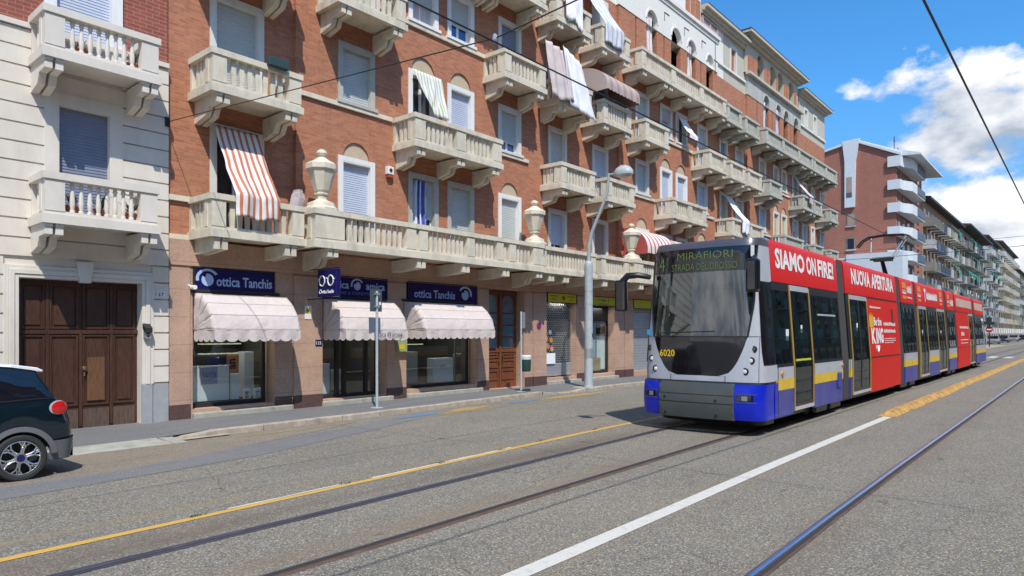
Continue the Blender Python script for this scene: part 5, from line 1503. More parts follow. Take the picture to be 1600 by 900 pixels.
# ---- roller grille shop with pumpkin stickers and the yellow sign shops
def small_shop_sign(x0, x1, z0, z1, label, mat, lines, lc):
    t, o_, yy = shop_sign(x0, x1, z0, z1, label, mat=mat)
    for k, (s, xa, za, h, w, mt) in enumerate(lines):
        m = text_mesh(MB(), s, (xa, yy, za), h, w, bold=0.01); m.build('lettering', mt, t, o_)
    return t, o_, yy
ink = P('brown_ink', (0.14, 0.10, 0.01), .5); blueink = P('blue_ink', (0.05, .12, .35), .5); redink = P('red_ink', (0.45, .08, .03), .5)
t, o_, yy = small_shop_sign(20.2, 22.05, 3.06, 3.40, 'yellow shop sign with faint brown writing over the roller grille', 'yellow_sign', [], None)
m = MB()
for xa, w in ((20.32, .5), (21.45, .5)):
    m.box(xa, xa + w, yy - .003, yy, 3.28, 3.31); m.box(xa + .12, xa + w - .1, yy - .003, yy, 3.16, 3.19)
m.lathe((21.2, yy - .004, 3.24), [(0.09, 0), (0.09, 0.003)], 14, 'y'); m.build('faint_writing', ink, t, o_)
t, o_, yy = small_shop_sign(23.15, 24.92, 3.04, 3.38, 'lime yellow shop sign to the right of the tall lamp post', 'lime_sign', [('Yoga 2', 23.62, 3.18, .13, .85, blueink)], None)
m = MB(); m.box(23.7, 24.5, yy - .003, yy, 3.09, 3.12); m.build('faint_writing', redink, t, o_)
t, o_, yy = shop_sign(26.5, 28.6, 3.0, 3.38, 'lime yellow shop sign half hidden behind the tram front', mat='lime_sign')
# grille
m = MB(); yg = YS + 0.22
z = 0.72
while z < 3.04: m.box(20.2, 22.07, yg, yg + 0.012, z, z + 0.018); z += 0.085
row = 0; z = 0.72
while z < 3.0:
    x = 20.22 + (0.06 if row % 2 else 0)
    while x < 22.05: m.box(x, x + 0.02, yg + .001, yg + .011, z + .018, z + .085); x += 0.12
    z += 0.085; row += 1
gr = m.build('roller_grille', M['steel'], RB, OR)
m = MB(); slats(m, 20.2, 22.07, 0.24, 0.72, yg, 0.09); m.build('grille_foot', M['steel'], gr, OR)
shopfront(20.18, 22.09, 0.2, 3.1, back=17.2)
for k, (x, z, c, r_) in enumerate(((20.32, 2.02, (0.5, .35, .2), .09), (20.62, 1.92, (.25, .3, .35), .09), (20.36, 1.68, (.6, .25, .06), .1), (20.68, 1.62, (.6, .22, .05), .1), (20.24, 1.3, (.6, .4, .05), .1), (20.47, 1.38, (.5, .2, .1), .1), (20.72, 1.28, (.6, .3, .2), .1))):
    m = MB(); m.lathe((x, YS + .16, z), [(r_, 0), (r_ * 1.05, 0.004), (r_, .008)], 9, 'y', ph=k)
    tag(m.build('pumpkin_sticker', P('sticker_%d' % k, c, .6), None, (x, YS + .16, z)),
        ('tan sticker at the top left of the cluster on the roller grille', 'grey blue sticker at the top right of the cluster on the roller grille', 'orange sticker in the middle left of the cluster on the roller grille', 'orange sticker in the middle right of the cluster on the roller grille',
         'yellow sticker at the bottom left of the cluster on the roller grille', 'dark orange sticker between two others in the bottom row on the roller grille', 'pale orange sticker at the bottom right of the cluster on the roller grille')[k], 'sticker', 'round stickers on the roller grille')
boxthing('paper_sheet', 'pale grey sheet fixed low on the roller grille', 'paper', 20.24, 20.92, YS + .15, YS + .155, 0.72, 1.12, 'counter')
# shop with papered door
o = shopfront(23.14, 24.93, 0.2, 3.04, back=16.6)
m = MB(); slats(m, 23.4, 24.12, 0.85, 2.9, YS + .42, .1); slats(m, 24.12, 24.88, 2.25, 2.9, YS + .42, .1); m.build('blue_blind', M['sh_blue'], o, OR)
boxthing('poster_sheet', 'pale blue poster filling the door glass behind the lamp post', 'poster', 24.2, 24.84, YS + .42, YS + .425, 0.35, 1.75, 'counter')
boxthing('card_box', 'cardboard box standing inside the door behind the lamp post', 'cardboard box', 23.75, 24.45, YS + .385, YS + .415, 0.3, 0.85, P('cardboard', (0.5, .36, .2), .8))
b_ = boxthing('open_sign', 'dark sign board with red top inside the door behind the lamp post', 'sign', 24.12, 24.8, YS + .395, YS + .412, 1.85, 2.12, 'black')
m = MB(); m.box(24.16, 24.44, YS + .386, YS + .392, 2.02, 2.16); m.build('red_light', P('red_lens', (.6, .02, .03), .3), b_, (24.125, YS + .42, 1.85))
# closed shutters of the shops hidden behind the tram
for a, b, c, d in SH[6:]:
    m = MB(); slats(m, a, b, c, 2.98, YS + .2, .12); m.box(a, b, YS + .1, YS + .4, 2.98, 3.4); m.build('shop_shutter', M['steel'], RB, OR)
# pier fittings
c = boxthing('meter_box', 'grey green box with yellow label on the stone pier beside the middle awning', 'box', 12.86, 13.20, YB - .16, YB - .001, 1.35, 1.95, P('box_green', (0.30, .36, .20), .5))
m = MB(); m.box(12.90, 13.10, YB - .164, YB - .161, 1.42, 1.56); m.build('yellow_label', M['yellow_sign'], c, (13.03, YB - .08, 1.35))
m = MB(); m.lathe((13.0, YB - .17, 1.75), [(0.08, 0), (0.08, .008)], 16, 'y'); m.build('dial', M['white'], c, (13.03, YB - .08, 1.35))
c = boxthing('alarm_notice', 'small white notice with yellow disc on the granite pier', 'notice', 9.86, 10.06, YB - .035, YB - .021, 2.25, 2.60, 'white')
m = MB(); m.box(9.90, 10.02, YB - .039, YB - .036, 2.40, 2.55); m.build('yellow_mark', M['yellow_sign'], c, (9.96, YB - .03, 2.25))
m = MB(); m.lathe((9.96, YB - .043, 2.475), [(0.03, 0), (0.03, .003)], 12, 'y'); m.build('black_mark', M['black'], c, (9.96, YB - .03, 2.25))
c = boxthing('street_number', 'small blue plate low on the granite pier left of the middle awning', 'plate', 10.18, 10.38, YB - .035, YB - .021, 1.55, 1.72, 'navy')
m = text_mesh(MB(), '125', (10.20, YB - .038, 1.595), .08, .15, depth=.001); m.build('number', M['white'], c, (10.28, YB - .03, 1.55))
c = boxthing('no_parking_sign', 'white no parking plate on the granite pier right of the wooden entrance', 'sign', 19.5, 19.8, YB - .01, YB + .005, 1.75, 2.35, 'white')
m = MB(); m.lathe((19.65, YB - .02, 2.15), [(0.13, 0), (0.13, .005)], 20, 'y'); m.build('red_ring', P('ring_red', (.5, .02, .05), .4), c, (19.65, YB, 1.75))
m = MB(); m.lathe((19.65, YB - .026, 2.15), [(0.095, 0), (0.095, .005)], 20, 'y'); m.build('blue_disc', P('disc_blue', (.03, .04, .35), .4), c, (19.65, YB, 1.75))
m = MB(); m.prism([(19.57, 2.20), (19.60, 2.23), (19.73, 2.10), (19.70, 2.07)], 'y', YB - .031, YB - .027); m.build('red_bar', bpy.data.materials['ring_red'], c, (19.65, YB, 1.75))
c = boxthing('street_number', 'small blue plate above the no parking plate', 'plate', 19.52, 19.72, YB - .01, YB + .005, 2.6, 2.72, 'navy')
m = MB(); m.lathe((6.98, YB - .18, 2.92), [(0.05, 0), (0.05, .16)], 10, 'y'); cc = tag(m.build('security_camera', M['white'], None, (6.98, YB - .1, 2.92), smooth=True), 'white security camera at the left corner of the first navy sign', 'security camera')
m = MB(); m.tube([(6.9, YB + .03, 2.98), (6.98, YB - .08, 2.93)], .02, 6); m.build('arm', M['white'], cc, (6.98, YB - .1, 2.92))
# ================================================================= tram
TY = 5.68
OT = (12.1, TY, 0.0)
TR = thing('tram', 'long low floor tram in silver, blue and red advertising livery, number 6020', 'tram', OT)
M['t_silver'] = P('tram_silver_paint', (0.50, 0.53, 0.60), 0.34, metal=0.15, coat=0.4, var=0.05, vs=2, dirt=(0.28, 0.26, 0.23), dirt_amt=0.3)
M['t_blue'] = P('tram_blue_paint', (0.004, 0.018, 0.44), 0.3, spec=.3, coat=0.3, var=0.05, vs=2)
M['t_blue_dull'] = P('tram_side_blue_paint', (0.045, 0.06, 0.30), 0.4, spec=.3, coat=0.1, var=0.12, vs=2, dirt=(0.16, 0.14, 0.15), dirt_amt=0.6)
M['t_red'] = P('tram_red_film', (0.56, 0.014, 0.012), 0.5, spec=0.15, coat=0.03, var=0.04, vs=2)
M['t_redp'] = P('tram_red_film_orange', (0.58, 0.022, 0.014), 0.5, spec=0.15, coat=0.03, var=0.05, vs=2)
M['t_yellow'] = P('tram_yellow_band', (0.70, 0.47, 0.02), 0.4, coat=0.2, var=.06, vs=3, dirt=(.3, .24, .12), dirt_amt=.35)
M['t_gold'] = P('door_edge_ochre', (0.42, 0.27, 0.05), 0.45)
M['t_grey'] = P('bumper_grey', (0.065, 0.075, 0.075), 0.42, var=0.12, vs=3, coat=0.15)
M['t_black'] = P('tram_black_gloss', (0.008, 0.008, 0.010), 0.06, coat=0.6)
M['t_dark'] = P('tram_window_frame', (0.012, 0.012, 0.013), 0.3)
M['t_bellow'] = P('bellows_rubber', (0.045, 0.045, 0.05), 0.7)
M['t_glass'] = glass_mat('tram_side_glass', (0.36, 0.48, 0.42), 0.9)
M['t_wind'] = glass_mat('tram_windscreen', (0.45, 0.54, 0.52), 4.0)
M['t_seat'] = P('tram_seat', (0.06, 0.08, 0.12), 0.7)
M['t_in'] = P('tram_interior', (0.30, 0.33, 0.31), 0.6)
M['t_lamp'] = P('lamp_lens', (0.75, 0.77, 0.75), 0.12, coat=0.5)
M['chrome'] = P('chrome_ring', (0.6, 0.6, 0.62), 0.2, metal=1.0)
M['t_roof'] = P('tram_roof', (0.30, 0.29, 0.30), 0.6)
def hw(z): return 1.225 - max(0.0, z - 1.2) * 0.072
def sidestrip(mb, x0, x1, z0, z1, off=0.0, th=0.05, sides=(-1, 1), top=None):
    zs = [z0] + [z for z in (1.2,) if z0 < z < z1] + [z1]
    for s in sides:
        outp = [(TY + s * (hw(z) + off), z) for z in zs]; inp = [(TY + s * (hw(z) + off - th), z) for z in reversed(zs)]
        mb.prism(outp + inp, 'x', x0, x1)
# ---- nose
A_, N_ = 0.62, 7.0
def Xf(z):
    if z < 0.97: return 12.04 + 0.05 * ((z - 0.62) / 0.35) ** 2
    if z < 1.8: return 12.13
    return 12.13 + 0.05 * (z - 1.8) + max(0, z - 3.42) ** 2 * 1.2
def fx(y, z, W=None):
    W = W or hw(z); t = min(1.0, abs(y) / W)
    return Xf(z) + 0.10 * t * t + A_ * (1 - (1 - t ** N_) ** (1 / N_))
def shell_pt(th, z, W=None, off=0.0):
    W = W or hw(z)
    y = W * math.copysign(abs(math.sin(th)) ** (2 / N_), math.sin(th)) if th else 0.0
    x = Xf(z) + 0.10 * (y / W) ** 2 + A_ * (1 - abs(math.cos(th)) ** (2 / N_))
    return (x - off, TY + y, z)
def shell(mb, z0, z1, nz, t0=-PI / 2, t1=PI / 2, off=0.0, Wk=0.0, n=56):
    def f(u, v):
        z = z0 + (z1 - z0) * v
        return shell_pt(t0 + (t1 - t0) * u, z, hw(z) + Wk, off)
    mb.grid(f, n, nz)
m = MB()
# silver mask in three bands, leaving the windscreen opening
def band(mb, z0, z1, nz, ya_fn, off=0.0):
    """both cheeks from the opening edge ya(z) round to the side"""
    for s in (-1, 1):
        def f(u, v):
            z = z0 + (z1 - z0) * v; W = hw(z); ya = ya_fn(z)
            ta = math.asin(min(1, ya / W) ** (N_ / 2)); th = ta + (PI / 2 - ta) * u
            p = shell_pt(th, z, None, off); return (p[0], TY + s * (p[1] - TY), z)
        mb.grid(f, 20, nz)
def wy(z):            # half width of the windscreen / black mask
    if z >= 1.83: return 0.95 + 0.085 * min(1, (z - 1.83) / 0.6)
    k = max(0.0, (z - 1.09) / 0.74)
    return 0.42 + 0.53 * k ** 0.42
band(m, 0.99, 1.09, 2, lambda z: 0.0001); band(m, 1.09, 1.83, 12, wy); band(m, 1.83, 3.52, 12, wy)
m.build('front_mask', M['t_silver'], TR, OT, smooth=True)
m = MB(); shell(m, 3.52, 3.66, 4)
m.grid(lambda u, v: (lambda p: (p[0] + (13.2 - p[0]) * v, TY + (p[1] - TY) * (1 - 0.10 * v * (1 if abs(p[1] - TY) > .01 else 1)), 3.66 + 0.07 * math.sin(v * PI / 2)))(shell_pt(-PI / 2 + PI * u, 3.66)), 40, 4)
m.build('roof_brow', P('brow_dark_grey', (0.07, 0.07, 0.085), 0.3, coat=.4), TR, OT, smooth=True)
def patch(mb, z0, z1, nz, k=1.0, off=0.0, n=30, yfn=wy):
    def f(u, v):
        z = z0 + (z1 - z0) * v; y = (2 * u - 1) * yfn(z) * k
        return (fx(y, z) - off, TY + y, z)
    mb.grid(f, n, nz)
m = MB(); patch(m, 1.09, 1.82, 12, 0.997, -0.004); m.build('lower_mask', M['t_black'], TR, OT, smooth=True)
m = MB(); patch(m, 1.84, 3.06, 10, 0.997, 0.0); ws = m.build('windscreen', M['t_wind'], TR, OT, smooth=True)
m = MB(); patch(m, 3.06, 3.52, 6, 0.998, 0.001); dsp = m.build('destination_display', M['t_black'], TR, OT, smooth=True)
m = MB(); patch(m, 1.818, 1.842, 2, 1.0, 0.012)
for s in (-1, 1):
    m.tube([(fx(wy(z), z) - .004, TY + s * wy(z), z) for z in [1.83 + i * .169 for i in range(11)]], 0.018, 6)
m.build_each('windscreen_seal', M['t_dark'], TR, OT, smooth=True)
led = P('led_green', (0.10, 0.17, 0.05), 0.5, emit=(0.20, 0.34, 0.10), es=0.10)
def led_text(s, yl, z, h, w):
    t_ = text_mesh(MB(), s, (0, 0, 0), h, w, face='x', depth=.001, bold=-0.012)
    mm = MB(); mm.v = [(fx(yl + v[1], z) - 0.012, TY + yl + v[1], z + v[2]) for v in t_.v]; mm.f = t_.f
    mm.build('led_lettering', led, dsp, OT)
led_text('MIRAFIORI', 0.44, 3.31, 0.14, 1.10); led_text('STRADA DEL DROSSO', 0.56, 3.10, 0.13, 1.30); led_text('4', 0.86, 3.12, 0.26, 0.14)
num = P('fleet_number_yellow', (0.80, 0.50, 0.02), 0.4)
t_ = text_mesh(MB(), '6020', (0, 0, 0), 0.135, 0.34, face='x', bold=.02, depth=.001)
mm = MB(); mm.v = [(fx(0.80 + v[1], 1.5) - 0.012, TY + 0.80 + v[1], 1.44 + v[2]) for v in t_.v]; mm.f = t_.f; mm.build('fleet_number', num, TR, OT)
mm = MB(); mm.box(fx(1.03, 1.95) - .008, fx(1.03, 1.95), TY + 1.02, TY + 1.13, 1.86, 1.97); mm.build('wheelchair_sticker', P('sticker_blue', (.05, .3, .55), .4), TR, OT)
# bumper
m = MB(); shell(m, 0.30, 0.955, 12, off=0.02, Wk=0.012); m.build('bumper', M['t_blue'], TR, OT, smooth=True)
m = MB(); patch(m, 0.29, 0.965, 12, 1, 0.045, yfn=lambda z: 0.75); 
for s in (-1, 1): m.grid(lambda u, v, s=s: (fx(.75, .29 + .675 * v) - .045 + .06 * u, TY + s * .75, .29 + .675 * v), 1, 8)
m.build('bumper_center', M['t_grey'], TR, OT, smooth=True)
m = MB()
for z in (0.58, 0.735): patch(m, z, z + 0.012, 1, 1, 0.049, yfn=lambda z: 0.748)
for y, z in ((0.62, .66), (-.42, .64), (0.62, .36), (-.42, .36)): m.lathe((fx(y, z) - .052, TY + y, z), [(0.025, 0), (0.025, 0.02)], 10, 'x')
m.build('bumper_groove', M['t_dark'], TR, OT)
m = MB(); shell(m, 0.955, 0.99, 1, off=0.004); m.build('bumper_gap', M['t_dark'], TR, OT)
m = MB(); shell(m, 0.16, 0.30, 2, off=-0.4, Wk=-.16); m.build('underframe', M['t_dark'], TR, OT)
for s in (-1, 1):
    m = MB()
    def f(u, v, s=s):
        y = 0.80 + 0.28 * u; z = 0.655 + 0.105 * v
        return (fx(y, z) - 0.034, TY + s * y, z)
    m.grid(f, 8, 2); hl = m.build('headlight', M['t_black'], TR, OT)
    m = MB(); m.grid(lambda u, v, s=s: (fx(.89 + .1 * u, .7) - 0.042, TY + s * (.89 + 0.10 * u), 0.665 + .085 * v), 4, 1); m.build('lens', P('dim_headlight', (.20, .215, .23), .3), hl, OT)
    m = MB(); m.grid(lambda u, v, s=s: (fx(.78 + .36 * u, .7) - 0.030, TY + s * (.78 + 0.36 * u), 0.77 + .02 * v), 8, 1); m.grid(lambda u, v, s=s: (fx(.78 + .36 * u, .6) - 0.032, TY + s * (.78 + 0.36 * u), 0.62 + .02 * v), 8, 1); m.build('slot_edge', M['t_blue_dull'], hl, OT)
    for y, z, r_ in ((1.045, 1.60, 0.062), (1.005, 1.39, 0.068), (0.905, 1.19, 0.068)):
        x = fx(y, z)
        m = MB(); m.lathe((x - 0.03, TY + s * y, z), [(r_, 0.05), (r_, 0.0275), (r_ * 0.9, 0.0245), (r_ * 0.8, 0.027)], 18, 'x'); o = m.build('round_lamp', M['t_dark'], TR, OT, smooth=True)
        m = MB(); m.lathe((x - 0.032, TY + s * y, z), [(r_ * 0.55, 0.027), (r_ * 0.5, 0.022), (r_ * .3, 0.019)], 16, 'x'); m.build('lens', M['t_grey'] if r_ < .065 else M['t_lamp'], o, OT)
m = MB()
for s in (-1, 1):
    m.tube([(fx(.55, z) - .002, TY + s * .55, z) for z in (0.99, 1.04, 1.10)], .005, 4)
    m.tube([(fx(1.13, z) - .003, TY + s * 1.13, z) for z in (0.99, 1.2, 1.4, 1.6, 1.82)], .005, 4)
    m.tube([(fx(wy(1.83) + .19 * i / 5, 1.83) - .003, TY + s * (wy(1.83) + .19 * i / 5), 1.83) for i in range(6)], .005, 4)
m.build_each('panel_seam', M['t_dark'], TR, OT)
m = MB()
for x, z, w, h in ((13.62, 1.75, .16, .22), (14.55, 1.9, .10, .16), (19.0, 1.95, .12, .2), (28.0, 1.8, .12, .2), (32.0, 1.8, .12, .2)):
    y = TY - hw(z) + .018; m.box(x, x + w, y, y + .004, z, z + h)
m.build_each('window_sticker', M['white'], TR, OT)
# side marker at the top of the pillar, pillar vents
m = MB(); m.box(12.28, 12.30, TY - 1.04, TY - 0.98, 3.3, 3.5); m.build('marker_lamp', M['t_lamp'], TR, OT)
# wiper
m = MB(); m.tube([(12.10, TY + .55, 1.80), (12.10, TY + .18, 2.06)], .009, 5); m.tube([(12.10, TY + .75, 1.90), (12.11, TY - .35, 1.93)], .008, 5)
m.build_each('wiper', M['t_dark'], TR, OT)
# mirrors
m = MB()
m.tube([(12.25, TY - 1.06, 3.24), (12.05, TY - 1.14, 3.26), (11.98, TY - 1.15, 3.20)], 0.04, 8)
mr = m.build('mirror', M['t_dark'], TR, OT, smooth=True)
m = MB(); m.box(11.84, 12.02, TY - 1.27, TY - 1.04, 2.62, 3.22); m.build('mirror_housing', M['t_black'], mr, OT, bevel=0.05)
m = MB(); m.tube([(12.25, TY + 1.06, 3.02), (12.05, TY + 1.22, 3.06), (11.98, TY + 1.42, 3.05), (11.96, TY + 1.52, 2.95), (11.96, TY + 1.54, 2.6)], [0.05, 0.06, 0.07, 0.075, 0.06], 10)
mr = m.build('mirror', M['t_dark'], TR, OT, smooth=True)
m = MB(); m.box(11.88, 12.03, TY + 1.43, TY + 1.68, 2.32, 2.98); m.build('mirror_housing', M['t_black'], mr, OT, bevel=0.05)
# cab interior
m = MB(); m.box(12.4, 13.6, TY - 1.0, TY + 1.0, 1.0, 1.62); m.box(12.25, 12.9, TY - .95, TY + .95, 1.62, 1.80); m.build('dashboard', P('dash', (0.03, .035, .045), .6), TR, OT, bevel=.05)
m = MB(); m.box(13.75, 13.8, TY - 0.2, TY + 1.1, 0.4, 2.85); m.build('cab_bulkhead', P('bulkhead', (0.07, .06, .05), .7), TR, OT)
m = MB(); m.box(13.2, 13.35, TY - .05, TY + .45, 1.3, 2.05); m.box(12.9, 13.4, TY - .05, TY + .45, 1.1, 1.35); m.box(13.24, 13.36, TY + .05, TY + .35, 2.08, 2.35); m.build('driver_seat', M['t_seat'], TR, OT, bevel=.05)
m = MB(); m.grid(lambda u, v: (12.32, TY + 0.25 + 0.75 * u, 2.45 + .5 * v), 4, 1); m.build('sun_blind', P('blind', (0.16, .17, .16), .8), TR, OT)

# ---- body modules
def livery(x0, x1, par=TR, side=(-1, 1)):
    m = MB(); sidestrip(m, x0, x1, 0.30, 0.80, 0, sides=side); o = m.build('skirt', M['t_blue_dull'], par, OT)
    m = MB(); sidestrip(m, x0, x1, 0.805, 1.01, 0.004, sides=side); m.build('yellow_band', M['t_yellow'], o, OT)
    m = MB(); sidestrip(m, x0, x1, 1.012, 1.24, 0, sides=side); m.build('silver_band', M['t_silver'], o, OT)
    m = MB()
    x = x0 + 0.01
    sidestrip(m, x0 + .001, x0 + 0.010, 0.302, 1.238, 0.005, sides=side); sidestrip(m, x1 - 0.01, x1 - .001, 0.302, 1.238, .005, sides=side)
    m.build('panel_joint', M['t_dark'], o, OT)
    return o
def fairing(x0, x1, mat='t_red'):
    m = MB()
    for s in (-1, 1):
        pts = [(TY + s * hw(2.88), 2.88), (TY + s * hw(3.6), 3.60), (TY + s * (hw(3.6) - .05), 3.70), (TY + s * (hw(3.6) - .16), 3.73), (TY + s * (hw(3.6) - .2), 3.66), (TY + s * (hw(2.88) - .06), 2.88)]
        m.prism(pts, 'x', x0, x1)
    return m.build('roof_fairing', M[mat], TR, OT, smooth=True, angle=50)
def glazing(x0, x1, z0=1.27, z1=2.84, sides=(-1, 1), posts=(), mat='t_glass'):
    if len(sides) == 2:
        glazing(x0, x1, z0, z1, (1,), posts, mat); sides = (-1,)
    m = MB(); sidestrip(m, x0, x1, z0, z1, -0.012, 0.008, sides=sides); o = m.build('window', M[mat], TR, OT)
    m = MB()
    sidestrip(m, x0, x1, z0 - 0.03, z0 + 0.035, -0.004, 0.04, sides=sides); sidestrip(m, x0, x1, z1 - 0.12, z1 + 0.03, -0.004, 0.04, sides=sides)
    for p in (x0 + .035, x1 - .035) + tuple(posts): sidestrip(m, p - 0.035, p + 0.035, z0 + .035, z1 - .12, -0.005, 0.04, sides=sides)
    m.build('window_frame', M['t_dark'], o, OT)
    return o
def door(x0, x1, z0=0.42, z1=2.84, leaves=1, sides=(-1,), sill=True):
    m = MB(); sidestrip(m, x0, x1, z0, z1, -0.012, 0.008, sides=sides); o = m.build('door', M['t_glass'], TR, OT)
    m = MB(); k = (x1 - x0) / leaves
    for i in range(leaves):
        a, b = x0 + k * i, x0 + k * (i + 1)
        sidestrip(m, a, a + 0.05, z0, z1 - .09, -0.003, 0.04, sides=sides); sidestrip(m, b - 0.05, b, z0, z1 - .09, -0.003, 0.04, sides=sides)
    sidestrip(m, x0, x1, z0, z0 + 0.08, -0.002, 0.04, sides=sides)
    m.build('door_frame', M['t_dark'], o, OT)
    m = MB(); sidestrip(m, x0 - 0.045, x0, 0.34, z1, 0.006, 0.05, sides=sides); sidestrip(m, x1, x1 + 0.045, 0.34, z1, 0.006, .05, sides=sides)
    m.build('door_edge', M['t_gold'], o, OT)
    m = MB(); sidestrip(m, x0, x1, z1 - 0.09, z1 + .02, 0.004, 0.04, sides=sides); sidestrip(m, x0, x1, 0.35, z0 - .001, 0.02, .08, sides=sides); m.build('door_header', M['t_silver'], o, OT)
    return o
def redwall(x0, x1, sides=(-1, 1)):
    m = MB(); sidestrip(m, x0, x1, 1.245, 2.83, 0, sides=sides); o = m.build('advert_panel', M['t_redp'], TR, OT)
    m = MB(); sidestrip(m, x0, x1, 0.30, 1.205, 0, sides=sides); m.build('lower_panel', M['t_redp'], o, OT)
    m = MB(); sidestrip(m, x0, x1, 1.2051, 1.2449, -0.012, sides=sides); sidestrip(m, x0, x1, 2.8301, 2.879, -0.012, sides=sides); m.build('panel_joint', M['t_dark'], o, OT)
    return o
def core(x0, x1, front=False):
    m = MB()
    m.box(x0, x1, TY - 1.13, TY + 1.13, 0.34, 0.42); m.box(x0, x1, TY - 1.0, TY + 1.0, 0.20, 0.339)
    m.build('floor', M['t_dark'], TR, OT)
    m = MB(); m.box(x0, x1, TY - 0.95, TY + 0.95, 2.86, 3.5); m.build('roof_pod', M['t_roof'], TR, OT)
def seats(xs_):
    for x in xs_:
        for s in (-1, 1):
            m = MB(); m.box(x, x + 0.45, TY + s * 0.72 - .38, TY + s * .72 + .38, 0.8, 0.88); m.box(x + .40, x + 0.48, TY + s * .72 - .38, TY + s * .72 + .38, 0.88, 1.55)
            m.box(x + .1, x + .4, TY + s * .72 - .2, TY + s * .72 + .2, .42, .8); m.build('seat', M['t_seat'], TR, OT)
def bellows(x0, x1):
    m = MB(); n = 6
    for i in range(n):
        a = x0 + (x1 - x0) * i / n; b = x0 + (x1 - x0) * (i + 1) / n; c = (a + b) / 2
        for s in (-1, 1):
            for (u, w) in ((a, c), (c, b)):
                o0, o1 = (-0.09, -0.02) if u == a else (-0.02, -0.09)
                for z0, z1 in ((0.32, 1.2), (1.2, 3.62)):
                    m.quad((u, TY + s * (hw(z0) + o0), z0), (w, TY + s * (hw(z0) + o1), z0), (w, TY + s * (hw(z1) + o1), z1), (u, TY + s * (hw(z1) + o0), z1))
        for (u, w) in ((a, c), (c, b)):
            o0, o1 = (3.60, 3.66) if u == a else (3.66, 3.60)
            m.quad((u, TY - 1.0, o0), (w, TY - 1.0, o1), (w, TY + 1.0, o1), (u, TY + 1.0, o0))
    m.build('bellows', M['t_bellow'], TR, OT)
def wheels(xs_):
    for x in xs_:
        for s in (-1, 1):
            m = MB(); m.lathe((x, TY + s * 0.75 - .06, 0.31), [(0.26, 0), (0.30, 0.02), (0.30, 0.1), (0.26, .12)], 24, 'y'); m.build('wheel', M['iron'], TR, OT, smooth=True)
            m = MB(); m.box(x - .4, x + .4, TY + s * 1.08 - .05, TY + s * 1.08 + .05, 0.14, 0.33); m.build('bogie_cover', M['t_grey'], TR, OT, bevel=.02)
# module 1 (cab)
core(12.75, 17.45)
m = MB(); sidestrip(m, 12.84, 12.97, 1.0, 1.30, 0.0); sidestrip(m, 12.84, 12.97, 2.87, 3.52, 0.0); m.build_each('cab_pillar', M['t_silver'], TR, OT)
m = MB(); sidestrip(m, 12.84, 13.0, 0.30, 0.955, 0.004); m.build('corner_skirt', M['t_blue'], TR, OT)
m = MB()
for s in (-1, 1):      # black side window wrapping the corner
    m.grid(lambda u, v, s=s: (lambda p: (p[0] - .008, TY + s * (abs(p[1] - TY) + 0.012), p[2]))(shell_pt(math.radians(62 + 4 * (1 - min(1, v * 6))) + math.radians(28 - 4 * (1 - min(1, v * 6))) * u, 1.31 + 1.54 * v)), 10, 12)
m.build('corner_window', M['t_black'], TR, OT, smooth=True)
glazing(12.86, 13.92, 1.27, 2.84); livery(13.01, 13.93)
d1 = door(13.99, 15.17)
m = MB(); sidestrip(m, 14.1, 15.05, 1.33, 1.37, 0.0, 0.02, sides=(-1,)); m.build('hand_bar', P('lime_bar', (.5, .55, .03), .4), d1, OT)
livery(13.93, 15.25, side=(1,)); glazing(13.92, 15.25, sides=(1,))
livery(15.25, 17.46); w_ = glazing(15.25, 17.46)
m = MB(); sidestrip(m, 15.75, 17.1, 2.28, 2.32, 0.0, 0.02); m.build('vent_window_bar', M['t_silver'], w_, OT)
fr1 = fairing(12.97, 17.47)
m = MB(); sidestrip(m, 12.85, 12.969, 3.52, 3.68, -0.005); m.build('cab_pillar_top', M['t_silver'], TR, OT)
m = MB(); m.lathe((13.22, TY - hw(1.12) - .03, 1.12), [(0.05, 0), (0.05, .03)], 12, 'y'); m.build('side_lamp', M['orange'], TR, OT)
m = MB(); m.box(16.95, 17.25, TY - hw(.9) - .04, TY - hw(.9) + .02, 0.62, 0.98); m.build('socket_cover', M['t_blue_dull'], TR, OT, bevel=.03)
m = MB(); m.lathe((17.35, TY - hw(1.14) - .03, 1.14), [(0.04, 0), (0.04, .03)], 12, 'y'); m.build('side_lamp', M['orange'], TR, OT)
seats([15.4, 16.3]); wheels([16.1, 17.2])
bellows(17.47, 18.10)
# module 2
core(18.1, 24.05); fr2 = fairing(18.12, 24.05)
livery(18.12, 18.3, side=(-1, 1)); d2 = door(18.42, 20.15, leaves=2); rw = redwall(20.22, 24.04, sides=(-1,)); glazing(18.3, 24.04, sides=(1,)); livery(18.3, 24.04, side=(1,))
m = MB(); sidestrip(m, 18.12, 18.37, 1.27, 2.86, -0.004, sides=(-1,)); m.build('door_pillar', M['t_dark'], TR, OT)
m = MB()
for x in (18.75, 19.6): m.box(x, x + .28, TY - 0.85, TY - 0.75, 1.2, 1.55)
m.build_each('validator', P('validator_yellow', (.65, .6, .03), .4), TR, OT)
m = MB()
for x in (18.78, 19.63): m.box(x, x + .22, TY - .86, TY - .74, 1.551, 1.66)
m.build_each('validator_top', P('validator_red', (.6, .03, .1), .4), TR, OT)
bellows(24.06, 24.66)
core(24.66, 26.8); fairing(24.67, 26.8); livery(24.67, 26.79); glazing(24.67, 26.79); wheels([25.1, 26.4]); bellows(26.81, 27.3)
core(27.3, 33.25); fairing(27.31, 33.24)
door(27.5, 29.0, leaves=2); livery(29.1, 31.25, side=(-1,)); glazing(29.1, 31.25, sides=(-1,)); door(31.35, 33.15, leaves=2); livery(27.31, 33.24, side=(1,)); glazing(27.31, 33.24, sides=(1,), posts=(29.2, 31.2)); bellows(33.25, 33.88)
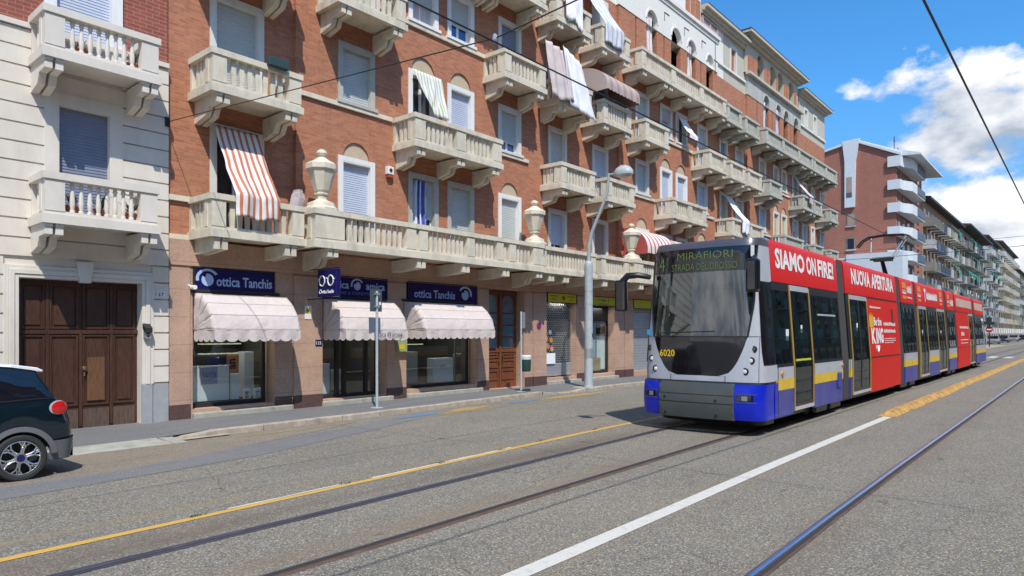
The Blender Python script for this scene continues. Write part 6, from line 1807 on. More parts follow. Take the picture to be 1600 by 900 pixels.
core(33.88, 36.0); fairing(33.9, 36.0); livery(33.9, 36.0); glazing(33.9, 36.0); wheels([34.4, 35.6]); bellows(36.0, 36.4)
core(36.4, 42.3); fairing(36.41, 42.3); rw2 = redwall(36.41, 40.55, sides=(-1,)); door(40.65, 42.2, leaves=2); livery(36.41, 42.3, side=(1,)); glazing(36.41, 42.3, sides=(1,)); bellows(42.31, 42.98)
core(43.0, 47.2); fairing(43.0, 47.1); livery(43.0, 47.1); glazing(43.0, 47.1, posts=(44.4, 45.8)); wheels([44.0, 45.2])
m = MB()
m.grid(lambda u, v: (47.1 + 0.35 * math.sin(PI * u) * (1 - .3 * v), TY + hw(.3 + 3.3 * v) * math.cos(PI * u) , 0.3 + 3.35 * v), 20, 8)
m.build('rear_end', M['t_silver'], TR, OT, smooth=True)
m = MB(); m.grid(lambda u, v: (47.1 + 0.35 * math.sin(PI * (.12 + .76 * u)) * (1 - .3 * (.45 + .35 * v)) + .012, TY + hw(1.8 + 1.2 * v) * math.cos(PI * (.12 + .76 * u)), 1.8 + 1.2 * v), 16, 4); m.build('rear_window', M['t_black'], TR, OT, smooth=True)
m = MB()
for x in (14.6, 16.6, 19.3, 21.5, 23.2, 25.7, 28.2, 30.2, 32.2, 35, 37.5, 39.5, 41.5, 44, 46):
    m.tube([(x, TY - .35, .42), (x, TY - .35, 2.86)], .02, 6); m.tube([(x + .6, TY + .4, .42), (x + .6, TY + .4, 2.86)], .02, 6)
m.build_each('grab_pole', M['t_yellow'], TR, OT); seats([21, 22, 25, 29.6, 34.5, 38, 39, 44.5])
# ---- lettering on the film
def side_text(par, s, x, z, h, w, mat='white', bold=0.03):
    t_ = text_mesh(MB(), s, (0, 0, 0), h, w, face='y', bold=bold, depth=.001)
    mm = MB(); mm.v = [(x + v[0], TY - (hw(z + v[2]) + 0.006), z + v[2]) for v in t_.v]; mm.f = t_.f
    return mm.build('lettering', M[mat], par, OT)
side_text(fr1, 'SIAMO', 13.26, 3.15, 0.40, 1.78, bold=0.035); side_text(fr1, 'ON', 15.17, 3.15, 0.40, 0.68, bold=.035); side_text(fr1, 'FIRE!', 15.98, 3.15, 0.40, 1.2, bold=.035)
side_text(fr2, 'NUOVA', 18.78, 3.14, 0.42, 1.95, bold=0.035); side_text(fr2, 'APERTURA', 20.88, 3.14, 0.42, 2.75, bold=.035)
side_text(rw, 'Be the', 20.80, 2.10, 0.24, 0.92, bold=.03); side_text(rw, 'K', 20.45, 1.60, 0.44, .46, bold=.05); side_text(rw, 'i', 20.96, 1.60, .44, .14, bold=.05); side_text(rw, 'NG', 21.14, 1.60, .44, .68, bold=.05)
def bars(par, items, mat='white', name='small_print'):
    mm = MB(); q = random.Random(5)
    for x0, x1, z, h in items:
        x = x0
        while x < x1:
            w = q.uniform(.02, .045)
            zz_ = z + q.uniform(0, h * .15); hh = h * q.uniform(.6, 1)
            mm.quad((x, TY - hw(zz_) - .009, zz_), (x + w, TY - hw(zz_) - .009, zz_), (x + w, TY - hw(zz_ + hh) - .006, zz_ + hh), (x, TY - hw(zz_ + hh) - .006, zz_ + hh)); x += w + q.uniform(.012, .02)
    mm.build(name, M[mat], par, OT)
bars(rw, [(20.45, 21.7, 2.58, .06), (21.95, 23.5, 2.10, .11), (21.95, 23.5, 1.90, .11), (21.95, 23.4, 1.72, .025), (21.95, 23.4, 1.66, .025), (21.95, 23.1, 1.60, .025)])
mm = MB()
zc = 2.10
pts = [(20.30, zc - .05), (20.74, zc - .05), (20.74, zc + .22), (20.67, zc + .34), (20.60, zc + .24), (20.52, zc + .38), (20.45, zc + .24), (20.37, zc + .34), (20.30, zc + .2)]
for (a, b) in [(pts, 0)]:
    mm.add([(p[0], TY - hw(p[1]) - .007, p[1]) for p in pts], [tuple(range(len(pts)))])
mm.build('crown_emblem', M['t_yellow'], rw, OT)
mm = MB(); n = 14
mm.tube([(21.03 + .12 * math.cos(PI + PI * i / n), TY - hw(1.5) - .01, 1.55 + .17 * math.sin(PI + PI * i / n)) for i in range(n + 1)], .035, 5); mm.build('curl', M['white'], rw, OT)
mm = MB(); sidestrip(mm, 23.1, 23.3, 2.2, 2.62, .004, .02, sides=(-1,)); mm.build('small_window', M['t_dark'], rw, OT)
burger = P('emblem_orange', (.75, .25, .03), .4)
for x in (25.0, 27.6, 32.2, 34.2):
    fr = [o for o in bpy.data.objects if o.name.startswith('roof_fairing')][0]
    mm = MB()
    def seg(z0, z1, k=1.0): mm.quad((x - .02 * k, TY - hw(z0) - .006, z0), (x + .62, TY - hw(z0) - .006, z0), (x + .60, TY - hw(z1) - .006, z1), (x, TY - hw(z1) - .006, z1))
    seg(3.36, 3.56); seg(3.02, 3.12)
    mm.build('advert_emblem', burger, TR, OT)
    bars(TR, [(x, x + .62, 3.17, .1), (x, x + .62, 3.29, .02)], name='small_print')
bars(TR, [(25.75, 26.5, 3.05, .06), (25.75, 26.5, 3.2, .3), (34.95, 35.8, 3.05, .3)])
side_text(TR, 'T', 28.85, 3.05, .48, .35, bold=.05); bars(TR, [(29.3, 31.6, 3.12, .3), (29.3, 31.6, 3.15, .25)])
for xa, xb in ((36.8, 42.1), (43.3, 46.9)):
    mm = MB(); sidestrip(mm, xa, xb, 3.12, 3.5, .004, .01, sides=(-1,)); mm.build('pale_advert_strip', P('pale_advert', (.55, .42, .34), .4, var=.15, vs=4), TR, OT)
bars(rw2, [(37.3, 40.2, 2.1, .12), (37.6, 38.6, 1.75, .2), (37.3, 39.9, 1.55, .05), (37.3, 39.6, 1.4, .04)])
# ---- roof equipment and pantograph
for x0, x1 in ((14.0, 16.8), (19.0, 23.0), (29.5, 32.6), (38, 41.5)):
    mm = MB(); mm.box(x0, x1, TY - .7, TY + .7, 3.5, 3.66); mm.build('roof_unit', M['t_roof'], TR, OT, bevel=.04)
pg = MB()
pg.box(27.4, 28.6, TY - .45, TY + .45, 3.66, 3.78)
pg_o = pg.build('pantograph', M['iron'], TR, OT)
mm = MB(); mm.tube([(28.3, TY, 3.78), (27.6, TY + .05, 4.55)], [.09, .07], 8); mm.tube([(27.5, TY - .35, 4.6), (27.5, TY + .42, 4.58)], .04, 8); mm.box(27.4, 27.7, TY - .3, TY + .3, 4.5, 4.6); mm.build('lower_arm', M['iron'], pg_o, OT)
mm = MB()
mm.tube([(27.5, TY - .28, 4.62), (27.75, TY - .72, 5.42)], .028, 8); mm.tube([(27.65, TY - .32, 4.58), (27.95, TY - .74, 5.40)], .018, 8)
mm.tube([(27.5, TY + .40, 4.60), (27.7, TY + .42, 5.38)], .022, 8); mm.build('upper_arm', M['steel'], pg_o, OT)
mm = MB()
for dx in (0, .28):
    mm.tube([(27.6 + dx, TY - .95, 5.22), (27.6 + dx, TY - .80, 5.38), (27.6 + dx, TY - .6, 5.44), (27.6 + dx, TY, 5.47), (27.6 + dx, TY + .5, 5.42), (27.6 + dx, TY + .72, 5.3), (27.6 + dx, TY + .9, 5.08)], .03, 8)
mm.tube([(27.6, TY - .6, 5.40), (27.88, TY - .6, 5.40)], .02, 6); mm.tube([(27.6, TY + .45, 5.38), (27.88, TY + .45, 5.38)], .02, 6)
mm.build('collector_head', M['iron'], pg_o, OT, smooth=True)
# ================================================================= parked car at the left edge
CG = -0.10; CY = 11.83
OC = (1.3, CY, CG)
CAR = thing('parked_car', 'dark teal car with white roof, only its rear in view at left edge', 'car', OC)
M['c_body'] = P('dark_teal_car_paint', (0.004, 0.018, 0.030), 0.2, metal=0.4, coat=1.0)
M['c_glass'] = P('car_glass', (0.006, 0.008, 0.012), 0.03, spec=0.8)
M['c_white'] = P('white_car_roof', (0.78, 0.80, 0.84), 0.25, coat=0.8)
M['c_trim'] = P('grey_plastic_trim', (0.12, 0.125, 0.135), 0.5)
M['tyre'] = P('tyre_rubber', (0.025, 0.025, 0.027), 0.75, bump=0.2, bs=60)
M['alloy'] = P('alloy_wheel', (0.66, 0.67, 0.68), 0.28, metal=0.9)
def lerp(tab, x):
    for (a, va), (b, vb) in zip(tab, tab[1:]):
        if x <= b: return va + (vb - va) * max(0, (x - a)) / (b - a)
    return tab[-1][1]
ROOF = [(-0.82, 0.62), (-0.75, 0.88), (-0.4, 1.02), (0.0, 1.10), (0.25, 1.22), (0.75, 1.58), (1.3, 1.65), (2.0, 1.63), (2.6, 1.565), (2.90, 1.50), (2.93, 1.42), (3.10, 1.10), (3.16, 1.04), (3.27, 0.90), (3.32, 0.72), (3.36, 0.60), (3.38, 0.5)]
BELT = [(-0.82, 0.60), (-0.75, 0.82), (-0.4, 0.92), (0.25, 0.98), (1.5, 1.04), (2.9, 1.09), (3.10, 1.08), (3.16, 1.01), (3.27, 0.87), (3.32, 0.69), (3.36, 0.57), (3.38, 0.45)]
WID = [(-0.82, 0.62), (-0.7, 0.76), (-0.3, 0.87), (0.4, 0.89), (2.6, 0.89), (3.0, 0.865), (3.2, 0.82), (3.30, 0.76), (3.38, 0.62)]
XW = (2.68, 0.07)
def ringp(x, j):
    W_, r_, b_ = lerp(WID, x), lerp(ROOF, x), lerp(BELT, x)
    zb_ = 0.22
    for xw in XW:
        d = abs(x - xw)
        if d < 0.365: zb_ = max(zb_, 0.31 + math.sqrt(0.365 ** 2 - d * d) - 0.01)
    tw = W_ * 0.98; g_ = max(0.0, r_ - b_)
    inn = min(1.0, g_ / 0.45)
    pts = [(tw * 0.93, zb_), (tw * 0.985, max(zb_ + 0.02, min(0.42, b_ * .8))), (tw * 1.0, max(zb_ + 0.04, min(0.70, b_ * .9))), (tw * 0.985, max(zb_ + .06, min(0.93, b_ * 0.97))), (tw * 0.945, b_),
           (tw * (0.945 - 0.06 * inn), b_ + g_ * 0.45), (tw * (0.93 - 0.15 * inn), b_ + g_ * 0.92), (tw * (0.90 - 0.24 * inn), b_ + g_ * 0.985), (tw * 0.4, r_), (0, r_ + 0.005)]
    return pts[j]
XS = [-0.82, -0.79, -0.75, -0.6] + [-0.45 + i * 0.06 for i in range(1, 17)] + [0.75, 1.0, 1.3, 1.7, 2.0, 2.2] + [2.28 + i * 0.05 for i in range(0, 13)] + [2.90, 2.93, 2.98, 3.04, 3.10, 3.13, 3.16, 3.20, 3.24, 3.27, 3.30, 3.32, 3.34, 3.36, 3.38]
def cargrid(mb, js, xa, xb, off=0.0):
    xs_ = [x for x in XS if xa - 1e-6 <= x <= xb + 1e-6]
    for s in (-1, 1):
        n = len(js); vs = []
        for x in xs_:
            for j in js:
                y, z = ringp(x, j); vs.append((x, CY + s * (y + off), CG + z))
        fs = [(i * n + k, i * n + k + 1, (i + 1) * n + k + 1, (i + 1) * n + k) for i in range(len(xs_) - 1) for k in range(n - 1)]
        mb.add(vs, fs)
m = MB(); cargrid(m, [0, 1, 2, 3, 4], -0.82, 3.38); cargrid(m, [4, 5, 6, 7, 8, 9], -0.82, 0.25); cargrid(m, [4, 5, 6, 7, 8, 9], 3.10, 3.38); cargrid(m, [6, 7, 8, 9], 2.93, 3.10)
m.add([(3.38, CY + s * a, CG + z) for s, a, z in ((-1, .6, .22), (1, .6, .22), (1, .6, .5), (-1, .6, .5))], [(0, 1, 2, 3)])
body = m.build('body', M['c_body'], CAR, OC, smooth=True, angle=50)
m = MB(); cargrid(m, [4, 5, 6], 0.25, 3.10, -0.002); cargrid(m, [7, 8, 9], 2.93, 3.10, 0.001); cargrid(m, [6, 7, 8, 9], 0.25, 0.75, .001)
m.build('window', M['c_glass'], CAR, OC, smooth=True, angle=50)
m = MB(); cargrid(m, [6, 7, 8, 9], 0.75, 2.93, 0.002); m.build('roof', M['c_white'], CAR, OC, smooth=True, angle=50, solid=0.01)
m = MB()
m.prism([(2.62, CG + 1.57), (2.93, CG + 1.515), (3.00, CG + 1.475), (2.99, CG + 1.45), (2.6, CG + 1.50)], 'y', CY - 0.66, CY + 0.66); m.build('spoiler', M['c_white'], CAR, OC, bevel=0.012)
m = MB()
for x0 in (2.02, 1.0):
    for s in (-1, 1):
        a = [ringp(x0, j) for j in (4, 5, 6)]
        for (ya, za), (yb, zb) in zip(a, a[1:]):
            m.quad((x0 - .04, CY + s * (ya + .003), CG + za), (x0 + .04, CY + s * (ya + .003), CG + za), (x0 + .04, CY + s * (yb + .003), CG + zb), (x0 - .04, CY + s * (yb + .003), CG + zb))
m.build('pillar', M['t_dark'], CAR, OC)
# door seam and belt trim
m = MB()
for s in (-1, 1):
    m.tube([(x, CY + s * (ringp(x, 4)[0] + .002), CG + ringp(x, 4)[1]) for x in XS if 0.3 <= x <= 3.08], .011, 6)
    m.tube([(x, CY + s * (ringp(x, 6)[0] + .002), CG + ringp(x, 6)[1]) for x in XS if 0.75 <= x <= 3.04], .010, 6)
m.build_each('belt_trim', M['t_dark'], CAR, OC, smooth=True)
m = MB()
m.tube([(x, CY - ringp(x, 1)[0] * 1.0 - .002, CG + z) for x, z in ((3.06, .84), (3.0, .72), (2.99, .6), (3.02, .5))], .005, 4)
m.build('bumper_seam', M['t_dark'], CAR, OC)
m = MB()
path = [(2.02, 1.05), (2.10, 0.95), (2.16, 0.85), (2.15, 0.75), (2.08, 0.66), (2.0, .6)]
m.tube([(x, CY - ringp(x, 2)[0] - .0, CG + z) for x, z in path], 0.006, 5)
m.build('door_seam', M['t_dark'], CAR, OC)
m = MB(); m.tube([(1.62, CY - .885, CG + .90), (1.66, CY - .905, CG + .905), (1.86, CY - .905, CG + .92), (1.90, CY - .885, CG + .915)], 0.013, 8); m.build('door_handle', M['chrome'], CAR, OC, smooth=True)
# wheel arch trims, sills and bumper cladding
m = MB()
for xw in XW:
    for s in (-1, 1):
        n = 20
        for i in range(n):
            a0, a1 = PI * (0.02 + .96 * i / n), PI * (.02 + .96 * (i + 1) / n)
            def q_(a, r_): return (xw + r_ * math.cos(a), CY + s * (0.897 - (0.012 if r_ > .4 else 0)), CG + 0.31 + r_ * math.sin(a))
            def qi(a, r_): return (xw + r_ * math.cos(a), CY + s * 0.80, CG + 0.31 + r_ * math.sin(a))
            m.quad(q_(a0, .355), q_(a1, .355), q_(a1, .425), q_(a0, .425)); m.quad(q_(a0, .355), q_(a1, .355), qi(a1, .355), qi(a0, .355))
m.build('wheel_arch_trim', M['c_trim'], CAR, OC, smooth=True)
m = MB()
def bf(u, v):
    th = PI * (u - 0.5); z = 0.24 + 0.26 * v + 0.03 * math.cos(th) * v
    x0_, W_ = 3.02, 0.86 - 0.03 * (1 - v)
    return (x0_ + 0.38 * abs(math.cos(th)) ** 0.45 * (0.9 + .1 * v), CY + W_ * math.copysign(abs(math.sin(th)) ** 0.5, math.sin(th)), CG + z)
m.grid(bf, 40, 4); m.build('rear_bumper', M['c_trim'], CAR, OC, smooth=True)
m = MB(); m.box(2.3, 3.0, CY - .78, CY + .78, CG + .2, CG + .7); m.box(-.3, 2.3, CY - .8, CY + .8, CG + .2, CG + .5); m.build('underbody', M['black'], CAR, OC)
# tail lamp: white ring and red lens wrapping the corner
for s in (-1, 1):
    def lampf(k, off, dx=0):
        def f(u, v):
            th = 2 * PI * u; r_ = v * k
            x = 3.135 + dx + 0.135 * r_ * math.cos(th); z = 0.955 + 0.115 * r_ * math.sin(th)
            w_ = lerp(WID, x) * .98
            return (x, CY + s * (w_ + off - 0.02 * r_ * r_ + .012), CG + z)
        return f
    m = MB(); m.grid(lampf(0.86, 0.004), 28, 5); tl = m.build('tail_lamp', P('lamp_chrome', (.45, .46, .48), .25, coat=.5), CAR, OC, smooth=True)
    m = MB(); m.grid(lampf(0.78, 0.022, 0.014), 28, 5); m.build('red_lens', P('tail_lamp_red', (0.62, 0.012, 0.012), 0.12, coat=.8), tl, OC, smooth=True)
m = MB(); m.box(3.335, 3.36, CY - .35, CY + .35, CG + .5, CG + .62); m.build('number_plate', M['white'], CAR, OC)
def car_wheel(xw, s):
    m = MB(); yo = CY + s * 0.895; yi = CY + s * 0.68
    prof = [(0.235, 0.0), (0.25, -0.012), (0.29, -0.012), (0.308, 0.01), (0.312, 0.05), (0.312, 0.16), (0.30, 0.2), (0.24, 0.21)]
    vs = [(r_, -s * h * 1.0) for r_, h in prof]
    m.lathe((xw, yo, CG + 0.312), [(r_, (-h if s > 0 else h)) for r_, h in prof], 40, 'y')
    m.f = m.f[:-2]
    wt = m.build('wheel', M['tyre'], CAR, OC, smooth=True)
    m = MB(); m.lathe((xw, yo - s * 0.10, CG + 0.312), [(0.234, 0), (0.23, .004)], 32, 'y'); m.build('brake_disc', M['black'], wt, OC)
    m = MB(); c = (xw, yo, CG + 0.312)
    def T(r_, a, d=0.0): return (c[0] + r_ * math.cos(a), c[1] - s * (0.012 + d), c[2] + r_ * math.sin(a))
    m.tube([T(0.226, 2 * PI * i / 40) for i in range(41)], 0.011, 8)
    for k in range(6):
        a = 2 * PI * k / 6 + 0.3
        for t_ in (-1, 1):
            m.tube([T(0.06, a + t_ * 0.22, .01), T(0.12, a + t_ * 0.10), T(0.17, a + t_ * 0.14), T(0.222, a + t_ * 0.30)], [0.014, 0.013, 0.011, 0.012], 6)
        m.tube([T(.19, a + 0.07), T(.205, a + .12), T(.222, a + .1)], .008, 5); m.tube([T(.16, a - .1), T(.185, a), T(.16, a + .1)], .009, 5); m.tube([T(.185, a), T(.222, a)], .008, 5)
    m.lathe((c[0], c[1], c[2]), [(0.075, s * -0.03), (0.072, s * -.004), (0.06, 0)], 20, 'y')
    m.build('rim', M['alloy'], wt, OC, smooth=True)
    m = MB(); m.lathe((c[0], c[1] + s * .004, c[2]), [(0.05, 0), (0.045, .003)], 18, 'y'); m.build('hub_cap', M['navy'], wt, OC)
for xw in XW:
    for s in (-1, 1): car_wheel(xw, s)

# ================================================================= street furniture
def lamp_post():
    x, y = 20.1, 13.5; o_ = (x, y, -0.02)
    t = thing('street_lamp', 'tall grey street lamp curved at the top, on the kerb before the yellow shop signs', 'street lamp', o_)
    m = MB(); m.lathe(o_, [(0.17, 0), (0.17, 0.04), (0.155, 0.05), (0.15, 0.4), (0.145, 4.2), (0.145, 4.36), (0.12, 4.42), (0.075, 4.46)], 20); m.build('lower_pole', M['pole'], t, o_, smooth=True)
    m = MB(); m.lathe((x, y, 2.9), [(0.149, 0), (0.149, .02)], 20); m.lathe((x, y, 3.35), [(0.15, 0), (0.15, .03)], 20); m.lathe((x, y, 1.0), [(0.152, 0), (0.152, .35)], 20); m.build('band', M['steel'], t, o_)
    m = MB(); m.tube([(x, y, 4.35), (x, y - .02, 5.0), (x, y - .16, 5.5), (x, y - 0.52, 6.2), (x, y - .78, 6.8), (x, y - .84, 7.35), (x, y - .84, 7.42)], [0.072, 0.066, .062, .056, .05, .045, .045], 12); m.tube([(x, y - .84, 7.38), (x, y - 1.35, 7.36)], 0.035, 8); m.build('upper_pole', M['pole'], t, o_, smooth=True)
    m = MB(); c = (x, y - 1.42, 7.28); m.lathe(c, [(0.30, 0.0), (0.31, 0.05), (0.29, 0.15), (0.22, 0.25), (0.10, 0.32), (0.02, 0.33)], 20)
    m.v = [(c[0] + (p[0] - c[0]) * .8, c[1] + (p[1] - c[1]) * 1.2, p[2]) for p in m.v]
    m.build('lamp_head', M['pole'], t, o_, smooth=True)
    m = MB(); m.lathe((c[0], c[1], c[2] - .1), [(0.06, 0), (0.2, 0.04), (0.26, .1), (0.2, .11)], 18); m.build('lamp_glass', P('frosted_glass', (.6, .62, .6), .3), t, o_, smooth=True)
    m = MB(); m.box(x + .0, x + .04, y - 0.17, y - 0.145, 1.75, 1.88); m.build('clip', M['iron'], t, o_)
lamp_post()
def sign_pole(x, y, h, label, w=0.035):
    o_ = (x, y, -0.04)
    t = thing('sign_pole', label, 'sign post', o_)
    m = MB(); m.tube([(x, y, -.04), (x, y, h)], w, 12); m.lathe((x, y, -.045), [(0.16, 0), (0.16, .015), (0.05, .02)], 14); m.build('pole', M['pole'], t, o_, smooth=True)
    return t, o_
t, o_ = sign_pole(11.1, 14.0, 2.98, 'slim grey post with a narrow dark sign plate, in front of the middle awning')
m = MB(); m.box(10.93, 11.3, 14.045, 14.075, 2.45, 3.02); pl = m.build('sign_plate', P('sign_back', (.06, .08, .09), .5), t, o_, bevel=.006)
m = MB(); m.box(11.2, 11.26, 14.035, 14.044, 2.62, 2.7); m.build('label', M['white'], pl, o_)
m = MB(); m.box(11.04, 11.16, 13.95, 14.05, 2.55, 2.6); m.box(11.04, 11.16, 13.95, 14.05, 2.88, 2.93); m.build('clamp', M['steel'], t, o_)
t, o_ = sign_pole(17.25, 14.25, 2.6, 'short grey post with edge-on sign plate and litter bin, before the wooden entrance', .03)
m = MB(); m.box(17.33, 17.45, 14.24, 14.30, 2.05, 2.58); m.build('sign_plate', M['steel'], t, o_)
m = MB(); m.lathe((17.45, 14.2, 0.62), [(0.13, 0), (0.155, 0.05), (0.165, 0.38), (0.165, .4)], 16); b_ = tag(m.build('litter_bin', P('bin_green', (.015, .06, .05), .5), None, (17.45, 14.2, .62), smooth=True), 'dark green litter bin hung on the short post before the wooden entrance', 'litter bin')
m = MB(); m.lathe((17.45, 14.2, 1.02), [(0.175, 0), (0.18, 0.10), (.14, .14), (.10, .14)], 16); m.build('bin_liner', P('bin_liner', (.6, .62, .64), .5), b_, (17.45, 14.2, .62), smooth=True)
m = MB(); m.tube([(17.25, 14.25, -.02), (17.35, 14.12, .03), (17.48, 14.05, .02)], .04, 8); m.build('foot', M['black'], t, o_)

# yellow rubber lane separators
def sep_unit(x0, L, label, taper=False):
    o_ = (x0, 3.47, 0.0)
    m = MB(); yc = 3.47; n = 9
    def prof(x, h, k=0):
        w = 0.19
        return [(x, yc - w, 0.005), (x, yc - w * .78, h * .55), (x, yc - w * 0.4, h), (x, yc + w * 0.4, h), (x, yc + w * .78, h * .55), (x, yc + w, 0.005)]
    xs_ = [(0, 0.012)]
    if taper: xs_ += [(0.42, 0.095)]
    else: xs_ += [(0.14, 0.095)]
    x = xs_[-1][0] + .12
    while x < L - 0.3:
        xs_ += [(x, .1), (x + .02, .055), (x + .08, .055), (x + .10, .1)]; x += 0.26
    xs_ += [(L - .14, .095), (L, .012)]
    vs = []
    jy = random.uniform(-.02, .02); sk = random.uniform(-.02, .02)
    for dx, h in xs_: vs += [(a_, b_ + jy + sk * dx, c_) for a_, b_, c_ in prof(x0 + dx, h)]
    k = 6
    fs = [(i * k + j, i * k + j + 1, (i + 1) * k + j + 1, (i + 1) * k + j) for i in range(len(xs_) - 1) for j in range(k - 1)]
    fs += [tuple(range(k)), tuple((len(xs_) - 1) * k + j for j in range(k))]
    m.add(vs, fs)
    return tag(m.build('lane_separator', M['sep'], None, o_), label, 'lane separator', 'yellow rubber lane separators')
M['sep'] = P('worn_yellow_rubber', (0.50, 0.29, 0.075), 0.75, var=0.25, vs=6, dirt=(0.09, 0.07, 0.05), dirt_amt=1.0, bump=.3, bs=30)
ords = ['nearest', 'second', 'third', 'fourth', 'fifth', 'sixth', 'seventh', 'eighth', 'ninth', 'tenth', 'eleventh', 'twelfth', 'thirteenth', 'fourteenth', 'fifteenth', 'sixteenth', 'seventeenth', 'eighteenth', 'nineteenth', 'twentieth', 'twenty-first', 'twenty-second']
x = 17.15
for i in range(22):
    L = 1.95
    sep_unit(x, L, (ords[i] + ' yellow rubber lane separator' + (', right where the white line ends' if i == 0 else ' counted from the end of the white line')), taper=(i % 3 == 0)); x += L + (0.06 if i % 3 else 0.10)

# overhead wires
def wire(pts, r_, label, name='overhead_wire', seg=16, sag=0.0):
    P0, P1 = Vector(pts[0]), Vector(pts[-1]); m = MB()
    if len(pts) == 2: path = [tuple(P0.lerp(P1, i / seg) - Vector((0, 0, sag * 4 * (i / seg) * (1 - i / seg)))) for i in range(seg + 1)]
    else: path = pts
    m.tube(path, r_, 6)
    o = m.build(name, M['iron'], None, tuple(P0)); return tag(o, label, 'wire', 'overhead wires of the tram line')
w1 = wire([(-3.0, 5.66, 5.55), (26, 5.66, 5.52), (60, 5.66, 5.55), (150, 5.66, 5.6), (400, 5.66, 5.7)], 0.011, 'contact wire over the tram, running down the street to its pantograph')
w2 = wire([(-3.0, 1.28, 5.3), (30, 1.28, 5.3), (62, 1.28, 5.45), (400, 1.28, 5.6)], 0.013, 'bare contact wire crossing the open sky at the right')
w3 = wire([(6.44, 15.39, 6.52), (6.36, 5.66, 5.60), (6.33, 4.38, 5.67), (6.25, -8, 6.4)], 0.009, 'span wire fixed to the facade edge between the ivory and the brick building')
w5 = wire([(36.0, 15.3, 5.65), (36.2, 5.6, 5.95), (36.4, -8, 6.3)], 0.008, 'span wire above the middle of the tram')
w6 = wire([(62, 20, 8.0), (62.2, 5.6, 8.2), (62.5, -8, 8.9)], 0.02, 'twisted span wire low in the sky beside the far buildings')
m = MB()
for p in ((8.1, 5.66, 6.56), (8.1, 5.66, 5.6)): pass
m.lathe((6.36, 5.68, 5.54), [(0.02, 0), (0.035, .04), (.03, .1), (.01, .12)], 8)
m.build('wire_hanger', M['steel'], w3, (6.44, 15.39, 6.52))
m = MB(); m.lathe((62.15, 1.3, 8.35), [(0.1, -.15), (0.2, 0), (.1, .15)], 8); m.build('insulator', M['iron'], w6, (62, 20, 8.0))
m = MB(); m.box(6.40, 6.50, YB - .04, YB + .03, 6.42, 6.62); m.build('wall_hook', M['iron'], w3, (6.44, 15.39, 6.52))

# no entry sign and signal on the island beyond the tram
o_ = (112, 10.2, -.1)
t = thing('traffic_signal', 'round red no entry sign below a dark signal head, far beyond the tram', 'traffic sign', o_)
m = MB(); m.tube([(112, 10.2, -.1), (112, 10.2, 4.2)], .07, 8); m.build('pole', M['iron'], t, o_)
m = MB(); m.lathe((111.85, 10.2, 2.35), [(0.42, 0), (0.42, .05)], 20, 'x'); sg = m.build('sign_disc', P('no_entry_red', (.55, .02, .03), .4), t, o_)
m = MB(); m.box(111.8, 111.84, 9.92, 10.48, 2.27, 2.43); m.build('white_bar', M['white'], sg, o_)
m = MB(); m.box(111.6, 112.2, 9.6, 10.8, 3.0, 3.4); m.box(111.6, 112.1, 9.9, 10.5, 3.4, 4.0); m.build('signal_head', P('signal_green', (.015, .04, .035), .5), t, o_, bevel=.05)
m = MB(); m.prism([(100, 9.6), (126, 9.2), (126, 11.8), (104, 11.6), (100, 10.8)], 'z', -.16, 0.02); tag(m.build('traffic_island', M['kerb']), kind='structure')

# distant parked cars
def far_car(x, y, mat, label, L=4.2, h=1.5, along=True):
    o_ = (x, y, -.12); t = thing('parked_car', label, 'car', o_, 'cars parked far down the street')
    W_ = 1.75
    def bx(mb, pts, y0, y1): 
        if along: mb.prism([(x + p, -.12 + q_) for p, q_ in pts], 'y', y + y0, y + y1)
        else: mb.prism([(y + p, -.12 + q_) for p, q_ in pts], 'x', x + y0, x + y1)
    m = MB(); bx(m, [(0, .25), (L, .25), (L, .7), (L - .1, .92), (L * .78, .98), (L * .3, .98), (L * .06, .9), (0, .65)], -W_ / 2, W_ / 2); m.build('body', mat, t, o_, bevel=.06)
    m = MB(); bx(m, [(L * .17, .98), (L * .86, .98), (L * .76, h - .06), (L * .32, h - .04)], -W_ / 2 + .12, W_ / 2 - .12); m.build('window', M['c_glass'], t, o_)
    m = MB(); bx(m, [(L * .33, h - .05), (L * .75, h - .05), (L * .73, h), (L * .36, h)], -W_ / 2 + .14, W_ / 2 - .14); m.build('roof', mat, t, o_)
    for wx in (L * .2, L * .8):
        for s in (-1, 1):
            m = MB()
            if along: m.lathe((x + wx, y + s * .8 - .1, .19), [(.31, 0), (.31, .2)], 14, 'y')
            else: m.lathe((x + s * .8 - .1, y + wx, .19), [(.31, 0), (.31, .2)], 14, 'x')
            m.build('wheel', M['tyre'], t, o_)
    m = MB()
    for s in (-1, 1):
        if along: m.box(x - .02, x + .05, y + s * .65 - .15, y + s * .65 + .15, .52, .66)
        else: m.box(x + s * .65 - .12, x + s * .65 + .12, y - .02, y + .05, .52, .66)
    m.build('headlight', M['t_lamp'], t, o_)
    return t
cw = P('far_white_paint', (.7, .7, .72), .3, coat=.5); cr_ = P('far_red_paint', (.25, .04, .05), .3, coat=.5); cb_ = P('far_dark_blue_paint', (.02, .03, .08), .3, coat=.5); cg_ = P('far_grey_paint', (.2, .22, .25), .3, coat=.5); ck_ = P('far_black_paint', (.015, .015, .018), .3, coat=.5)
far_car(97, 11.6, cw, 'white parked car just beyond the rear of the tram')
far_car(121, 13.0, cr_, 'dark red parked car behind the white one beyond the tram')
far_car(150, 13.2, cg_, 'grey parked car right of the no entry sign')
far_car(172, 13.4, cb_, 'dark blue parked car, middle of the distant row')
far_car(196, 13.3, cg_, 'silver grey parked car near the end of the distant row')
far_car(222, 13.0, ck_, 'black parked car, furthest of the distant row')
far_car(250, 14.2, cw, 'tiny white parked car under the last houses')

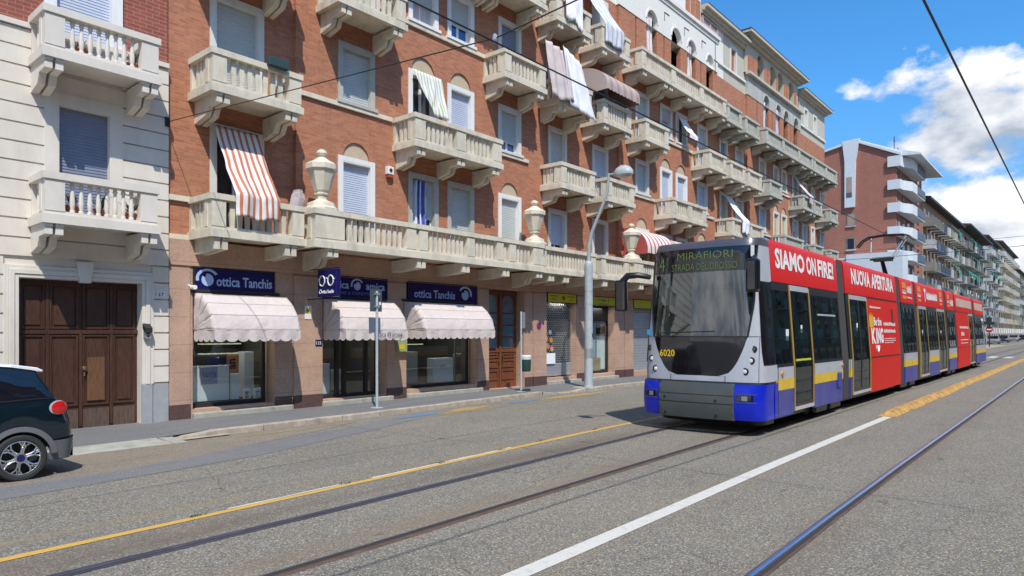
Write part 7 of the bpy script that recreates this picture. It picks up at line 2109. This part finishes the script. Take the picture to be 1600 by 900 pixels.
# ================================================================= houses further down the street
def far_house(x0, x1, zt, label, wall, nfl, ncol, bal_mat, awn=(), roof='roof_dark', over=0.9, wmat='pane', z0=4.2, yb=YB, bal_every=1, y_off=0.0, glassy=None, lw=None):
    o_ = ((x0 + x1) / 2, yb, -.1); t = thing('apartment_building', label, 'building', o_, 'apartment houses further down the street')
    m = MB(); m.box(x0, x1, yb, yb + 12, -.1, zt); m.build('wall', M[wall], t, o_)
    m = MB(); m.prism([(yb - over, zt), (yb + 12.5, zt), (yb + 6, zt + 1.2), (yb - over, zt + .28)], 'x', x0 - .2, x1 + .2); m.build('roof', M[roof], t, o_)
    fh = (zt - 0.4 - z0) / nfl; cw_ = (x1 - x0) / ncol
    q = random.Random(int(x0))
    for f_ in range(nfl):
        z = z0 + f_ * fh
        for c_ in range(ncol):
            xc = x0 + cw_ * (c_ + .5)
            m = MB(); m.box(xc - .65, xc + .65, yb - .03, yb + .02, z + .1, z + fh * .78); w_ = m.build('window', M[q.choice([wmat, 'sh_grey', 'sh_brown', wmat])], t, o_)
            if (c_ + f_) % bal_every == 0:
                m = MB(); wd = q.choice((.26, .34, .42)); a, b = xc - cw_ * wd, xc + cw_ * wd
                m.box(a, b, yb - 1.2, yb, z - .18, z)
                m.box(a, b, yb - 1.2, yb - 1.12, z + .001, z + .95) if q.random() < .6 else m.box(a, b, yb - 1.2, yb - 1.15, z + .80, z + .9)
                for xx in (a, b - .06): m.box(xx, xx + .06, yb - 1.119, yb, z + .001, z + .93)
                k = a + .15
                while k < b: m.box(k, k + .03, yb - 1.19, yb - 1.16, z + .0015, z + .81); k += .3
                m.build('balcony', M[q.choice(bal_mat)], t, o_)
            if (f_, c_) in awn:
                mt = awn[(f_, c_)]; zz_ = z + fh * .9
                m = MB(); a, b = xc - cw_ * .36, xc + cw_ * .36
                m.grid(lambda u, v: (a + (b - a) * u, yb - .3 - 1.15 * min(1, v * 1.5), zz_ - (fh * .72) * v + .05 * math.sin(u * 9)), 8, 6); m.build('awning', M[mt], t, o_, solid=.01)
    # ground floor openings
    for c_ in range(ncol):
        xc = x0 + cw_ * (c_ + .5)
        m = MB(); m.box(xc - cw_ * .33, xc + cw_ * .33, yb - .03, yb + .02, 0.0, 3.0); m.build('shop_window', M['pane'], t, o_)
    return t
M['ochre'] = P('orange_ochre_plaster', (0.36, 0.24, 0.16), 0.9, var=0.12, vs=0.5, dirt=(0.3, 0.22, 0.17), dirt_amt=.5)
M['greyw'] = P('grey_cream_plaster', (0.36, 0.34, 0.28), 0.9, var=0.12, vs=0.5, dirt=(0.25, 0.24, 0.2), dirt_amt=.5)
M['creamw'] = P('cream_plaster', (0.46, 0.41, 0.31), 0.9, var=0.1, vs=0.5)
M['balg'] = P('balcony_grey', (0.22, 0.22, 0.20), .8, var=.2, vs=1); M['balw'] = P('balcony_white', (0.46, 0.48, 0.49), .8, var=.12, vs=1); M['balb'] = P('block_white', (0.62, 0.66, 0.68), .8, var=.05); M['bald'] = P('balcony_dark', (0.10, 0.13, 0.18), .6)
far_house(95.5, 126, 18.2, 'ochre house with stacked grey balconies directly beyond the modern brick block', 'ochre', 5, 11, ['balg', 'balg', 'balw', 'bald', 'cast_dark'], {(4, 7): 'cloth_green', (3, 6): 'cloth_teal', (1, 8): 'cloth_teal', (2, 7): 'cloth_green'})
far_house(126.5, 158, 18.6, 'grey cream house with black overhanging roof and green awnings', 'greyw', 5, 11, ['balg', 'cast_dark', 'balg', 'bald'], {(4, 2): 'cloth_green', (3, 3): 'cloth_teal', (2, 1): 'cloth_green', (2, 3): 'cloth_green', (2, 5): 'cloth_teal', (3, 7): 'cloth_teal', (4, 6): 'cloth_teal', (1, 7): 'cloth_teal'}, over=1.6)
far_house(159, 186, 20.5, 'pale grey house with dark green awnings behind the ridge of the black roof', 'balw', 6, 6, ['balw', 'balg'], {(4, 2): 'cloth_teal', (3, 3): 'cloth_green', (3, 1): 'cloth_teal', (1, 2): 'cloth_teal', (5, 4): 'cloth_teal'})
far_house(187, 232, 22.3, 'cream house with red recessed loggias and white balconies', 'creamw', 7, 8, ['balw', 'creamw'], {}, wmat='ochre')
far_house(233, 285, 19.5, 'low grey house near the end of the street', 'greyw', 5, 8, ['balw', 'balg'], {(3, 2): 'cloth_teal'})
far_house(286, 420, 17.5, 'last distant house row where the street vanishes', 'greyw', 5, 12, ['balw', 'balg'], {})

# modern brick block with white corner balconies
xg, xe = 80.6, 95.0; o_ = (xg, YB, -.1)
BB = thing('apartment_building', 'modern brown brick block with blank gable and white wrapped corner balconies', 'building', o_, 'apartment houses further down the street')
gab = [(YB, -.1), (YB, 20.6), (19.4, 22.75), (30, 20.5), (30, -.1)]
m = MB(); m.prism(gab, 'x', xg, xe); m.build('wall', M['brick_far'], BB, o_)
m = MB(); m.prism([(YB - 2.2, 20.45), (YB - 2.2, 20.62), (YB, 21.3), (19.4, 23.1), (30.4, 20.75), (30.4, 20.5), (19.4, 22.8), (YB, 20.62)], 'x', xg + .4, xe); m.prism([(YB - .5, 20.75), (19.4, 22.95), (30.4, 20.6), (30.4, 20.4), (19.4, 22.7), (YB - .5, 20.5)], 'x', xg - .25, xg + .399); m.build_each('roof', M['balb'], BB, o_)
m = MB(); m.prism([(20.6, 22.9), (18.85, 23.0), (19.25, 20.6), (19.35, 15.6), (20.35, 15.6), (20.35, 20.6)], 'x', xg - .3, xg - .001); sh = m.build('stair_shaft', M['balb'], BB, o_)
m = MB(); m.box(xg - .33, xg - .301, 19.6, 20.15, 17.2, 18.9); m.build('window', M['sh_brown'], sh, o_); m = MB(); m.box(xg - .335, xg - .302, 19.6, 20.15, 16.7, 17.2); m.build('pane', M['pane'], sh, o_)
for z in (13.6, 11.0, 8.4, 5.9):
    m = MB(); m.box(xg - .06, xg + .02, 19.35, 20.2, z, z + 1.3); w_ = m.build('window', M['balg'], BB, o_)
    m = MB(); m.box(xg - .08, xg - .061, 19.45, 20.1, z + .08, z + 1.2); m.build('pane', M['pane' if z < 13 else 'sh_brown'], w_, o_)
    m = MB(); m.box(xg - .15, xg - .001, 19.3, 20.25, z - .12, z - .001); m.build('sill', M['balw'], w_, o_)
for k, z in enumerate((19.4, 17.0, 14.6, 12.1, 9.6, 7.1, 4.6)):
    m = MB()
    H = 1.0 if k else 1.1
    m.box(xg - .30, xg - .18, YB - .45, YB + .75, z, z + H)
    m.prism([(xg - .30, YB - .45), (xg + .7, YB - .55), (xg + 2.2, YB - 1.15), (xg + 4.6, YB - 1.2), (xg + 4.6, YB - 1.08), (xg + 2.2, YB - 1.03), (xg + .7, YB - .43), (xg - .18, YB - .33)], 'z', z - .001, z + H - .01)
    m.prism([(xg - .2, YB - .4), (xg + .7, YB - .5), (xg + 2.2, YB - 1.1), (xg + 9.5, YB - 1.15), (xg + 9.5, YB), (xg - .2, YB)], 'z', z - .02, z + .15)
    o = m.build('balcony', M['balb'], BB, o_)
    m = MB(); m.box(xg + 4.61, xg + 9.4, YB - 1.2, YB - 1.14, z + .15, z + .95); m.build('railing', M['bald'], o, o_)
    for x in (81.3, 83.6, 86.2, 89, 92):
        m = MB(); m.box(x, x + 1.2, YB - .04, YB + .02, z + .1, z + 2.1); m.build('window', M['pane'], BB, o_)
m = MB(); m.box(78.0, xg - .001, 14.3, 19.6, -.1, 10.2); m.box(78.4, xg - .002, 19.6, 21.2, -.1, 9.9); an = m.build('white_annex', M['balb'], BB, o_)
for y in (17.0, 20.2):
    m = MB(); m.box(77.96, 77.999 if y < 19 else 78.39, y, y + 1.3 if y < 19 else y + .7, 6.3, 8.0); m.build('window', M['pane'], an, o_)
m = MB(); m.tube([(88, 17, 21), (88, 17, 24.5)], .04, 5); m.tube([(87.6, 17, 24), (88.4, 17, 24)], .03, 5); m.build('antenna', M['iron'], BB, o_)

# ================================================================= the other side of the street and the row behind the camera
def plain_house(x0, x1, y0, y1, zt, wall, label, face):
    o_ = ((x0 + x1) / 2, y0 if face > 0 else y1, -.1)
    t = thing('apartment_building', label, 'building', o_, 'apartment houses on the side of the street behind the viewer')
    m = MB(); m.box(x0, x1, y0, y1, -.1, zt); m.build('wall', M[wall], t, o_)
    yf = y0 if face < 0 else y1
    m = MB(); m.box(x0 - .1, x1 + .1, y0 - .6, y1 + .6, zt, zt + .4); m.build('roof', M['roof_tile'], t, o_)
    m = MB(); b = MB()
    n = int((x1 - x0) / 3.2); fl = int((zt - 4) / 3.2)
    for i in range(n):
        xc = x0 + (x1 - x0) * (i + .5) / n
        for k in range(fl):
            z = 4.3 + k * 3.2
            m.box(xc - .6, xc + .6, yf - .04, yf + .04, z, z + 2.1)
            if (i + k) % 2 == 0: b.box(xc - 1.2, xc + 1.2, yf - 1.0 if face < 0 else yf, yf if face < 0 else yf + 1.0, z - .25, z - .05); b.box(xc - 1.2, xc + 1.2, yf - 1.0 if face < 0 else yf + .92, yf - .92 if face < 0 else yf + 1.0, z - .049, z + .85)
        m.box(xc - 1.1, xc + 1.1, yf - .04, yf + .04, 0.1, 3.0)
    m.build_each('window', M['pane'], t, o_); b.build('balcony_slab', M['cast_dark'], t, o_)
plain_house(-40, 8, -30, -16, 17, 'creamw', 'cream house across the street behind the viewer', 1)
plain_house(8.5, 50, -30, -16, 18, 'brick_far', 'brick house across the street on the right', 1)
plain_house(50.5, 110, -30, -16, 17, 'greyw', 'grey house across the street on the right', 1)
plain_house(110.5, 260, -30, -16, 18, 'ochre', 'long ochre house row across the street', 1)
